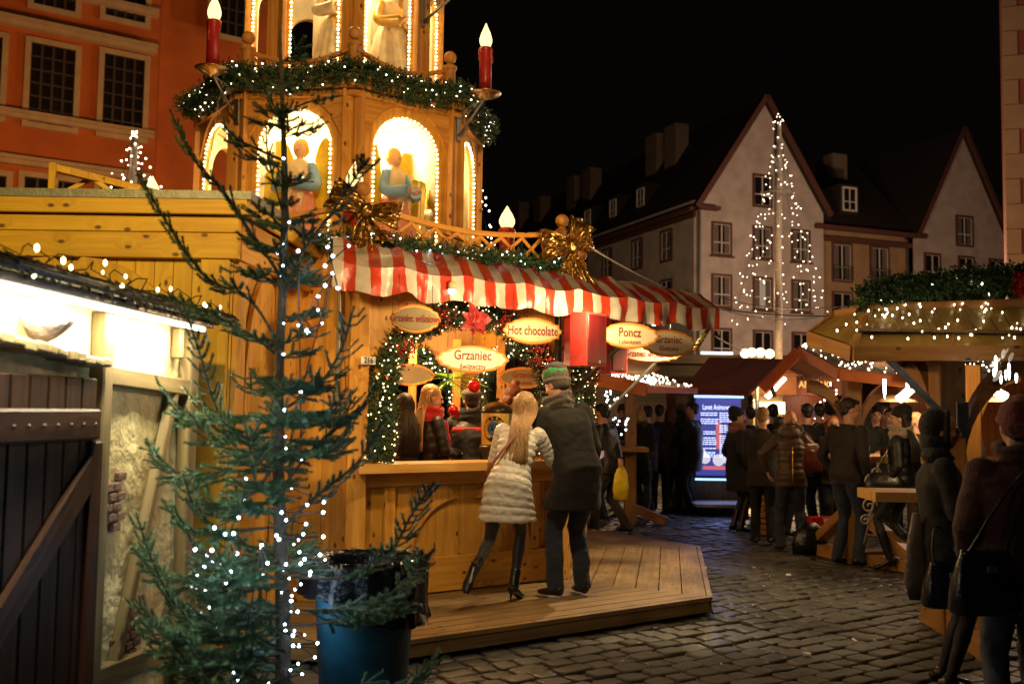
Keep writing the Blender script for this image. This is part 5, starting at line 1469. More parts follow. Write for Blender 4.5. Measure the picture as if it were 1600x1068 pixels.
# far stalls closing the view
for i, (px0, px1, y, z0_, z1_, m_, lab) in enumerate(((1176, 1222, 24, 1.0, 2.15, CREAMT, 'bright far stall front left of the bulb cone pole'), (1218, 1300, 26, .6, 2.2, ORANGEWOOD, 'far stall with red boarded front and dark hipped roof'))):
    s_ = E('far_stall', V((P((px0 + px1) / 2, 640, y).x, y, 0)), lab, 'stall', 'far stalls at the back of the market'); xa, xb = P(px0, 640, y).x, P(px1, 640, y).x
    q = MB(); q.prism([(0, 0), (xb - xa, 0), (xb - xa, z1_), (0, z1_)], V((xa, y, 0)), (1, 0, 0), UP, .1); q.build('wall', m_, s_)
    q = MB(); q.beam(V((xa - .2, y - .3, z1_ + .15)), V((xb + .2, y - .3, z1_ + .15)), .5, .5, UP, .01); q.quad([V((xa - .3, y - .6, z1_ + .35)), V((xb + .3, y - .6, z1_ + .35)), V((xb - .3, y + 1, z1_ + 1.0)), V((xa + .3, y + 1, z1_ + 1.0))]); q.build('roof', UNDER, s_)
    if i == 0:
        q = MB(); q.box(V(((xa + xb) / 2, y - .2, 1.75)), (1, 0, 0), (0, 1, 0), UP, xb - xa, .1, .28, 0); q.build('light_strip', MATS['lamp_globe'], s_)
    else:
        text_mesh('sign_lettering', 'ANIOŁKI', V(((xa + xb) / 2 + .05, y - .66, 2.36)), (1, 0, 0), UP, .24, glow('sign_amber', (1, .55, .16), .8), s_, xs=.9, bold=.02)
        lamp("stall_lamp_light", 'POINT', ((xa + xb) / 2, y - 1, 2.0), 26, (1, .6, .4), .1)
q = MB(); xa, xb = P(1186, 640, 23.5).x, P(1226, 640, 23.5).x; q.tube([P(1198, 620, 23.5), P(1226, 590, 23.5)], .07, 8); o = q.build('fluorescent_lamp', MATS['lamp_tube']); T(o, 'slanting bright lamp beside the foot of the bulb cone pole', 'lamp')
q = MB(); c_ = P(1120, 552, 30); q.box(c_, (1, 0, 0), (0, 1, 0), UP, .95, .1, .10, 0); o = q.build('shop_light', glow('cold_shop_light', (.8, .9, 1.0), 2.0)); T(o, 'cold white shop light under the pale corner house', 'shop light')
# dark bases of the far side
q = MB(); q.box(V((9, 30, 1.5)), (1, 0, 0), (0, 1, 0), UP, 16, 2, 3.0, 0); q.box(V((9, 29.2, 3.1)), (1, 0, 0), (0, 1, 0), UP, 16.6, 3.4, .25, 0); o = q.build('far_stall_row', SHADEW); T(o, 'long dark row of closed stalls in front of the pale houses', 'stall row')
# cold bulbs twinkling between the stalls
for lab, px, py, y, sx_, sy_, n, m_ in (('cold white bulbs glimmering behind the booth right of the man in the bobble hat', 965, 640, 13.5, 28, 45, 26, B_BLUE), ('cold bulbs hanging beside the far red stall', 1292, 622, 17, 20, 32, 22, B_BLUE), ('warm bulbs between the screen kiosk and the middle shelter', 1190, 640, 17, 20, 16, 14, B_WARM)):
    rng = random.Random(px); pts = [P(px + rng.uniform(-sx_, sx_), py + rng.uniform(-sy_, sy_), y + rng.uniform(-.3, .3)) for _ in range(n)]; pts.sort(key=lambda p: p.z)
    string_light(lab, pts, pts, .012, m_, 'bulbs glimmering between the stalls', cr=.004)
# bulbs on the roofs light the canvas round them
for pp, w in ((P(1380, 566, 11.3), 5), (P(1280, 552, 12.0), 5), (P(1040, 588, 13.8), 6), (P(1430, 512, 6.6), 2.2), (P(1550, 512, 6.6), 2.2)):
    lamp("roof_bulb_light", 'POINT', tuple(pp + UP * .12), w, WARM, .06)
# ================================================================== SIGNS
SF = mat('sign_face', (.78, .66, .44), .4, nscale=6, namt=.12, bump=.02); SFD = mat('sign_face_shaded', (.30, .235, .13), .5, nscale=6, namt=.2, bump=.02)  # second face is a darker copy, its colour stands in for missing lamplight
SR = mat('sign_rim', (.62, .16, .05), .45, nscale=10, bump=.02); SY = mat('sign_yellow', (.80, .42, .07), .45, nscale=9, namt=.2, bump=.02); INKR = mat('maroon_ink', (.26, .018, .02), .5, bump=0)
def sign_outline(w, h, n=10):
    """ornate label: long bellied oval with stepped ends"""
    pts = []
    for i in range(n + 1): 
        t = -1 + 2 * i / n; pts.append((t * w * .32, h * (.37 + .13 * cos(t * pi / 2))))
    pts += [(w * .345, h * .30), (w * .385, h * .275), (w * .43, h * .25), (w * .452, h * .17), (w * .462, h * .10), (w * .49, h * .06), (w * .5, 0)]
    half = pts[:]
    half += [(x, -y) for x, y in reversed(pts[:-1])]
    right = [p for p in half if p[0] >= 0]
    full = right + [(-x, y) for x, y in reversed(right)]
    out = []
    for p in full:
        if not out or (abs(p[0] - out[-1][0]) + abs(p[1] - out[-1][1])) > 1e-4: out.append(p)
    if abs(out[0][0] - out[-1][0]) + abs(out[0][1] - out[-1][1]) < 1e-4: out.pop()
    return out
def sign(c, w, h, u, lines, label, shaded=False, hang=.12, glowing=0.0, name='hanging_sign', tilt=0.0, group='ornate drink signs hung under the awning'):
    c = V(c); u = V(u).normalized(); v = UP; 
    if tilt: v = (UP + u * tilt).normalized(); u = (u - UP * tilt).normalized()
    n = u.cross(v)
    o = E(name, c, label, 'sign', group)
    o1 = sign_outline(w, h); q = MB(); q.prism(o1, c, u, v, .012); q.build('board', SR, o)
    q = MB(); q.prism([(x * .965, y * .92) for x, y in o1], c + n * .0075, u, v, .004); q.build('yellow_border', SY, o)
    q = MB(); q.prism([(x * .90, y * .78) for x, y in o1], c + n * .0105, u, v, .004)
    q.build('face', SFD if shaded else (LITF if glowing else SF), o)
    for s, dy, hh, xs in lines: text_mesh('lettering', s, c + n * .014 + v * dy, u, v, hh, INKR, o, xs=xs, bold=.018)
    q = MB()
    for sx in (-.33, .33): q.tube([c + u * (w * sx) + v * h * .42, c + u * (w * sx) + v * (h * .42) + UP * hang], .0025, 4)
    q.build('cord', CABLE, o)
LITF = mat('sign_face_lamplit', (.80, .68, .45), .4, bump=0, emis=(1, .74, .42), stren=.30)  # weak emission stands in for lamplight falling on the board
u1 = od(36)
ut = V((.93, .30, 0))
sign(P(649, 498, 6.75), .355, .20, ut, [('Grzaniec wiśniowy', 0, .072, .62)], 'dull unlit oval sign reading Grzaniec wiśniowy at the left end under the awning', shaded=True, hang=.22)
sign(P(832, 517, 7.45), .47, .205, ut, [('Hot chocolate', 0, .098, .70)], 'oval sign reading Hot chocolate, left of the red speaker', hang=.2)
sign(P(738, 561, 7.35), .57, .205, ut, [('Grzaniec', .026, .098, .82), ('świąteczny', -.056, .058, .75)], 'lamp-lit oval sign reading Grzaniec świąteczny, lowest over the counter', glowing=1, hang=.3)
sign(P(983, 524, 8.2), .545, .22, ut, [('Poncz', .022, .105, .80), ('z adwokatem', -.056, .052, .72)], 'oval sign reading Poncz, right of the front red speaker', hang=.16)
sign(P(1044, 536, 8.9), .55, .25, ut, [('Grzaniec', .03, .09, .8), ('śliwkowy', -.05, .062, .8)], 'oval sign reading śliwkowy, half hidden behind the Poncz sign', hang=.1)
sign(P(1014, 553, 9.3), .66, .17, ut, [('Grzaniec wrocławski', .0, .082, .72)], 'long oval sign reading Grzaniec wrocławski, behind the Poncz sign', hang=.3)
sign(P(992, 574, 9.8), .55, .15, ut, [('Herbata z rumem', 0, .06, .7)] if False else [], 'amber oval sign whose writing is hidden, lowest behind the Poncz sign', hang=.4)
sign(P(818, 590, 10.9), .60, .24, ut, [('Grzaniec', .03, .09, .8), ('wrocławski', -.055, .055, .8)], 'reddish oval sign seen through the arch above the bun-haired woman', shaded=True, hang=.5)
sign(P(640, 585, 10.6), .56, .24, ut, [], 'reddish oval sign seen through the arch behind the left garland', shaded=True, hang=.5)
# wall lamp of the awning: small conical fitting
for (pp, lab) in (((P(1022, 502, 8.6)), 'small bright lamp bulb hanging behind the Poncz sign'), (P(706, 452, 7.3), 'small lamp bulb under the awning above the Grzaniec świąteczny sign')):
    o = E('hanging_lamp', pp, lab, 'lamp'); q = MB(); q.lathe(pp, [(.012, .06), (.03, .05), (.034, .0)], 12); q.tube([pp + UP * .06, pp + UP * .14], .003, 4); q.build('socket', CREAMT, o)
    q = MB(); q.ball(pp - UP * .012, .028, 2); q.build('bulb', TUBE, o)
# ================================================================== SPEAKERS
RSP = mat('red_speaker_shell', (.62, .05, .045), .45, nscale=30, namt=.1, bump=.1, bscale=200)
def grille():
    m, nt, b = newmat('speaker_grille'); uv = N(nt, 'ShaderNodeTexCoord'); mp = N(nt, 'ShaderNodeMapping'); mp.inputs['Scale'].default_value = (110, 110, 110); nt.links.new(uv.outputs['Object'], mp.inputs[0])
    vo = N(nt, 'ShaderNodeTexVoronoi'); vo.inputs['Randomness'].default_value = 0; vo.inputs['Scale'].default_value = 1; nt.links.new(mp.outputs[0], vo.inputs['Vector'])
    f = mathn(nt, 'LESS_THAN', vo.outputs['Distance'], .36); c = mixc(nt, f, (.10, .006, .008), (.012, .002, .003)); nt.links.new(c, b.inputs['Base Color']); b.inputs['Roughness'].default_value = .4
    return m
GRL = grille()
def speaker(c, u, w, dpt, h, label):
    c = V(c); u = V(u).normalized(); n = u.cross(UP)
    o = E('loudspeaker', c, label, 'loudspeaker', 'red loudspeakers on the booth corner')
    q = MB(); q.prism([(-w / 2, -dpt / 2), (w / 2, -dpt / 2), (w / 2 - .0, dpt * .1), (w * .3, dpt / 2), (-w * .3, dpt / 2), (-w / 2, dpt * .1)], c, u, -n if False else V((-u.y, u.x, 0)), h); 
    q.build('cabinet', RSP, o)
    q = MB(); q.box(c + n * (dpt / 2 + .004), u, n, UP, w * .86, .012, h * .92, .003); q.build('grille', GRL, o)
    q = MB(); q.box(c + n * (dpt / 2 + .013) - UP * h * .42 + u * w * .12, u, n, UP, .022, .003, .028, .001); q.build('badge', METAL, o)
    q = MB()
    for z in (-.15, .15): q.box(c - n * (dpt / 2 + .03) + UP * z * h, u, n, UP, w * .4, .08, .03, .002)
    q.build('bracket', SCREEN_BLK, o)
su = V((cos(radians(48)), sin(radians(48)), 0))
speaker(P(911, 531, 8.1), su, .27, .27, .43, 'front red loudspeaker with a dark grille between the Hot chocolate and Poncz signs')
speaker(P(951, 541, 9.2), su, .26, .24, .50, 'rear red loudspeaker partly hidden behind the front one and the Poncz sign')
q = MB(); pb = P(872, 545, 8.3); q.box(pb, od(36), od(-54), UP, .035, .06, .55, .004); o = q.build('speaker_mount', SCREEN_BLK); T(o, 'black mounting rail on the corner post beside the front speaker', 'mount')
# ================================================================== GARLANDS OF THE ARCHES
def arch_path(k, r=AP + .05, hw=.83, zs=1.72, rise=.66, z0=1.2, part=None):
    c, u, n = face(k, r); L = [c - u * hw + UP * (z0 + (zs - z0) * i / 6) for i in range(6)] + [c + u * (hw * cos(pi - pi * i / 24)) + UP * (zs + rise * sin(pi - pi * i / 24)) for i in range(25)] + [c + u * hw + UP * (zs - (zs - z0) * i / 6) for i in range(1, 7)]
    return L
pth = arch_path(1)
_n1 = od(-54)
garland('thick garland round the front arch of the booth, full of small warm bulbs', pth, lambda t: .135 if t < .22 else (.10 if t < .8 else .11), 3400, L=.085, seed=21, nb=230, wid=.006, bm=B_WARM, br=.0055, face=_n1, light_label='string of small warm bulbs in the garland of the front arch')
garland('garland round the right-hand arch of the booth behind the man in black', arch_path(2), .12, 2400, L=.085, seed=22, nb=190, wid=.006, bm=B_WARM, br=.0055, face=od(-9), light_label='string of warm bulbs in the garland of the right-hand arch')
for k, lab in ((4, 'garland round the rear right arch seen through the booth'), (5, 'garland round the rear middle arch seen through the booth'), (3, 'garland round the far side arch of the booth')):
    garland(lab, arch_path(k, AP - .12, hw=.76, rise=.6), .10, 1300, L=.09, seed=30 + k, nb=150, wid=.007, bm=B_WARM if k == 5 else B_WHITE, br=.008, face=-od(MIDS[k]), light_label='string of bulbs in the ' + lab)
def berries(c, s, n, label, seed):
    rng = random.Random(seed); q = MB()
    for _ in range(n):
        p = V(c) + V((rng.gauss(0, s), rng.gauss(0, s * .5), rng.gauss(0, s * 1.2))); q.ball(p, .0085 * rng.uniform(.8, 1.2), 1)
    o = q.build('berry_cluster', BERRY); T(o, label, 'berries', 'red berry clusters in the arch garlands')
_P = lambda px, py, y: P(px, py, y)
berries(P(632, 545, 7.25), .055, 80, 'long cluster of red berries on the upper left curve of the front garland', 1)
berries(P(695, 495, 7.45), .035, 45, 'cluster of red berries just left of the poinsettia', 2)
berries(P(790, 500, 7.75), .03, 35, 'small cluster of red berries just right of the poinsettia', 3)
berries(P(838, 552, 8.0), .06, 90, 'cluster of red berries under the Hot chocolate sign', 4)
berries(P(856, 575, 8.05), .05, 60, 'cluster of red berries above the green bobble hat', 5)
berries(P(928, 585, 8.8), .05, 60, 'cluster of red berries under the red speakers', 6)
# poinsettia
def poinsettia(c, s, label, seed, n_=None):
    o = E('poinsettia', c, label, 'flower'); rng = random.Random(seed); n = V(n_ or _n1); u = UP.cross(n).normalized(); v = n.cross(u)
    for ring, (cnt, L, lift) in enumerate(((7, 1.0, .05), (6, .72, .25), (5, .45, .5))):
        for i in range(cnt):
            a = 2 * pi * (i + .4 * ring) / cnt + rng.uniform(-.15, .15); d = (u * cos(a) + v * sin(a)); sd = n.cross(d)
            LL = L * s * rng.uniform(.8, 1.2); q = MB(); g = []
            for k in range(9):
                t = k / 8; w = .26 * LL * sin(pi * min(1, t * .93 + .05)) ** .8 * (1.25 - t * .5)
                cc = V(c) + d * (LL * t) + n * (lift * LL * sin(t * 1.7) * .7 + .02 - .15 * LL * t * t)
                g.append([q.bm.verts.new(cc - sd * w + n * .02 * s), q.bm.verts.new(cc - n * .01 * s), q.bm.verts.new(cc + sd * w + n * .02 * s)])
            for k in range(8):
                for j in range(2): q.bm.faces.new((g[k][j], g[k][j + 1], g[k + 1][j + 1], g[k + 1][j])).smooth = True
            q.build('petal', REDPETAL, o)
    q = MB()
    for i in range(9): q.ball(V(c) + n * .35 * s * .3 + u * rng.uniform(-.09, .09) * s + v * rng.uniform(-.09, .09) * s, .035 * s, 1)
    q.build('flower_centre', GILT, o)
poinsettia(P(741, 501, 7.35), .135, 'big red poinsettia at the top of the front arch garland', 2)
poinsettia(P(716, 655, 9.6), .12, 'red poinsettia inside the booth beside the man in the cap', 3)
# baubles and plant inside
BAU = mat('red_bauble', (.62, .015, .02), .12, .5, nscale=10, bump=0)
for px, py, y, r, lab in ((741, 603, 8.6, .055, 'shiny red bauble hanging inside the booth right above the man in the cap'), (708, 640, 9.2, .045, 'large red bauble inside the booth left of the cap')):
    o = E('bauble', P(px, py, y), lab, 'bauble', 'red baubles inside the booth'); q = MB(); q.ball(P(px, py, y), r, 3); q.build('ball', BAU, o); q = MB(); q.lathe(P(px, py, y) + UP * r * .97, [(.012, 0), (.012, .014)], 10); q.tube([P(px, py, y) + UP * r, P(px, py, y) + UP * (r + .3)], .0015, 4); q.build('cap', GOLD, o)
LEAF = mat('bright_leaf', (.16, .36, .03), .45, nscale=14, bump=.1)
pl = E('fern_plant', P(702, 600, 9.6), 'bright green fern leaves hanging inside the booth behind the blonde woman', 'plant'); rng = random.Random(5); q = MB()
for i in range(16):
    a = rng.uniform(0, 6.28); b0_ = P(700, 590, 9.6); d = V((cos(a), sin(a) * .6, rng.uniform(-.9, .35))).normalized(); L = rng.uniform(.25, .42)
    for k in range(14):
        t = k / 14; p = b0_ + d * (L * t) - UP * (.25 * t * t * L); sd = d.cross(UP).normalized()
        for s_ in (-1, 1):
            w = .085 * sin(pi * min(1, t + .12)) + .01; tip = p + sd * (s_ * w) + d * .03 - UP * .012; q.bm.faces.new([q.bm.verts.new(p - d * .009), q.bm.verts.new(p + d * .012), q.bm.verts.new(tip)])
q.build('leaf', LEAF, pl); q = MB(); q.tube([P(700, 590, 9.6), P(700, 545, 9.6)], .01, 6); q.build('stem', TWIG, pl)
# shelves, core post and lit rims inside the booth
core = E('booth_shelf', V((-1.4, 10.6, .14)), 'pine shelf unit standing inside the booth behind the staff', 'shelf')
q = MB(); cc_ = P(775, 640, 11.3)
for dx in (-.45, .05, .55): q.beam(V((cc_.x + dx - .5, 11.3, .14)), V((cc_.x + dx - .5, 11.3, 2.4)), .09, .06, V((0, 1, 0)))
q.build('upright', PINEB, core)
for z in (.5, .95, 1.35):
    q = MB(); q.beam(V((cc_.x - 1.0, 11.28, z)), V((cc_.x + .1, 11.28, z)), .3, .03, UP); q.build('shelf_board', PINEB, core)
rng = random.Random(3)
for i in range(8):
    q = MB(); b_ = V((cc_.x - .85 + i * .12, 11.25, 1.367 if i % 2 else .967)); h_ = rng.uniform(.2, .26); q.lathe(b_, [(.032, 0), (.033, h_ * .6), (.012, h_ * .78), (.012, h_)], 10)
    o = q.build('bottle', mat('bottle_glass%d' % 0, (.10, .03, .02), .1, bump=0) if 'bottle_glass0' not in MATS else MATS['bottle_glass0']); T(o, 'dark bottle on the ' + ('upper' if i % 2 else 'middle') + ' board of the shelf unit inside the booth', 'bottle', 'dark bottles on the booth shelf, ' + ('upper board' if i % 2 else 'middle board'))
# ================================================================== URN, CUP, PAPERS ON THE COUNTER
ub = P(776, 706, 8.5); ub = V((ub.x, ub.y, 1.188))
urn = E('drink_urn', ub, 'steel drink urn with a domed lid and round blue badge on the counter', 'urn')
q = MB(); q.lathe(ub, [(.145, 0), (.15, .01), (.15, .10), (.14, .115)], 28); q.build('base', SCREEN_BLK, urn)
q = MB(); q.lathe(ub + UP * .115, [(.13, 0), (.135, .01), (.135, .27), (.13, .28)], 32); body = q.build('body', METALD, urn)
q = MB(); q.lathe(ub + UP * .395, [(.142, 0), (.142, .012), (.12, .05), (.07, .08), (.02, .09)], 28); q.tube([ub + UP * .48, ub + UP * .50], .008, 8); q.ball(ub + UP * .508, .016, 2); q.build('lid', mat('dark_lid', (.05, .035, .02), .3, .6, bump=0), urn)
q = MB(); K = 14; rr = .1365
cd = (V((0, 0, 0)) - V((ub.x, ub.y, 0))).normalized(); ba = atan2(cd.y, cd.x) - .18
def cyl(a, z, r=rr): return ub + V((cos(ba + a) * r, sin(ba + a) * r, .115 + z))
for i in range(K):
    a0_, a1_ = -1.0 + 2.0 * i / K, -1.0 + 2.0 * (i + 1) / K; q.quad([cyl(a0_, .01), cyl(a1_, .01), cyl(a1_, .27), cyl(a0_, .27)])
q.build('label_sheet', mat('yellow_label', (.75, .50, .10), .4, bump=0), body)
def badge(r, m_, d_, nm):
    q = MB(); ring = [q.bm.verts.new(cyl(r * cos(t * 2 * pi / 28) / rr, .14 + r * 1.12 * sin(t * 2 * pi / 28), rr + d_)) for t in range(28)]; c_ = q.bm.verts.new(cyl(0, .14, rr + d_ + .0005))
    for i in range(28): q.bm.faces.new((ring[i], ring[(i + 1) % 28], c_))
    return q.build(nm, m_, body)
badge(.098, SCREEN_BLK, .0015, 'badge_ring'); badge(.062, mat('badge_cream', (.7, .65, .5), .4, bump=0), .0035, 'badge_ring'); badge(.057, mat('badge_blue', (.03, .10, .42), .4, nscale=30, col2=(.12, .3, .7), bump=0), .005, 'badge_picture')
q = MB()   # fir trees and snow in the badge picture
for (a, h_, w_) in ((-.012, .05, .014), (.014, .038, .012), (.030, .026, .009)):
    q.bm.faces.new([q.bm.verts.new(cyl(a / rr * 1.0 - w_ / rr, .125, rr + .0065)), q.bm.verts.new(cyl(a / rr + w_ / rr, .125, rr + .0065)), q.bm.verts.new(cyl(a / rr, .125 + h_, rr + .0065))])
q.build('badge_firs', mat('badge_navy', (.01, .03, .12), .4, bump=0), body)
word = 'PODBIEN'; GY = mat('badge_yellow_ink', (.85, .55, .06), .4, bump=0)
for i, ch in enumerate(word):
    t = radians(158 - i * 28); cpos = cyl(.080 * cos(t) / rr, .14 + .080 * 1.12 * sin(t), rr + .0035); nn = V((cos(ba + .08 * cos(t) / rr), sin(ba + .08 * cos(t) / rr), 0)); uu = UP.cross(nn).normalized()
    up_ = (uu * cos(t) + UP * sin(t)).normalized(); rt = up_.cross(nn).normalized()
    text_mesh('badge_letter', ch, cpos, rt if rt.cross(up_).dot(nn) > 0 else -rt, up_, .036, GY, body, xs=.85, bold=.02)
q = MB(); cp = G(731, 706, 1.19); q.lathe(V((cp.x, cp.y, 1.188)), [(.024, 0), (.031, .085), (.033, .088), (.029, .086), (.024, .02)], 20); o = q.build('paper_cup', mat('white_paper', (.80, .78, .74), .5, bump=0)); T(o, 'white paper cup standing alone on the booth counter', 'cup')
q = MB(); cp = G(660, 707, 1.19); q.box(V((cp.x, cp.y, 1.192)), od(30), od(120), UP, .28, .16, .003, 0); o = q.build('leaflet', mat('printed_leaflet', (.35, .28, .40), .4, nscale=30, bump=0)); T(o, 'printed leaflet lying on the left part of the counter', 'leaflet')
q = MB(); cp = V((kq.x + .05, 10.62, 1.168)); q.lathe(cp, [(.028, 0), (.038, .11), (.040, .113), (.036, .11)], 16); o = q.build('paper_cup', MATS['white_paper']); T(o, 'white paper cup on the standing table beside the young man in profile', 'cup')
for i, dx in enumerate((.28, .40, .52)):
    q = MB(); cp = V((kq.x + dx, 10.75, 1.168)); q.lathe(cp, [(.035, 0), (.042, .05), (.038, .09)], 14); o = q.build('mug', MATS['bottle_glass0']); T(o, 'small dark mug on the standing table in front of the smiling man', 'mug', 'dark mugs on the standing table')
# ================================================================== LITTER BIN
BINM = mat('teal_bin_plastic', (.012, .085, .125), .5, nscale=5, namt=.6, bump=.1); BAGM = mat('black_bin_bag', (.006, .006, .008), .22, bump=.5, bscale=25)
bc = V((P(572, 870, 5.25).x, 5.25, 0))
bn = E('litter_bin', bc, 'teal plastic litter bin lined with a black bag, behind the spruce at the deck corner', 'bin')
q = MB(); q.lathe(bc, [(.21, 0), (.215, .02), (.262, .74), (.285, .76), (.285, .80), (.27, .80), (.25, .70), (.2, .1)], 36); q.build('body', BINM, bn)
q = MB(); q.box(bc + V((.28, -.02, .60)), V((1, 0, 0)), V((0, 1, 0)), UP, .05, .22, .03, .008); q.build('handle', BINM, bn)
q = MB(); rings = []; K = 90
for j, (r, z) in enumerate(((.15, .50), (.225, .62), (.252, .79), (.270, .832), (.302, .835), (.318, .78), (.326, .69), (.336, .61))):
    rg = []
    for i in range(K):
        a = 2 * pi * i / K; w = noise.fractal(V((cos(a) * 3, sin(a) * 3, z * 5)), 1, 2, 4)
        rr_ = r * (1 + .045 * w * (1 if j > 2 else .6)) + (.012 * sin(a * 17 + w * 4) if j > 3 else 0)
        zz = z + (.10 * max(0, cos(a + .5)) * -1 if j >= 6 else 0) + .012 * noise.noise(V((a * 6, j, 0))) + (.045 * (cos(a) < -.1) if j >= 6 else 0)
        rg.append(q.bm.verts.new(bc + V((cos(a) * rr_, sin(a) * rr_, zz))))
    rings.append(rg)
q._rings(rings, K, cap=False); q.build('bin_bag', BAGM, bn)
q = MB()
for i in range(9):
    a = i * .7; q.ball(bc + V((cos(a) * .1, sin(a) * .1, .60 + .03 * (i % 3))), .07, 2, (1, .8, .6))
o = q.build('rubbish', mat('crumpled_paper', (.42, .38, .32), .7, bump=.8), bn)
# paper scraps on the cobbles
for i, (px, py, lab) in enumerate(((1052, 857, 'white scrap lying at the far edge of the deck'), (1101, 888, 'small white scrap right of the deck corner'), (1261, 1022, 'white crumpled scrap at the bottom of the photo'), (1180, 945, 'thin white straw on the open cobbles right of the deck'), (1420, 922, 'pale scrap near the near shelter foot'), (1368, 905, 'thin pale straw in front of the middle shelter'), (1335, 1000, 'thin twig-like straw low on the right cobbles'), (1232, 898, 'small pale scrap in the middle of the right cobbles'))):
    g_ = G(px, py, .02); q = MB(); a = i * 1.3; L = .10 if 'straw' in lab else .05
    q.box(g_ + UP * .006, V((cos(a), sin(a), 0)), V((-sin(a), cos(a), 0)), UP, L, .012 if 'straw' in lab else .035, .006 if 'straw' in lab else .018, .002)
    for v in q.bm.verts: v.co += V((0, 0, .008 * noise.noise(v.co * 60)))
    o = q.build('paper_scrap', MATS['white_paper']); T(o, lab, 'scrap', 'paper scraps on the cobbles')

rng = random.Random(77)
for i in range(26):
    g_ = G(rng.uniform(960, 1400), rng.uniform(880, 1040), .02); q = MB(); a = rng.random() * 6.3; q.box(g_ + UP * .004, V((cos(a), sin(a), 0)), V((-sin(a), cos(a), 0)), UP, rng.uniform(.015, .035), .009, .006, .001)
    o = q.build('cigarette_end', MATS['white_paper'] if i % 2 else CREAMT); T(o, 'tiny pale cigarette end lying on the cobbles', 'cigarette end', 'cigarette ends on the cobbles')
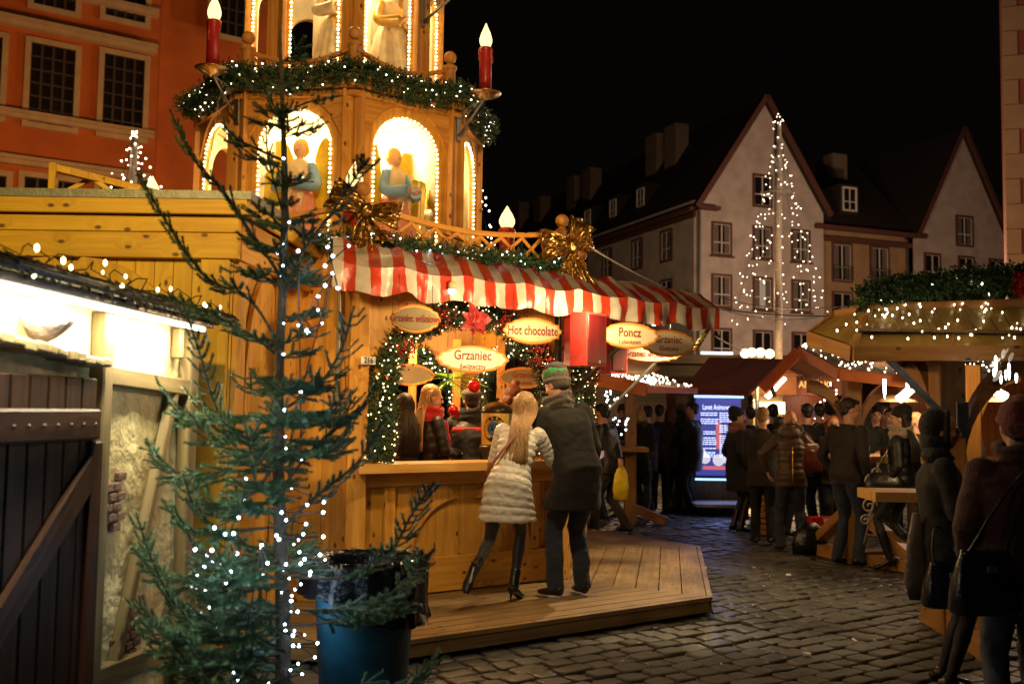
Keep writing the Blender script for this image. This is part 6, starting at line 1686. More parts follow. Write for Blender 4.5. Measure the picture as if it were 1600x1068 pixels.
# ================================================================== SPRUCE
def spruce():
    rng = random.Random(11)
    base = V((P(446, 900, 4.65).x, 4.65, 0)); top = P(441, 40, 4.62)
    tree = E('spruce_tree', base, 'thin sparse spruce hung with cool white bulbs, in front of the bin', 'tree')
    H = top.z
    def tk(z): 
        t = z / H; return base.lerp(top, t) + V((.012 * sin(z * 3.1), .01 * cos(z * 2.3), 0))
    q = MB(); q.tube([tk(H * i / 40) for i in range(41)], [.033 * (1 - i / 40) ** .8 + .005 for i in range(41)], 10)
    q.build('trunk', mat('spruce_trunk', (.11, .085, .06), .85, nscale=30, bump=.8, col2=(.05, .04, .03)), tree)
    qw, qn = MB(), MB()
    def needles(pts, dens, L=.017):
        for a, b in zip(pts, pts[1:]):
            d = b - a; l = d.length
            if l < 1e-5: continue
            dn = d / l; o1 = dn.orthogonal().normalized(); o2 = dn.cross(o1)
            for k in range(max(1, int(l * dens))):
                p = a + d * rng.random(); ph = rng.random() * 2 * pi; out = (o1 * cos(ph) + o2 * sin(ph) + dn * rng.uniform(.5, 1.0) + UP * .15).normalized()
                nl = L * rng.uniform(.7, 1.2); sd = dn.cross(out).normalized() * .0017
                qn.bm.faces.new([qn.bm.verts.new(p - sd), qn.bm.verts.new(p + sd), qn.bm.verts.new(p + out * nl)])
    def branch(pts, r=.007, dens=2300, side=True, start=.25, tw=.14, ndl=.018):
        pts = [V(p) for p in pts]; c = bez(pts, 7); n = len(c)
        qw.tube(c, [r * (1 - .75 * i / (n - 1)) for i in range(n)], 5)
        needles(c[int(n * start):], dens, ndl)
        L = sum((b - a).length for a, b in zip(c, c[1:]))
        if side:
            step = .045; s = L * (start + .03); i = 0
            while s < L - .04:
                t = s / L * (n - 1); k = min(n - 2, int(t)); p = c[k].lerp(c[k + 1], t - k); d = (c[k + 1] - c[k]).normalized()
                rem = 1 - s / L
                for sg in (-1, 1):
                    if rng.random() < .22: continue
                    l = tw * (.4 + .9 * rem) * rng.uniform(.6, 1.25)
                    sdv = d.cross(UP); sdv = sdv.normalized() if sdv.length > .2 else V((1, 0, 0))
                    dd = (d * .95 + sdv * sg * .85 + UP * rng.uniform(-.30, .25)).normalized()
                    e = p + dd * l; m_ = p.lerp(e, .5) - UP * .012
                    cc = [p, m_, e + UP * .01]; qw.tube(cc, [.0026, .0022, .0015], 4, smooth=False); needles(cc, dens, ndl)
                    if l > .13:
                        for sg2 in (-1, 1):
                            dd2 = (dd * .9 + dd.cross(UP).normalized() * sg2 * .7 + UP * rng.uniform(-.2, .1)).normalized(); p2 = p.lerp(e, .45); e2 = p2 + dd2 * l * .5; qw.tube([p2, e2], .0015, 4, smooth=False); needles([p2, e2], dens, ndl)
                s += step * rng.uniform(.8, 1.3)
    D = 4.55
    # the branches whose outline the photo shows
    for pp, y0, y1 in (([(441, 435), (398, 372), (350, 300), (300, 245), (266, 172)], 4.65, 4.4), ([(440, 545), (392, 470), (322, 432), (262, 350), (212, 265)], 4.65, 4.3), ([(440, 560), (390, 522), (310, 482), (240, 455)], 4.65, 4.4),
                       ([(440, 720), (385, 690), (340, 640), (315, 560), (286, 475)], 4.65, 4.2), ([(441, 470), (470, 400), (520, 330), (560, 270), (577, 248)], 4.65, 4.4), ([(442, 640), (500, 600), (535, 540), (553, 480)], 4.65, 4.35),
                       ([(443, 900), (540, 900), (610, 860), (645, 800), (678, 755)], 4.65, 4.15), ([(443, 980), (560, 960), (640, 900), (660, 860)], 4.65, 4.1), ([(442, 1010), (350, 990), (280, 950), (240, 880), (212, 800)], 4.65, 4.1), ([(442, 1030), (360, 1040), (290, 1000), (230, 970)], 4.65, 4.0),
                       ([(441, 250), (400, 232), (368, 215), (345, 190)], 4.62, 4.5), ([(441, 190), (425, 160), (400, 120)], 4.62, 4.55), ([(441, 180), (480, 160), (530, 150)], 4.62, 4.6), ([(441, 215), (480, 205), (512, 190)], 4.62, 4.55), ([(441, 330), (420, 250), (415, 190)], 4.62, 4.5),
                       ([(443, 820), (500, 770), (560, 720), (600, 650)], 4.65, 4.4), ([(443, 760), (490, 700), (560, 640), (586, 600)], 4.65, 4.7), ([(442, 860), (380, 850), (310, 800), (285, 740)], 4.65, 4.3)):
        n_ = len(pp); branch([P(px, py, y0 + (y1 - y0) * i / (n_ - 1)) for i, (px, py) in enumerate(pp)], .008 if len(pp) > 3 else .005, start=.2, tw=.13 if len(pp) > 3 else .06, ndl=.017)
    # whorls
    z = .12; k = 0
    while z < H - .15:
        t = z / H; R = (.68 * (1 - t * .8) ** .6 + .04) * (1.0 if t < .46 else .50)
        nb = 6 if t < .5 else 4
        for i in range(nb):
            a = k * 1.1 + i * 2 * pi / nb + rng.uniform(-.3, .3); L = R * rng.uniform(.55, 1.05)
            if rng.random() < (.14 if t < .35 else (.36 if t < .58 else .55)): continue
            if cos(a) > .2 and t < .36 and rng.random() < .72: continue
            p0 = tk(z + rng.uniform(-.04, .04)); d = V((cos(a), sin(a), 0)); droop = (.02 if t < .5 else -.35)
            branch([p0, p0 + d * L * .4 - UP * droop * L * .6, p0 + d * L * .75 - UP * droop * L * .8, p0 + d * L + UP * (.24 - droop * .4) * L], .006 * (.6 + L), dens=1800, start=.12, tw=.20 * (.5 + L))
        z += .105 + .07 * t; k += 1
    cr = qn.build('crown', NEEDLE, tree); qw.build('branches', TWIG, cr)
    # light strings: on the trunk and in three hanging loops
    pts = []
    pix = [(443, 248), (452, 347), (444, 382), (434, 395), (442, 415), (437, 432), (443, 505), (436, 590), (443, 553), (445, 640), (436, 645), (446, 682), (447, 700), (452, 716), (456, 762), (440, 800), (447, 812), (436, 842), (432, 836), (447, 881), (443, 890), (440, 925), (452, 903), (470, 880), (476, 873), (484, 898), (468, 862), (459, 850), (466, 843), (474, 834), (480, 788), (478, 818), (506, 784), (505, 800), (505, 838), (508, 874), (500, 866), (485, 893), (470, 912), (461, 920), (456, 930), (455, 938), (455, 955), (465, 955), (445, 975), (446, 985), (460, 985), (458, 992), (476, 991), (458, 1008), (467, 1008), (496, 1004), (492, 1026), (466, 1036), (454, 1046), (472, 1052), (420, 1067)]
    pixR = [(520, 400), (508, 415), (545, 384), (512, 386), (528, 450), (508, 446), (497, 463), (497, 484), (503, 505), (479, 516), (482, 520), (466, 508), (520, 427), (470, 612), (471, 718), (466, 392)]
    pixL = [(384, 748), (381, 779), (373, 808), (335, 824), (352, 834), (365, 833), (370, 864), (346, 881), (331, 859), (323, 867), (332, 877), (320, 884), (308, 898), (305, 858), (360, 893), (353, 910), (300, 914), (307, 918), (321, 922), (326, 949), (314, 958), (338, 980), (390, 1035), (365, 1050), (357, 1064), (372, 1062), (409, 851), (411, 898), (418, 879), (408, 856)]
    m1 = [P(px, py, 4.58 + rng.uniform(-.05, .04)) for px, py in pix]; m2 = [P(px, py, 4.5 + rng.uniform(-.08, .08)) for px, py in pixR]; m3 = [P(px, py, 4.35 + rng.uniform(-.08, .08)) for px, py in pixL]
    m1.sort(key=lambda p: -p.z)
    string_light('string of cool white bulbs wound down the spruce, some hanging in loops on the left', [m1, m2, m3], m1 + m2 + m3, .0068, B_BLUES, cr=.0035)
spruce()
lamp("spruce_bulb_light", 'POINT', P(405, 870, 4.0), 4.5, COOL, .15); lamp("spruce_bulb_light", 'POINT', P(470, 640, 4.15), 2.5, COOL, .15); lamp("spruce_bulb_light", 'POINT', P(475, 880, 4.95), 3.5, COOL, .15); lamp("spruce_bulb_light", 'POINT', P(345, 890, 4.2), 1.6, COOL, .12); lamp("spruce_bulb_light", 'POINT', P(480, 960, 4.95), 3.5, COOL, .15); lamp("spruce_bulb_light", 'POINT', P(500, 450, 4.4), 2.2, COOL, .1)
# ================================================================== PEOPLE
def cloth(name, col, rough=.85, sheen=.04, bump=.35, bs=90, n=8, amt=.3): return mat(name, col, rough, nscale=n, namt=amt, bump=bump, bscale=bs, sheen=sheen)
C = dict(black=cloth('black_wool', (.006, .0058, .0066)), black2=cloth('black_nylon', (.008, .008, .010), .5, 0, .25, 14), char=cloth('charcoal_wool', (.0045, .004, .0038)), brown=cloth('brown_nylon', (.065, .032, .017), .5, .1, .25, 20),
         dbrown=cloth('dark_brown_cloth', (.018, .010, .008)), grey=cloth('grey_coat', (.028, .023, .019)), puff=cloth('silver_puffer', (.64, .63, .60), .38, .1, .22, 26, 5, .12), gpuff=cloth('grey_puffer', (.05, .055, .06), .5, .1, .25, 26),
         jeans=cloth('dark_jeans', (.012, .018, .040), .8, .1, .4, 200), ljeans=cloth('blue_jeans', (.035, .050, .080), .8, .1, .4, 200), tights=cloth('sheer_tights', (.030, .026, .032), .5, .2, .05), tightsb=cloth('black_leggings', (.007, .006, .008), .6, .1, .05),
         red=cloth('red_scarf', (.50, .012, .010), .8, .3, .5, 40), redc=cloth('dark_red_coat', (.040, .006, .006)), pink=cloth('pink_scarf', (.30, .10, .08), .8, .3, .6, 60), beige=cloth('beige_scarf', (.34, .26, .17), .8, .3, .6, 60), knit=cloth('charcoal_knit', (.045, .033, .026), .9, .3, .9, 120),
         green=cloth('green_felt', (.03, .30, .10), .7, .3, .5, 120), hatg=cloth('grey_knit', (.065, .055, .045), .9, .3, .9, 150), cap=cloth('tweed_cap', (.13, .095, .06), .9, .3, .8, 160), redhat=cloth('red_knit', (.16, .012, .012), .9, .3, .9, 120),
         shoe=mat('black_leather', (.008, .007, .007), .3, bump=.1), tan=mat('tan_leather', (.34, .12, .03), .4, bump=.2), fur=cloth('brown_fur', (.24, .14, .07), .9, .5, 1.0, 90), strap=mat('brown_strap', (.26, .075, .035), .5, bump=.1), gold=mat('brass_zip', (.75, .5, .12), .3, .9, bump=0))
def hairmat(name, c1, c2):
    m, nt, b = newmat(name); tc = N(nt, 'ShaderNodeTexCoord'); mp = N(nt, 'ShaderNodeMapping'); mp.inputs['Scale'].default_value = (110, 110, 5); nt.links.new(tc.outputs['Object'], mp.inputs[0])
    no = N(nt, 'ShaderNodeTexNoise'); no.inputs['Scale'].default_value = 1; no.inputs['Detail'].default_value = 3; nt.links.new(mp.outputs[0], no.inputs['Vector'])
    mr = N(nt, 'ShaderNodeMapRange'); nt.links.new(no.outputs[0], mr.inputs[0]); mr.inputs[1].default_value = .3; mr.inputs[2].default_value = .7
    nt.links.new(mixc(nt, mr.outputs[0], c2, c1), b.inputs['Base Color']); b.inputs['Roughness'].default_value = .55
    bp = N(nt, 'ShaderNodeBump'); bp.inputs['Strength'].default_value = .6; bp.inputs['Distance'].default_value = .004; nt.links.new(no.outputs[0], bp.inputs['Height']); nt.links.new(bp.outputs[0], b.inputs['Normal'])
    return m
HB = hairmat('blonde_hair', (.52, .34, .15), (.24, .13, .05)); HBB = hairmat('light_brown_hair', (.50, .33, .16), (.20, .11, .05)); HD = hairmat('dark_hair', (.022, .013, .009), (.008, .005, .004)); HR = hairmat('auburn_hair', (.20, .055, .02), (.08, .022, .01)); HG = hairmat('ginger_hair', (.42, .13, .03), (.22, .06, .015)); HP = hairmat('sandy_hair', (.45, .30, .14), (.25, .15, .06))
EYE = mat('eye_dark', (.02, .015, .012), .15, bump=0); LIP = mat('lips', (.38, .10, .08), .45, bump=0)
def solid(q, name, m, parent, X, voxel=.012, sm=3, wr=0.0, ws=7.0, label=None):
    """close, overlapping shapes become one continuous surface"""
    bmesh.ops.recalc_face_normals(q.bm, faces=q.bm.faces[:])
    me = bpy.data.meshes.new('tmp'); q.bm.to_mesh(me); q.bm.free()
    t = bpy.data.objects.new('tmp', me); BAKE.collection.objects.link(t)
    md = t.modifiers.new('r', 'REMESH'); md.mode = 'VOXEL'; md.voxel_size = voxel; md.use_smooth_shade = True
    if sm: ms = t.modifiers.new('s', 'SMOOTH'); ms.factor = .5; ms.iterations = sm
    dg = bake_dg()
    out = bpy.data.meshes.new_from_object(t.evaluated_get(dg)); bpy.data.objects.remove(t); bpy.data.meshes.remove(me)
    org = ORG[parent.name]
    if wr:
        nrm = [v.normal.copy() for v in out.vertices]
        for v, vn in zip(out.vertices, nrm):
            c = v.co.copy(); d = noise.noise(V((c.x * ws, c.y * ws, c.z * ws * .8))) + .5 * noise.noise(V((c.x * ws * 2.3 + 5, c.y * ws * 2.3, c.z * ws * 2.6)))
            v.co = c + vn * (wr * d)
    out.transform(Matrix.Translation(-org) @ X)
    out.name = name; out.materials.clear(); out.materials.append(m)
    out.polygons.foreach_set('use_smooth', [True] * len(out.polygons))
    o = bpy.data.objects.new(name, out); place(o, parent); ORG[o.name] = org
    if label: o['label'] = label
    return o
def raw(q, name, m, parent, X, smooth=True, recalc=True):
    q.bm.transform(X); return q.build(name, m, parent, smooth=smooth, recalc=recalc)
def ik(a, b, l1, l2, hint):
    a, b = V(a), V(b); d = b - a; L = min(d.length, (l1 + l2) * .999); dn = d.normalized()
    b = a + dn * L; x = (l1 * l1 - l2 * l2 + L * L) / (2 * L); h = sqrt(max(0, l1 * l1 - x * x))
    hn = V(hint) - dn * V(hint).dot(dn); hn.normalize()
    return a + dn * x + hn * h, b
def hand(q, w, d, pn, side, curl=.5, r=.0085):
    """w wrist, d pointing direction, pn palm normal, side = +1 thumb towards d x pn"""
    w, d, pn = V(w), V(d).normalized(), V(pn); pn = (pn - d * pn.dot(d)).normalized(); s = d.cross(pn) * side
    q.loft([(w - d * .02, s * .026, pn * .020), (w + d * .02, s * .032, pn * .017), (w + d * .06, s * .041, pn * .015), (w + d * .088, s * .040, pn * .012)], 14)
    for i, (off, L) in enumerate(((.030, .074), (.010, .082), (-.011, .076), (-.031, .060))):
        p = w + d * .085 + s * off; a = .12; pts = [p - d * .02]
        seg = (.45, .30, .25)
        for k in range(3):
            pts.append(p); a += curl * (1.0 + .12 * i) * (.75 if k else .5)
            p = p + (d * cos(a) + pn * sin(a)) * L * seg[k]
        pts.append(p); q.tube(pts, [r * 1.08, r * 1.05, r, r * .92, r * .75], 8)
    p = w + d * .022 + s * .028; t1 = p + (s * .75 + d * .7 + pn * .25).normalized() * .038; t2 = t1 + (d * .9 + s * .2 + pn * .35).normalized() * .030; t3 = t2 + (d * .9 - s * .05 + pn * .4).normalized() * .024
    q.tube([w + d * .01 + s * .015, p, t1, t2, t3], [.013, .0125, .0105, .0095, .007], 8)
POSES = dict(down=((-.25, .06, .80), (.25, .06, .80)), pockets=((-.21, .10, .93), (.21, .10, .93)), counter=((-.13, .46, 1.17), (.13, .46, 1.17)), fold=((-.05, .27, 1.13), (.07, .28, 1.10)), cup=((-.10, .30, 1.18), (.16, .34, 1.22)), table=((-.15, .38, 1.12), (.12, .40, 1.12)))
def person(label, loc, yaw, H=1.75, fem=False, lean=0, side=0, pose='down', hands=None, feet=None, hip=(0, 0), headyaw=0, headpitch=0, headroll=0, twist=0,
           top='black', hem=.78, puff=0, fat=1.0, flare=1.0, legs='jeans', legw=1.0, shoe='shoe', heel=0, boot=0, hair=('short', HD), hat=None, scarf=None, hood=None, vox=.013, detail=1, drop=0, elbow=None, wr=.008, stripe=None, group=None):
    o = E('person', loc, label, 'person', group); s = H / 1.75
    X = Matrix.Translation(V(loc)) @ Matrix.Rotation(radians(yaw), 4, 'Z') @ Matrix.Scale(s, 4)
    hipc = V((hip[0], hip[1], .93 - drop)); le, sd = radians(lean), radians(side)
    sp = V((sin(sd), sin(le) * cos(sd), cos(le) * cos(sd))).normalized()
    rt = V((cos(radians(twist)), sin(radians(twist)), 0)); rt = (rt - sp * rt.dot(sp)).normalized(); fw = sp.cross(rt).normalized()
    fw = fw if fw.y > 0 else -fw
    sh = hipc + sp * .475; nk = sh + sp * .055 + fw * .012
    hd = (sp + V((0, .10, .9 if lean > 15 else .3))).normalized(); hc = nk + hd * .155
    shw = .150 if fem else .172
    S = [sh - rt * shw - sp * .02, sh + rt * shw - sp * .02]
    HP_ = [hipc + V((-.085, 0, -.02)), hipc + V((.085, 0, -.02))]
    if hands is None: hands = POSES[pose]
    feet = feet or ((-.09, 0, .075), (.10, .02, .075))
    A = []
    for i in range(2):
        sg = -1 if i == 0 else 1
        hint = (elbow[i] if elbow else V((sg * .55, -.75, -.35)))
        e, w = ik(S[i], hands[i], .285, .255, hint); A.append((S[i], e, w))
    Lg = []
    for i in range(2):
        ft = V(feet[i]) + V((0, 0, heel)); k, a = ik(HP_[i], ft, .44, .435, (0 if i else -.0, 1, 0)); Lg.append((HP_[i], k, a))
    HM = Matrix.Translation(hc) @ Matrix.Rotation(radians(headyaw), 4, 'Z') @ Matrix.Rotation(radians(headroll), 4, 'Y') @ Matrix.Rotation(radians(-headpitch - lean * .35), 4, 'X')
    def h(*p): return HM @ V(p)
    R3 = HM.to_3x3()
    # ---- body: one skin
    q = MB()
    q.ball(h(0, -.012, .028), 1, 3, (.074, .092, .088), R3); q.ball(h(0, .022, -.02), 1, 3, (.060, .070, .082), R3); q.ball(h(0, .042, -.078), 1, 2, (.034, .034, .030), R3)
    q.tube([h(0, .080, .022), h(0, .100, -.005), h(0, .108, -.022)], [.007, .010, .014], 8); q.ball(h(0, .078, .028), 1, 2, (.044, .014, .010), R3)
    q.ball(h(0, .082, -.052), 1, 2, (.022, .012, .010), R3)
    for sx in (-1, 1): q.ball(h(sx * .073, -.010, -.008), 1, 2, (.010, .019, .030), R3); q.ball(h(sx * .038, .062, -.022), 1, 2, (.022, .018, .020), R3)
    q.tube([h(0, -.015, -.04), nk + sp * .02, sh - sp * .02], [.050, .052, .065], 14)
    q.loft([(hipc - sp * .05, rt * .14, fw * .10), (hipc + sp * .10, rt * .12, fw * .09), (hipc + sp * .28, rt * .14, fw * .10), (sh - sp * .03, rt * .13, fw * .07)], 18)
    for (a, e, w) in A: q.tube([a, a.lerp(e, .5), e, e.lerp(w, .5), w], [.048, .044, .037, .034, .025], 10)
    for i, (a, e, w) in enumerate(A):
        d = (w - e).normalized(); pn = V((1 if i == 0 else -1, 0, -.2)) if abs(d.z) > .6 else V((0, 0, -1)); hand(q, w + d * .01, d, pn, (1 if i == 0 else -1) * (1 if abs(d.z) > .6 else -1), .45)
    for (a, k, f) in Lg: q.tube([a + V((0, 0, .02)), a.lerp(k, .5), k, k.lerp(f, .35), f], [.070, .056, .038, .036, .026], 12)
    solid(q, 'body', SKIN, o, X, vox * (.55 if detail else .8), 2)
    if detail:
        for sx in (-1, 1):
            q = MB(); q.ball(h(sx * .029, .079, .006), .0105, 2, (1.2, .7, .8), R3); raw(q, 'eye', EYE, o, X)
            q = MB(); q.tube([h(sx * .014, .094, .024), h(sx * .03, .092, .029), h(sx * .046, .080, .024)], .0035, 5); raw(q, 'eyebrow', hair[1] if hair else HD, o, X)
        q = MB(); q.tube([h(-.020, .084, -.052), h(-.008, .095, -.050), h(.008, .095, -.050), h(.020, .084, -.052)], [.003, .006, .006, .003], 6); raw(q, 'lips', LIP, o, X)
    # ---- legs and shoes
    if legs:
        q = MB(); q.loft([(hipc + sp * .06, rt * .138, fw * .098), (hipc, rt * .165, fw * .122), (hipc - V((0, 0, .09)), rt * .155, fw * .112)], 20)
        for (a, k, f) in Lg:
            tight = legs.startswith('tights')
            if tight: q.tube([a, a.lerp(k, .5), k, k.lerp(f, .32), k.lerp(f, .75), f], [.085, .070, .050, .052, .036, .034], 14)
            else: q.tube([a, a.lerp(k, .5), k, k.lerp(f, .5), f - V((0, 0, .015))], [.094 * legw, .083 * legw, .068 * legw, .064 * legw, .060 * legw], 14)
        solid(q, 'leggings' if legs.startswith('tights') else 'trousers', C[legs], o, X, vox, 3, .004 if legs.startswith('tights') else .011, 11)
    for i, (a, k, f) in enumerate(Lg):
        q = MB(); dn = (f - k).normalized(); fd = V((sin(radians(-12 if i else 12)) * -1, 1, 0)).normalized()
        tilt = 0 
        if f.z > .16 + heel:       # lifted foot: the toe points down and back
            fd = (dn * .62 + V((0, .35, 0)) + V((0, 0, -.25))).normalized()
        upv = -dn if f.z > .16 + heel else UP
        sdv = fd.cross(upv).normalized(); upv = sdv.cross(fd).normalized() * (1)
        if upv.z < 0 and f.z <= .16 + heel: upv = -upv
        b = f - upv * (.045 + heel)
        hl = heel
        q.loft([(b - fd * .065 + upv * (.035 + hl), sdv * .026, upv * .030), (b - fd * .03 + upv * (.038 + hl), sdv * .036, upv * .040), (b + fd * .04 + upv * (.030 + hl * .6), sdv * .040, upv * .036), (b + fd * .10 + upv * (.016 + hl * .1), sdv * .044, upv * .028), (b + fd * .15 + upv * .010, sdv * .040, upv * .022), (b + fd * .185 + upv * .006, sdv * .024, upv * .014)], 16)
        q.tube([f + upv * (.09 + boot) * .0 + (k - f).normalized() * (.05 + boot), f, b + upv * (.04 + hl)], [.044 + .012 * (boot > .1), .042, .038], 12)
        if hl > .02: q.tube([b - fd * .05 + upv * (.03 + hl), b - fd * .055 - upv * .012], [.014, .008], 8)
        solid(q, 'boot' if boot > .08 else 'shoe', C[shoe], o, X, vox * .8, 2)
    # ---- coat
    q = MB(); f_ = fat * (0.93 if fem else 1.0); kc = (Lg[0][1] + Lg[1][1]) / 2
    rings = []
    total_up = (sh - hipc).length
    def prof(t):      # t: 0 at hip, 1 at the shoulder
        P0 = ((-9, .185 * flare, .150), (0, .178 * (1 + (flare - 1) * .5), .137), (.35, .152, .118) if fem else (.35, .168, .125), (.72, .178 if fem else .196, .132), (.93, .160 if fem else .184, .108), (1.02, .10, .075), (1.12, .062, .060))
        for a, b in zip(P0, P0[1:]):
            if a[0] <= t <= b[0]:
                k = (t - a[0]) / (b[0] - a[0]) if a[0] > -5 else 1
                return a[1] + (b[1] - a[1]) * k, a[2] + (b[2] - a[2]) * k
        return P0[-1][1:]
    low = hipc.z - hem
    if low > 0:
        K = max(3, int(low / .018))
        for i in range(K, 0, -1):
            t = i / K; c = hipc.lerp(V(((kc.x + hipc.x) / 2, (kc.y * .5 + hipc.y * .5) - .0, hipc.z - low)), t); c.z = hipc.z - low * t
            w, dp = .178 * (1 + (flare - 1) * .5), .137; w = w + (.195 * flare - w) * min(1, t * 1.2); dp = dp + (.158 * flare ** .5 - dp) * t
            rr_ = (rt * (1 - t) + V((1, 0, 0)) * t); ff_ = (fw * (1 - t) + V((0, 1, 0)) * t); rings.append([c, rr_ * w, ff_ * dp, -t * low])
    K = 110 if puff else 30
    for i in range(K + 1):
        t = max(0, (hem - hipc.z) / total_up) + (1.10 - max(0, (hem - hipc.z) / total_up)) * i / K; w, dp = prof(t); c = hipc + sp * (t * total_up); rings.append([c, rt * w, fw * dp, t * total_up])
    secs = []
    for c, ax, ay, l in rings:
        m_ = f_
        if puff: m_ *= 1 + .075 * (abs(sin(pi * l / puff + .5 * noise.noise(V((l * 9, 0, 2))))) ** .6 - .65)
        secs.append((c, ax * m_, ay * m_))
    q.loft(secs, 40, power=2.3)
    for i, (a, e, w) in enumerate(A):
        N_ = 110 if puff else 34; pts, rs = [], []
        d_ = (w - e).normalized(); w2 = w - d_ * .005
        for k in range(N_ + 1):
            t = k / N_
            p = a.lerp(e, t * 2) if t < .5 else e.lerp(w2, (t - .5) * 2)
            r_ = (.074 - .016 * t * 2 if t < .5 else .058 - .014 * (t - .5) * 2) * f_ ** .5 * (.92 if fem else 1)
            if puff: r_ *= 1 + .08 * (abs(sin(pi * t * .54 / (puff * .8))) ** .55 - .6)
            pts.append(p); rs.append(r_)
        q.tube(pts, rs, 16); q.ball(a - rt * (.0) , .076 * f_ ** .5 * (.92 if fem else 1), 2)
    q.tube([nk + (fw * cos(x) + rt * sin(x)) * .066 - sp * .012 for x in [2 * pi * i / 18 for i in range(19)]], .019, 8)
    vx = vox * (.62 if puff and detail > 1 else .85)
    solid(q, 'puffer_coat' if puff else 'coat', C[top], o, X, vx, 1 if puff else 3, wr * (.75 if puff else 1), 17 if puff else 8)
    if stripe:
        q = MB(); cc = hipc + sp * (.86 * total_up); w_, d_ = prof(.86); w_ *= f_ * 1.03; d_ *= f_ * 1.05
        q.loft([(cc - sp * .025, rt * w_, fw * d_), (cc + sp * .025, rt * w_ * .97, fw * d_ * .96)], 40, power=2.3); raw(q, 'coat_stripe', C[stripe], o, X)
    # ---- hair, hats, scarf
    hs_, hm = hair if hair else (None, None)
    if hs_ and hs_ != 'none':
        q = MB()
        if hs_ == 'short':
            q.ball(h(0, -.030, .046), 1, 3, (.081, .090, .086), R3); q.ball(h(0, -.06, -.015), 1, 2, (.062, .045, .055), R3); q.ball(h(0, .045, .092), 1, 2, (.055, .045, .028), R3); solid(q, 'hair', hm, o, X, vox * .6, 1, .004, 60)
        else:
            q.ball(h(0, -.030, .046), 1, 3, (.085, .093, .088), R3); q.ball(h(0, -.055, -.03), 1, 2, (.076, .055, .075), R3)
            if hs_ == 'bun': q.ball(h(0, -.045, .150), 1, 3, (.042, .042, .036), R3); q.tube([h(.03 * cos(x), -.045 + .03 * sin(x), .128) for x in [i * .5 for i in range(14)]], .012, 6)
            solid(q, 'hair', hm, o, X, vox * .6, 1, .003, 50)
            if hs_.startswith('long'):
                rng = random.Random(len(label)); q = MB(); L = .40 if hs_ == 'long' else .50
                tail = hs_ == 'longback'
                for j in range(330 if detail > 1 else 130):
                    a = rng.uniform(-1, 1); 
                    x0 = .098 * sin(a * 1.35); y0 = -.098 * cos(a * 1.35) - .006
                    p0 = h(x0 * .5, y0 * .35 - .01, .128 - .03 * abs(a)); p1 = h(x0 * 1.02, y0 * 1.02, .045); p2 = h(x0 * 1.03, y0 * 1.05 - .004, -.06)
                    spread = (.62 if tail else 1.15)
                    c = sh + rt * (x0 * spread + rng.gauss(0, .012) + (.025 if tail else 0)) - fw * ((.152 * f_ if tail else .135) + rng.uniform(-.006, .012)) * (1 if not (abs(a) > .8 and not tail) else -.7) - sp * .05
                    e_ = c - V((0, 0, 1)) * (L * .58 * rng.uniform(.8, 1.05)) * .5 - sp * (L * .58 * .5) + rt * rng.gauss(0, .018) - fw * rng.uniform(-.006, .014)
                    cc = bez([p0, p1, p2, c, e_], 5); n_ = len(cc); q.tube(cc, [(.0042 if detail > 1 else .0052) * (1 - .6 * (i / (n_ - 1)) ** 2) for i in range(n_)], 4)
                raw(q, 'long_hair', hm, o, X, recalc=False)
    if hat:
        st, hm2 = hat[0], C[hat[1]]; q = MB()
        if st == 'beanie':
            q.ball(h(0, -.026, .062), 1, 3, (.090, .104, .098), R3); q.ball(h(0, -.055, .105), 1, 3, (.074, .078, .062), R3); q.ball(h(0, -.045, .0), 1, 3, (.085, .078, .06), R3); q.tube([h(.086 * cos(x), -.020 + .100 * sin(x), .032 + .028 * sin(x)) for x in [2 * pi * i / 24 for i in range(25)]], .014, 8)
        elif st == 'cap':
            q.ball(h(0, -.012, .075), 1, 3, (.105, .120, .052), R3); q.ball(h(0, -.01, .045), 1, 3, (.090, .104, .05), R3); q.ball(h(0, .10, .045), 1, 2, (.062, .05, .012), R3)
        elif st == 'hood':
            q.ball(h(0, -.055, .035), 1, 3, (.102, .096, .112), R3); q.ball(h(0, -.052, -.06), 1, 2, (.096, .085, .10), R3); q.ball(nk - fw * .03 - sp * .0, 1, 2, (.115, .095, .075), R3)
            q.tube([h(.086 * cos(x), .022 - .008 * sin(x), .012 + .112 * sin(x)) for x in [2 * pi * i / 24 for i in range(25)]], .020, 8)
        solid(q, 'hood' if st == 'hood' else 'hat', hm2, o, X, vox * .6, 2, .003, 40)
        if st == 'beanie' and len(hat) > 2:      # coloured crown panels
            for (nm, cc_, z0_, sc_) in (('hat_band_green', hat[2], .088, (.094, .110, .070)), ('hat_crown', hat[3], .130, (.074, .086, .052))):
                q = MB(); q.ball(h(0, -.020, z0_), 1, 3, sc_, R3); solid(q, 'hat_panel', C[cc_], o, X, vox * .6, 1, .003, 30)
    if hood:
        q = MB(); hb = nk - fw * .055 - sp * .01; q.ball(hb, 1, 3, (.125, .085, .10), Matrix((rt, fw, sp)).transposed()); q.ball(hb + fw * .09 - sp * .03, 1, 2, (.10, .06, .05), Matrix((rt, fw, sp)).transposed())
        solid(q, 'hood', C[top], o, X, vox * .8, 2, .008, 12)
        q = MB(); rng = random.Random(2)
        for i in range(420):
            x = rng.uniform(-.3, pi + .3); p = hb + rt * (.118 * cos(x)) + sp * (.045 + .062 * sin(x)) - fw * .02; d = (rt * cos(x) + sp * sin(x) * .9 - fw * rng.uniform(-.6, .8) + V((rng.uniform(-.5, .5),) * 3)).normalized(); q.tube([p, p + d * .035], [.006, .001], 3)
        raw(q, 'fur_trim', C['fur'], o, X)
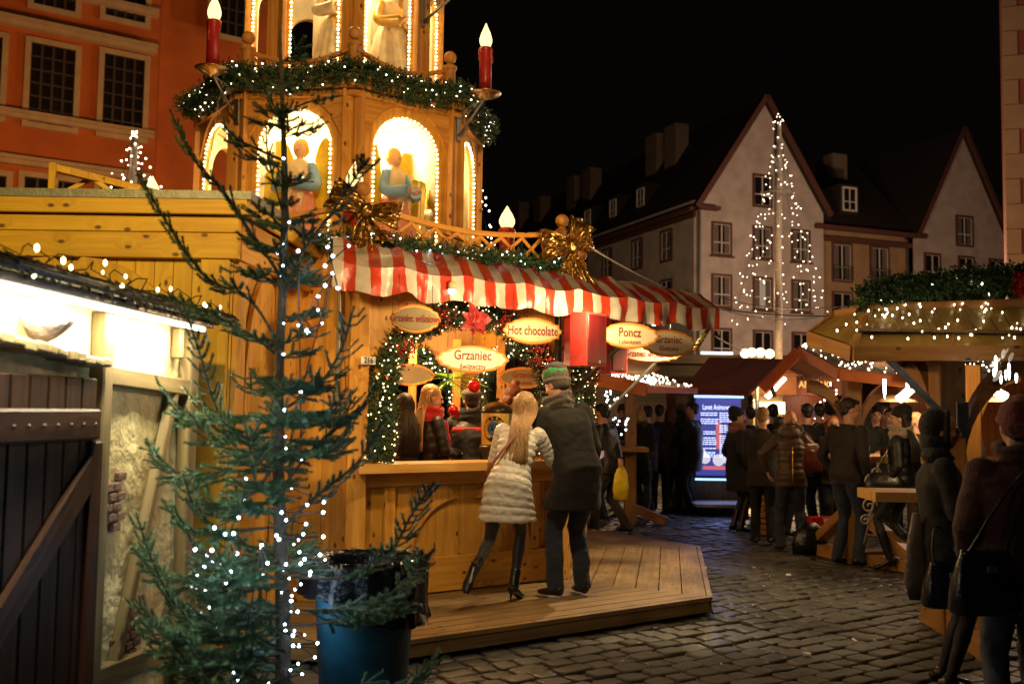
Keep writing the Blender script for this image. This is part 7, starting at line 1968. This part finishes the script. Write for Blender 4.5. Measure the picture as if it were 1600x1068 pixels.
    if scarf:
        q = MB(); rng = random.Random(6)
        for j in range(4):
            rr_ = .082 + .012 * (j % 2); zz = -.035 + .030 * j
            q.tube([nk + (fw * (cos(x) * 1.1) + rt * sin(x)) * rr_ + sp * (zz + .012 * sin(x * 2 + j)) for x in [2 * pi * i / 20 for i in range(21)]], .027, 10)
        if len(scarf) > 1 and scarf[1] == 'tails':
            q.loft([(sh + fw * .12 + rt * .05 - sp * .02, rt * .05, fw * .02), (sh + fw * .155 + rt * .055 - sp * .2, rt * .055, fw * .018), (sh + fw * .15 + rt * .06 - sp * .40, rt * .06, fw * .015)], 14)
            q.loft([(sh + fw * .10 + rt * .10, rt * .045, fw * .025), (sh + fw * .12 + rt * .13 - sp * .2, rt * .05, fw * .02), (sh + fw * .12 + rt * .14 - sp * .34, rt * .055, fw * .015)], 14)
        solid(q, 'scarf', C[scarf[0]], o, X, vox * .8, 1, .006, 22)
    return o, X, dict(hip=hipc, sh=sh, sp=sp, rt=rt, fw=fw, A=A, Lg=Lg, fat=f_, nk=nk, h=h)
def gp(px, py, z=0.0): g = G(px, py, z); return (g.x, g.y, z)
def yawto(x, y, tx, ty): return math.degrees(atan2(-(tx - x), ty - y))
# --- the couple at the counter
wl = G(803, 938, DZ); wloc = (wl.x, wl.y, DZ)
wo, wX, wi = person('woman in a quilted silver-grey coat leaning on the booth counter, one foot lifted', wloc, -12, 1.66, fem=True, lean=23, side=7, hip=(-.03, -.12), hands=((-.18, .42, 1.10), (.26, .46, 1.09)),
    elbow=(V((-.5, -.1, -1)), V((.5, -.1, -1))), feet=((-.235, -.42, .235), (.0, -.02, .06)), heel=.05, legs='tights', top='puff', hem=.64, puff=.060, fat=1.02, flare=1.26, hair=('longback', HBB), headyaw=8, headpitch=-8, vox=.010, detail=2, boot=.10)
_org = ORG[wo.name]
def body_strap(name, P_, X, m, w=.022, parent=None):
    q = MB(); q.tube(bez(P_, 6), w, 8)
    for v in q.bm.verts: pass
    return raw(q, name, m, parent, X)
f_, sh, sp, rt, fw, hp = wi['fat'], wi['sh'], wi['sp'], wi['rt'], wi['fw'], wi['hip']
q = MB(); pts = [sh + rt * .05 - fw * .135 + sp * .00, sh - sp * .15 - rt * .02 - fw * .160, sh - sp * .30 - rt * .10 - fw * .150, sh - sp * .42 - rt * .175 - fw * .09, sh - sp * .47 - rt * .19 + fw * .02]
c_ = bez(pts, 8); rg = []
for i in range(len(c_) - 1):
    q.beam(c_[i], c_[i + 1] + (c_[i + 1] - c_[i]) * .08, .022, .006, -fw, 0)
q.bm.transform(wX); bagstrap = q.build('bag_strap', C['strap']); T(bagstrap, 'thin brown crossbody strap over the back of the silver-grey coat', 'strap')
ml = G(893, 934, DZ); mloc = (ml.x, ml.y, DZ)
person('man in a long black coat and green and grey beanie beside the woman in grey', mloc, 28, 1.84, lean=19, side=-6, hip=(.03, -.02), hands=((-.22, .36, .98), (.22, .12, .86)), feet=((-.12, .03, .07), (.13, .05, .07)),
    legs='jeans', top='char', hem=.65, fat=1.06, flare=1.08, hair=('short', HD), hat=('beanie', 'hatg', 'green', 'hatg'), scarf=('knit',), headyaw=20, headpitch=16, vox=.011, detail=1, legw=1.05, wr=.010)
# --- people inside the booth
def inb(px, y, z=DZ): p = P(px, 640, y); return (p.x, y, z)
person('blonde woman in a black quilted jacket with a red scarf, standing inside the booth', inb(672, 9.0), -55, 1.68, fem=True, top='black2', hem=.72, puff=.09, legs='jeans', hair=('long', HB), scarf=('red', 'tails'), pose='fold', headpitch=12, headyaw=-18, vox=.012)
person('man in a tweed cap and black jacket, back turned, inside the booth', inb(737, 9.25), 8, 1.66, top='black2', hem=.72, legs='jeans', hair=('short', HD), hat=('cap', 'cap'), scarf=('black',), stripe='red', pose='fold', vox=.012, fat=1.12)
person('woman with an auburn bun looking down to the right, inside the booth behind the urn', inb(800, 9.6), -62, 1.70, fem=True, top='black2', hem=.72, legs='jeans', hair=('bun', HR), pose='fold', headpitch=22, headyaw=-10, vox=.012)
person('person in a grey quilted jacket half hidden behind the left garland inside the booth', inb(632, 8.9), 30, 1.60, fem=True, top='gpuff', hem=.72, puff=.08, legs='jeans', hair=('long', HD), pose='fold', vox=.013, detail=0)
# --- the crowd on the square
def P_(px, fy): return gp(px, fy)
crowd = 'people standing in the market'
_ml = V(P_(955, 838)); _wt = P(969, 722, _ml.y - .22); _hl = (Matrix.Rotation(radians(-55), 4, 'Z') @ (_wt - _ml)); _hl = tuple(_hl / (1.74 / 1.75))
po, pX, pi_ = person('man walking in a dark jacket and jeans, holding a yellow carrier bag', tuple(_ml), 55, 1.74, top='black2', hem=.80, legs='grey', hair=('short', HD), lean=14, hands=((-.12, .32, 1.05), _hl), feet=((-.09, .22, .07), (.10, -.20, .12)), vox=.014, detail=0)
q = MB(); hp_ = pX @ (pi_['A'][1][2] + V((0, 0, -.06))); rgs = []
for j, (z, w, d) in enumerate(((0, .02, .012), (-.08, .06, .02), (-.14, .085, .03), (-.30, .10, .045), (-.44, .085, .04), (-.46, .03, .01))):
    rgs.append([q.bm.verts.new(hp_ + V((cos(t) * w * (1 + .08 * sin(t * 5 + j)) + .02, sin(t) * d * (1 + .15 * cos(t * 4 + j)), z))) for t in [2 * pi * i / 24 for i in range(24)]])
q._rings(rgs, 24); o = q.build('carrier_bag', mat('yellow_plastic', (.80, .62, .02), .4, bump=.5, bscale=18)); T(o, 'bright yellow plastic carrier bag in the walking man\'s hand', 'bag')
person('woman with pinned-up blonde hair and blue jeans just right of the yellow carrier bag', P_(1000, 806), -20, 1.66, fem=True, top='black', hem=.66, legs='ljeans', hair=('bun', HP), scarf=('knit',), pose='fold', lean=6, headpitch=12, vox=.014, detail=0)
person('man in a dark brown jacket, back turned, left of the tall man in black', P_(1030, 801), -12, 1.74, top='dbrown', hem=.80, legs='black', hair=('short', HD), pose='cup', vox=.014, detail=0, hood=None)
person('tall man in a long black coat just left of the blue menu screen', P_(1083, 802), 60, 1.78, top='black', hem=.66, legs='black', hair=('short', HD), pose='cup', headyaw=10, vox=.014, detail=0, fat=1.1)
person('woman in tall tan boots and a dark coat, behind the tall man in black', P_(1062, 799), 20, 1.66, fem=True, top='dbrown', hem=.62, legs='tights', shoe='tan', boot=.32, heel=.03, hair=('long', HD), pose='fold', vox=.014, detail=0)
person('person in a dark hat and scarf facing the camera behind the yellow carrier bag', P_(972, 792), 165, 1.72, top='dbrown', hem=.7, legs='black', hat=('beanie', 'black'), scarf=('pink',), pose='fold', vox=.015, detail=1)
person('woman in a flared black coat, black hat and pink scarf standing before the menu screen', P_(1150, 832), -78, 1.68, fem=True, top='black', hem=.58, flare=1.35, legs='tightsb', hat=('beanie', 'black'), scarf=('pink',), hair=('short', HD), pose='pockets', boot=.2, vox=.013, detail=1, headyaw=-10)
person('man in a grey-brown coat with short sandy hair, back turned, behind the woman in brown', P_(1192, 852), -15, 1.70, top='grey', hem=.74, legs='black', hair=('short', HP), pose='fold', vox=.014, detail=0, fat=1.05)
fo, fX, fi = person('woman in a brown quilted jacket with fur hood and golden back zip', P_(1237, 862), -8, 1.66, fem=True, top='brown', hem=.80, puff=.075, legs='jeans', hair=None, hood=True, hands=((-.28, .10, .98), (.24, .36, 1.12)), elbow=(V((-1, -.5, -.1)), V((1, -.4, -.3))), boot=.25, vox=.012, detail=1, lean=5, feet=((-.13, 0, .07), (.16, .05, .07)), headpitch=24, fat=1.08)
q = MB(); sh, sp, rt, fw = fi['sh'], fi['sp'], fi['rt'], fi['fw']; q.tube([sh - sp * .13 - fw * .147, sh - sp * .30 - fw * .137, sh - sp * .45 - fw * .148, sh - sp * .57 - fw * .158], .007, 6); q.bm.transform(fX); q.build('zip', C['gold'], fo)
def bag(label, c, u, w, d, h_, m, strap_to=None, name='handbag'):
    c = V(c); u = V(u).normalized(); n = V((-u.y, u.x, 0)); o = E(name, c, label, 'handbag'); q = MB()
    q.loft([(c, u * w * .52, n * d * .5), (c + UP * .02, u * w * .56, n * d * .56), (c + UP * h_ * .5, u * w * .52, n * d * .5), (c + UP * h_ * .92, u * w * .40, n * d * .22), (c + UP * h_, u * w * .38, n * d * .12)], 28, power=3.5); q.build('body', m, o, recalc=True)
    q = MB(); a, b = c + UP * h_ * .9 - u * w * .3, c + UP * h_ * .9 + u * w * .3; t = V(strap_to) if strap_to is not None else c + UP * (h_ * 1.7)
    q.tube(bez([a, a.lerp(t, .55) - u * .02, t, b.lerp(t, .55) + u * .02, b], 6), .007, 6); q.build('strap', m, o)
    q = MB(); q.box(c + UP * h_ * .72 - n * d * .42, u, n, UP, .05, .012, .03, .003); q.ball(a, .012, 1); q.ball(b, .012, 1); q.build('buckle', METAL, o)
    return o
g_ = G(1264, 862); bag('dark red leather shoulder bag on the right side of the woman in brown', (g_.x + .02, g_.y - .02, .93), (.9, .3, 0), .26, .12, .34, mat('oxblood_leather', (.10, .014, .010), .35, bump=.2), (g_.x - .06, g_.y + .05, 1.42))
person('broad person in a black hooded jacket, back turned, behind the woman with the fur hood', P_(1262, 838), 5, 1.76, top='black', hem=.78, legs='black', hair=('short', HD), pose='table', fat=1.2, vox=.015, detail=0)
person('person in a black bobble hat facing away, third head right of the pole', P_(1298, 815), 0, 1.80, top='black', hem=.78, legs='black', hat=('beanie', 'black'), pose='table', vox=.016, detail=0)
person('ginger-haired woman facing the camera between the black-clad people and the young man', P_(1303, 842), 170, 1.60, fem=True, top='dbrown', hem=.78, legs='black', hair=('long', HG), pose='fold', vox=.014, detail=1)
person('man seen in half profile between the grey-brown coat and the pole, small in the crowd', P_(1219, 838), -70, 1.58, top='dbrown', hem=.78, legs='black', hair=('short', HD), pose='fold', vox=.015, detail=1)
person('young man in profile with brown jacket and jeans, hands in pockets', P_(1322, 884), -58, 1.80, top='dbrown', hem=.84, legs='jeans', hair=('short', HD), pose='pockets', headyaw=-22, headpitch=8, lean=5, vox=.012, detail=1, feet=((-.12, 0, .07), (.10, .06, .07)))
person('tall person in a black hood, back turned, right of the young man in profile', P_(1352, 836), -15, 1.76, top='black', hem=.7, legs='black', hat=('hood', 'black'), pose='table', vox=.015, detail=0)
person('smiling dark-haired man in a black jacket facing the standing table', P_(1394, 835), 150, 1.72, top='black2', hem=.8, legs='black', hair=('short', HD), pose='table', headyaw=20, vox=.012, detail=1)
person('person with blurred pale face deep behind the smiling man', P_(1376, 812), 160, 1.68, top='dbrown', hem=.8, legs='black', hair=('short', HP), pose='fold', vox=.016, detail=1)
person('woman in a black beanie and long beige scarf, right of the standing table', P_(1412, 893), 48, 1.70, fem=True, top='black2', hem=.76, puff=.09, legs='tightsb', boot=.25, heel=.06, hat=('beanie', 'black'), hair=('long', HD), scarf=('beige', 'tails'), pose='pockets', vox=.013, detail=1, headyaw=20, feet=((-.10, .10, .075), (.16, -.08, .075)))
g_ = G(1392, 893); bag('black shoulder bag at the hip of the woman with the beige scarf', (g_.x - .1, g_.y - .12, .82), (.9, -.2, 0), .36, .13, .20, C['shoe'], (g_.x + .12, g_.y + .02, 1.38))
no_, nX, ni = person('woman in a black hooded coat in front of the near shelter post, face in profile', (P(1467, 640, 5.95).x, 5.95, 0), -104, 1.64, fem=True, top='black', hem=.60, flare=1.2, fat=1.15, legs='tightsb', hat=('hood', 'black'), hair=None, pose='fold', headyaw=-10, headpitch=4, vox=.011, detail=1)
g_ = V((P(1478, 640, 5.6).x, 5.6, 0)); bag('black studded handbag carried low by the woman in the black hood', (g_.x, g_.y, .55), (.95, .1, 0), .27, .13, .25, mat('glossy_black', (.010, .012, .02), .2, bump=.15), (g_.x - .02, g_.y + .1, .98))
q = MB(); c_ = P(1432, 860, 5.9); q.loft([(c_ + UP * .22, V((.02, 0, 0)), V((0, .02, 0))), (c_ + UP * .05, V((.06, .01, 0)), V((0, .03, 0))), (c_ - UP * .18, V((.08, .01, 0)), V((0, .04, 0))), (c_ - UP * .28, V((.05, .01, 0)), V((0, .03, 0)))], 18)
o = q.build('carrier_bag', mat('grey_plastic', (.14, .11, .09), .5, bump=.5, bscale=20)); T(o, 'greyish translucent carrier bag hanging left of the woman in the black hood', 'bag')
person('person in dark red knitted hat and coat at the right edge', (P(1590, 640, 4.75).x, 4.75, 0), -8, 1.68, top='redc', hem=.80, legs='ljeans', hat=('beanie', 'redhat'), hair=('short', HD), pose='pockets', fat=1.30, vox=.013, detail=0, scarf=('redc',))
g_ = V((P(1535, 640, 4.55).x, 4.55, 0)); bag('black patent bag slung on the left side of the person in dark red', (g_.x, g_.y, .72), (.95, .1, 0), .30, .13, .28, MATS['glossy_black'], (g_.x + .22, g_.y + .05, 1.36))
person('shadowy man in a dark coat behind the woman in the black hood', P_(1504, 850), 160, 1.72, top='black', hem=.7, legs='black', hair=('short', HD), pose='cup', vox=.016, detail=1)
# red and white shopping bag and dark bag at the feet of the crowd
g_ = G(1288, 862); q = MB(); q.prism([(-.17, 0), (.17, 0), (.19, .40), (-.19, .40)], V((g_.x, g_.y, .01)), (.97, .2, 0), UP, .14); o = q.build('shopping_bag', mat('red_bag', (.48, .02, .015), .4, nscale=7, bump=.4, bscale=16)); T(o, 'red and white shopping bag on the cobbles behind the young man\'s legs', 'bag')
q = MB(); q.prism([(-.06, .0), (.05, .0), (.10, .2), (.05, .39), (-.05, .39), (-.01, .2)], V((g_.x, g_.y, .01)) + V((.014, -.0745, 0)), (.97, .2, 0), UP, .006); q2 = q.build('white_print', MATS['white_paper'], o)
g_ = G(1266, 866); q = MB(); q.loft([(V((g_.x, g_.y, .0)), V((.20, 0, 0)), V((0, .10, 0))), (V((g_.x, g_.y, .12)), V((.21, .02, 0)), V((0, .12, 0))), (V((g_.x, g_.y, .28)), V((.15, 0, 0)), V((0, .07, 0))), (V((g_.x, g_.y, .36)), V((.06, 0, 0)), V((0, .03, 0)))], 24)
for v in q.bm.verts: v.co += (v.co - V((g_.x, g_.y, .15))) * .12 * noise.noise(v.co * 9)
o = q.build('black_sack', BAGM); T(o, 'crumpled black plastic bag on the cobbles beside the red shopping bag', 'bag')
g_ = G(1172, 838); q = MB()
for i in range(7): q.box(V((g_.x + .30 + 0 * i, g_.y + .2, .05 + i * .075)), (1, 0, 0), (0, 1, 0), UP, .42, .30, .066, .006)
o = q.build('wooden_crate', STALLWOOD); T(o, 'small wooden crate standing behind the woman in the flared black coat', 'crate')
# --- back row of the crowd, each a person of their own
for px, y, yaw, H_, fem_, top_, hair_, hat_, lab in (
    (1012, 15.6, 30, 1.72, False, 'black', ('short', HD), None, 'dark-haired person in the back row just above the blonde woman with pinned-up hair'),
    (1048, 16.2, -40, 1.70, True, 'dbrown', ('long', HR), None, 'auburn-haired woman in the back row between the two men left of the screen'),
    (1172, 15.0, 15, 1.72, False, 'dbrown', ('short', HD), None, 'man in dark brown between the flared black coat and the grey-brown coat'),
    (1207, 15.5, 10, 1.74, False, 'black', None, ('beanie', 'black'), 'person in a black knitted hat in the back row left of the cone pole'),
    (1280, 14.2, 0, 1.78, False, 'black2', ('short', HD), None, 'tall man in black in the back row above the fur hood woman'),
    (1432, 12.6, -150, 1.66, True, 'grey', ('long', HP), None, 'sandy-haired woman in a grey coat deep in the shelter right of the smiling man'),
    (1368, 13.6, 170, 1.74, False, 'black', ('short', HD), ('beanie', 'black'), 'man in a black hat facing the camera deep behind the standing table'),
    (945, 14.8, 70, 1.70, False, 'black', ('short', HD), None, 'dark figure in the gap behind the walking man with the carrier bag')):
    person(lab, (P(px, 640, y).x, y, 0), yaw, H_, fem=fem_, top=top_, hem=.7, legs='black', hair=hair_, hat=hat_, pose='fold', vox=.018, detail=1)
bpy.data.scenes.remove(BAKE)
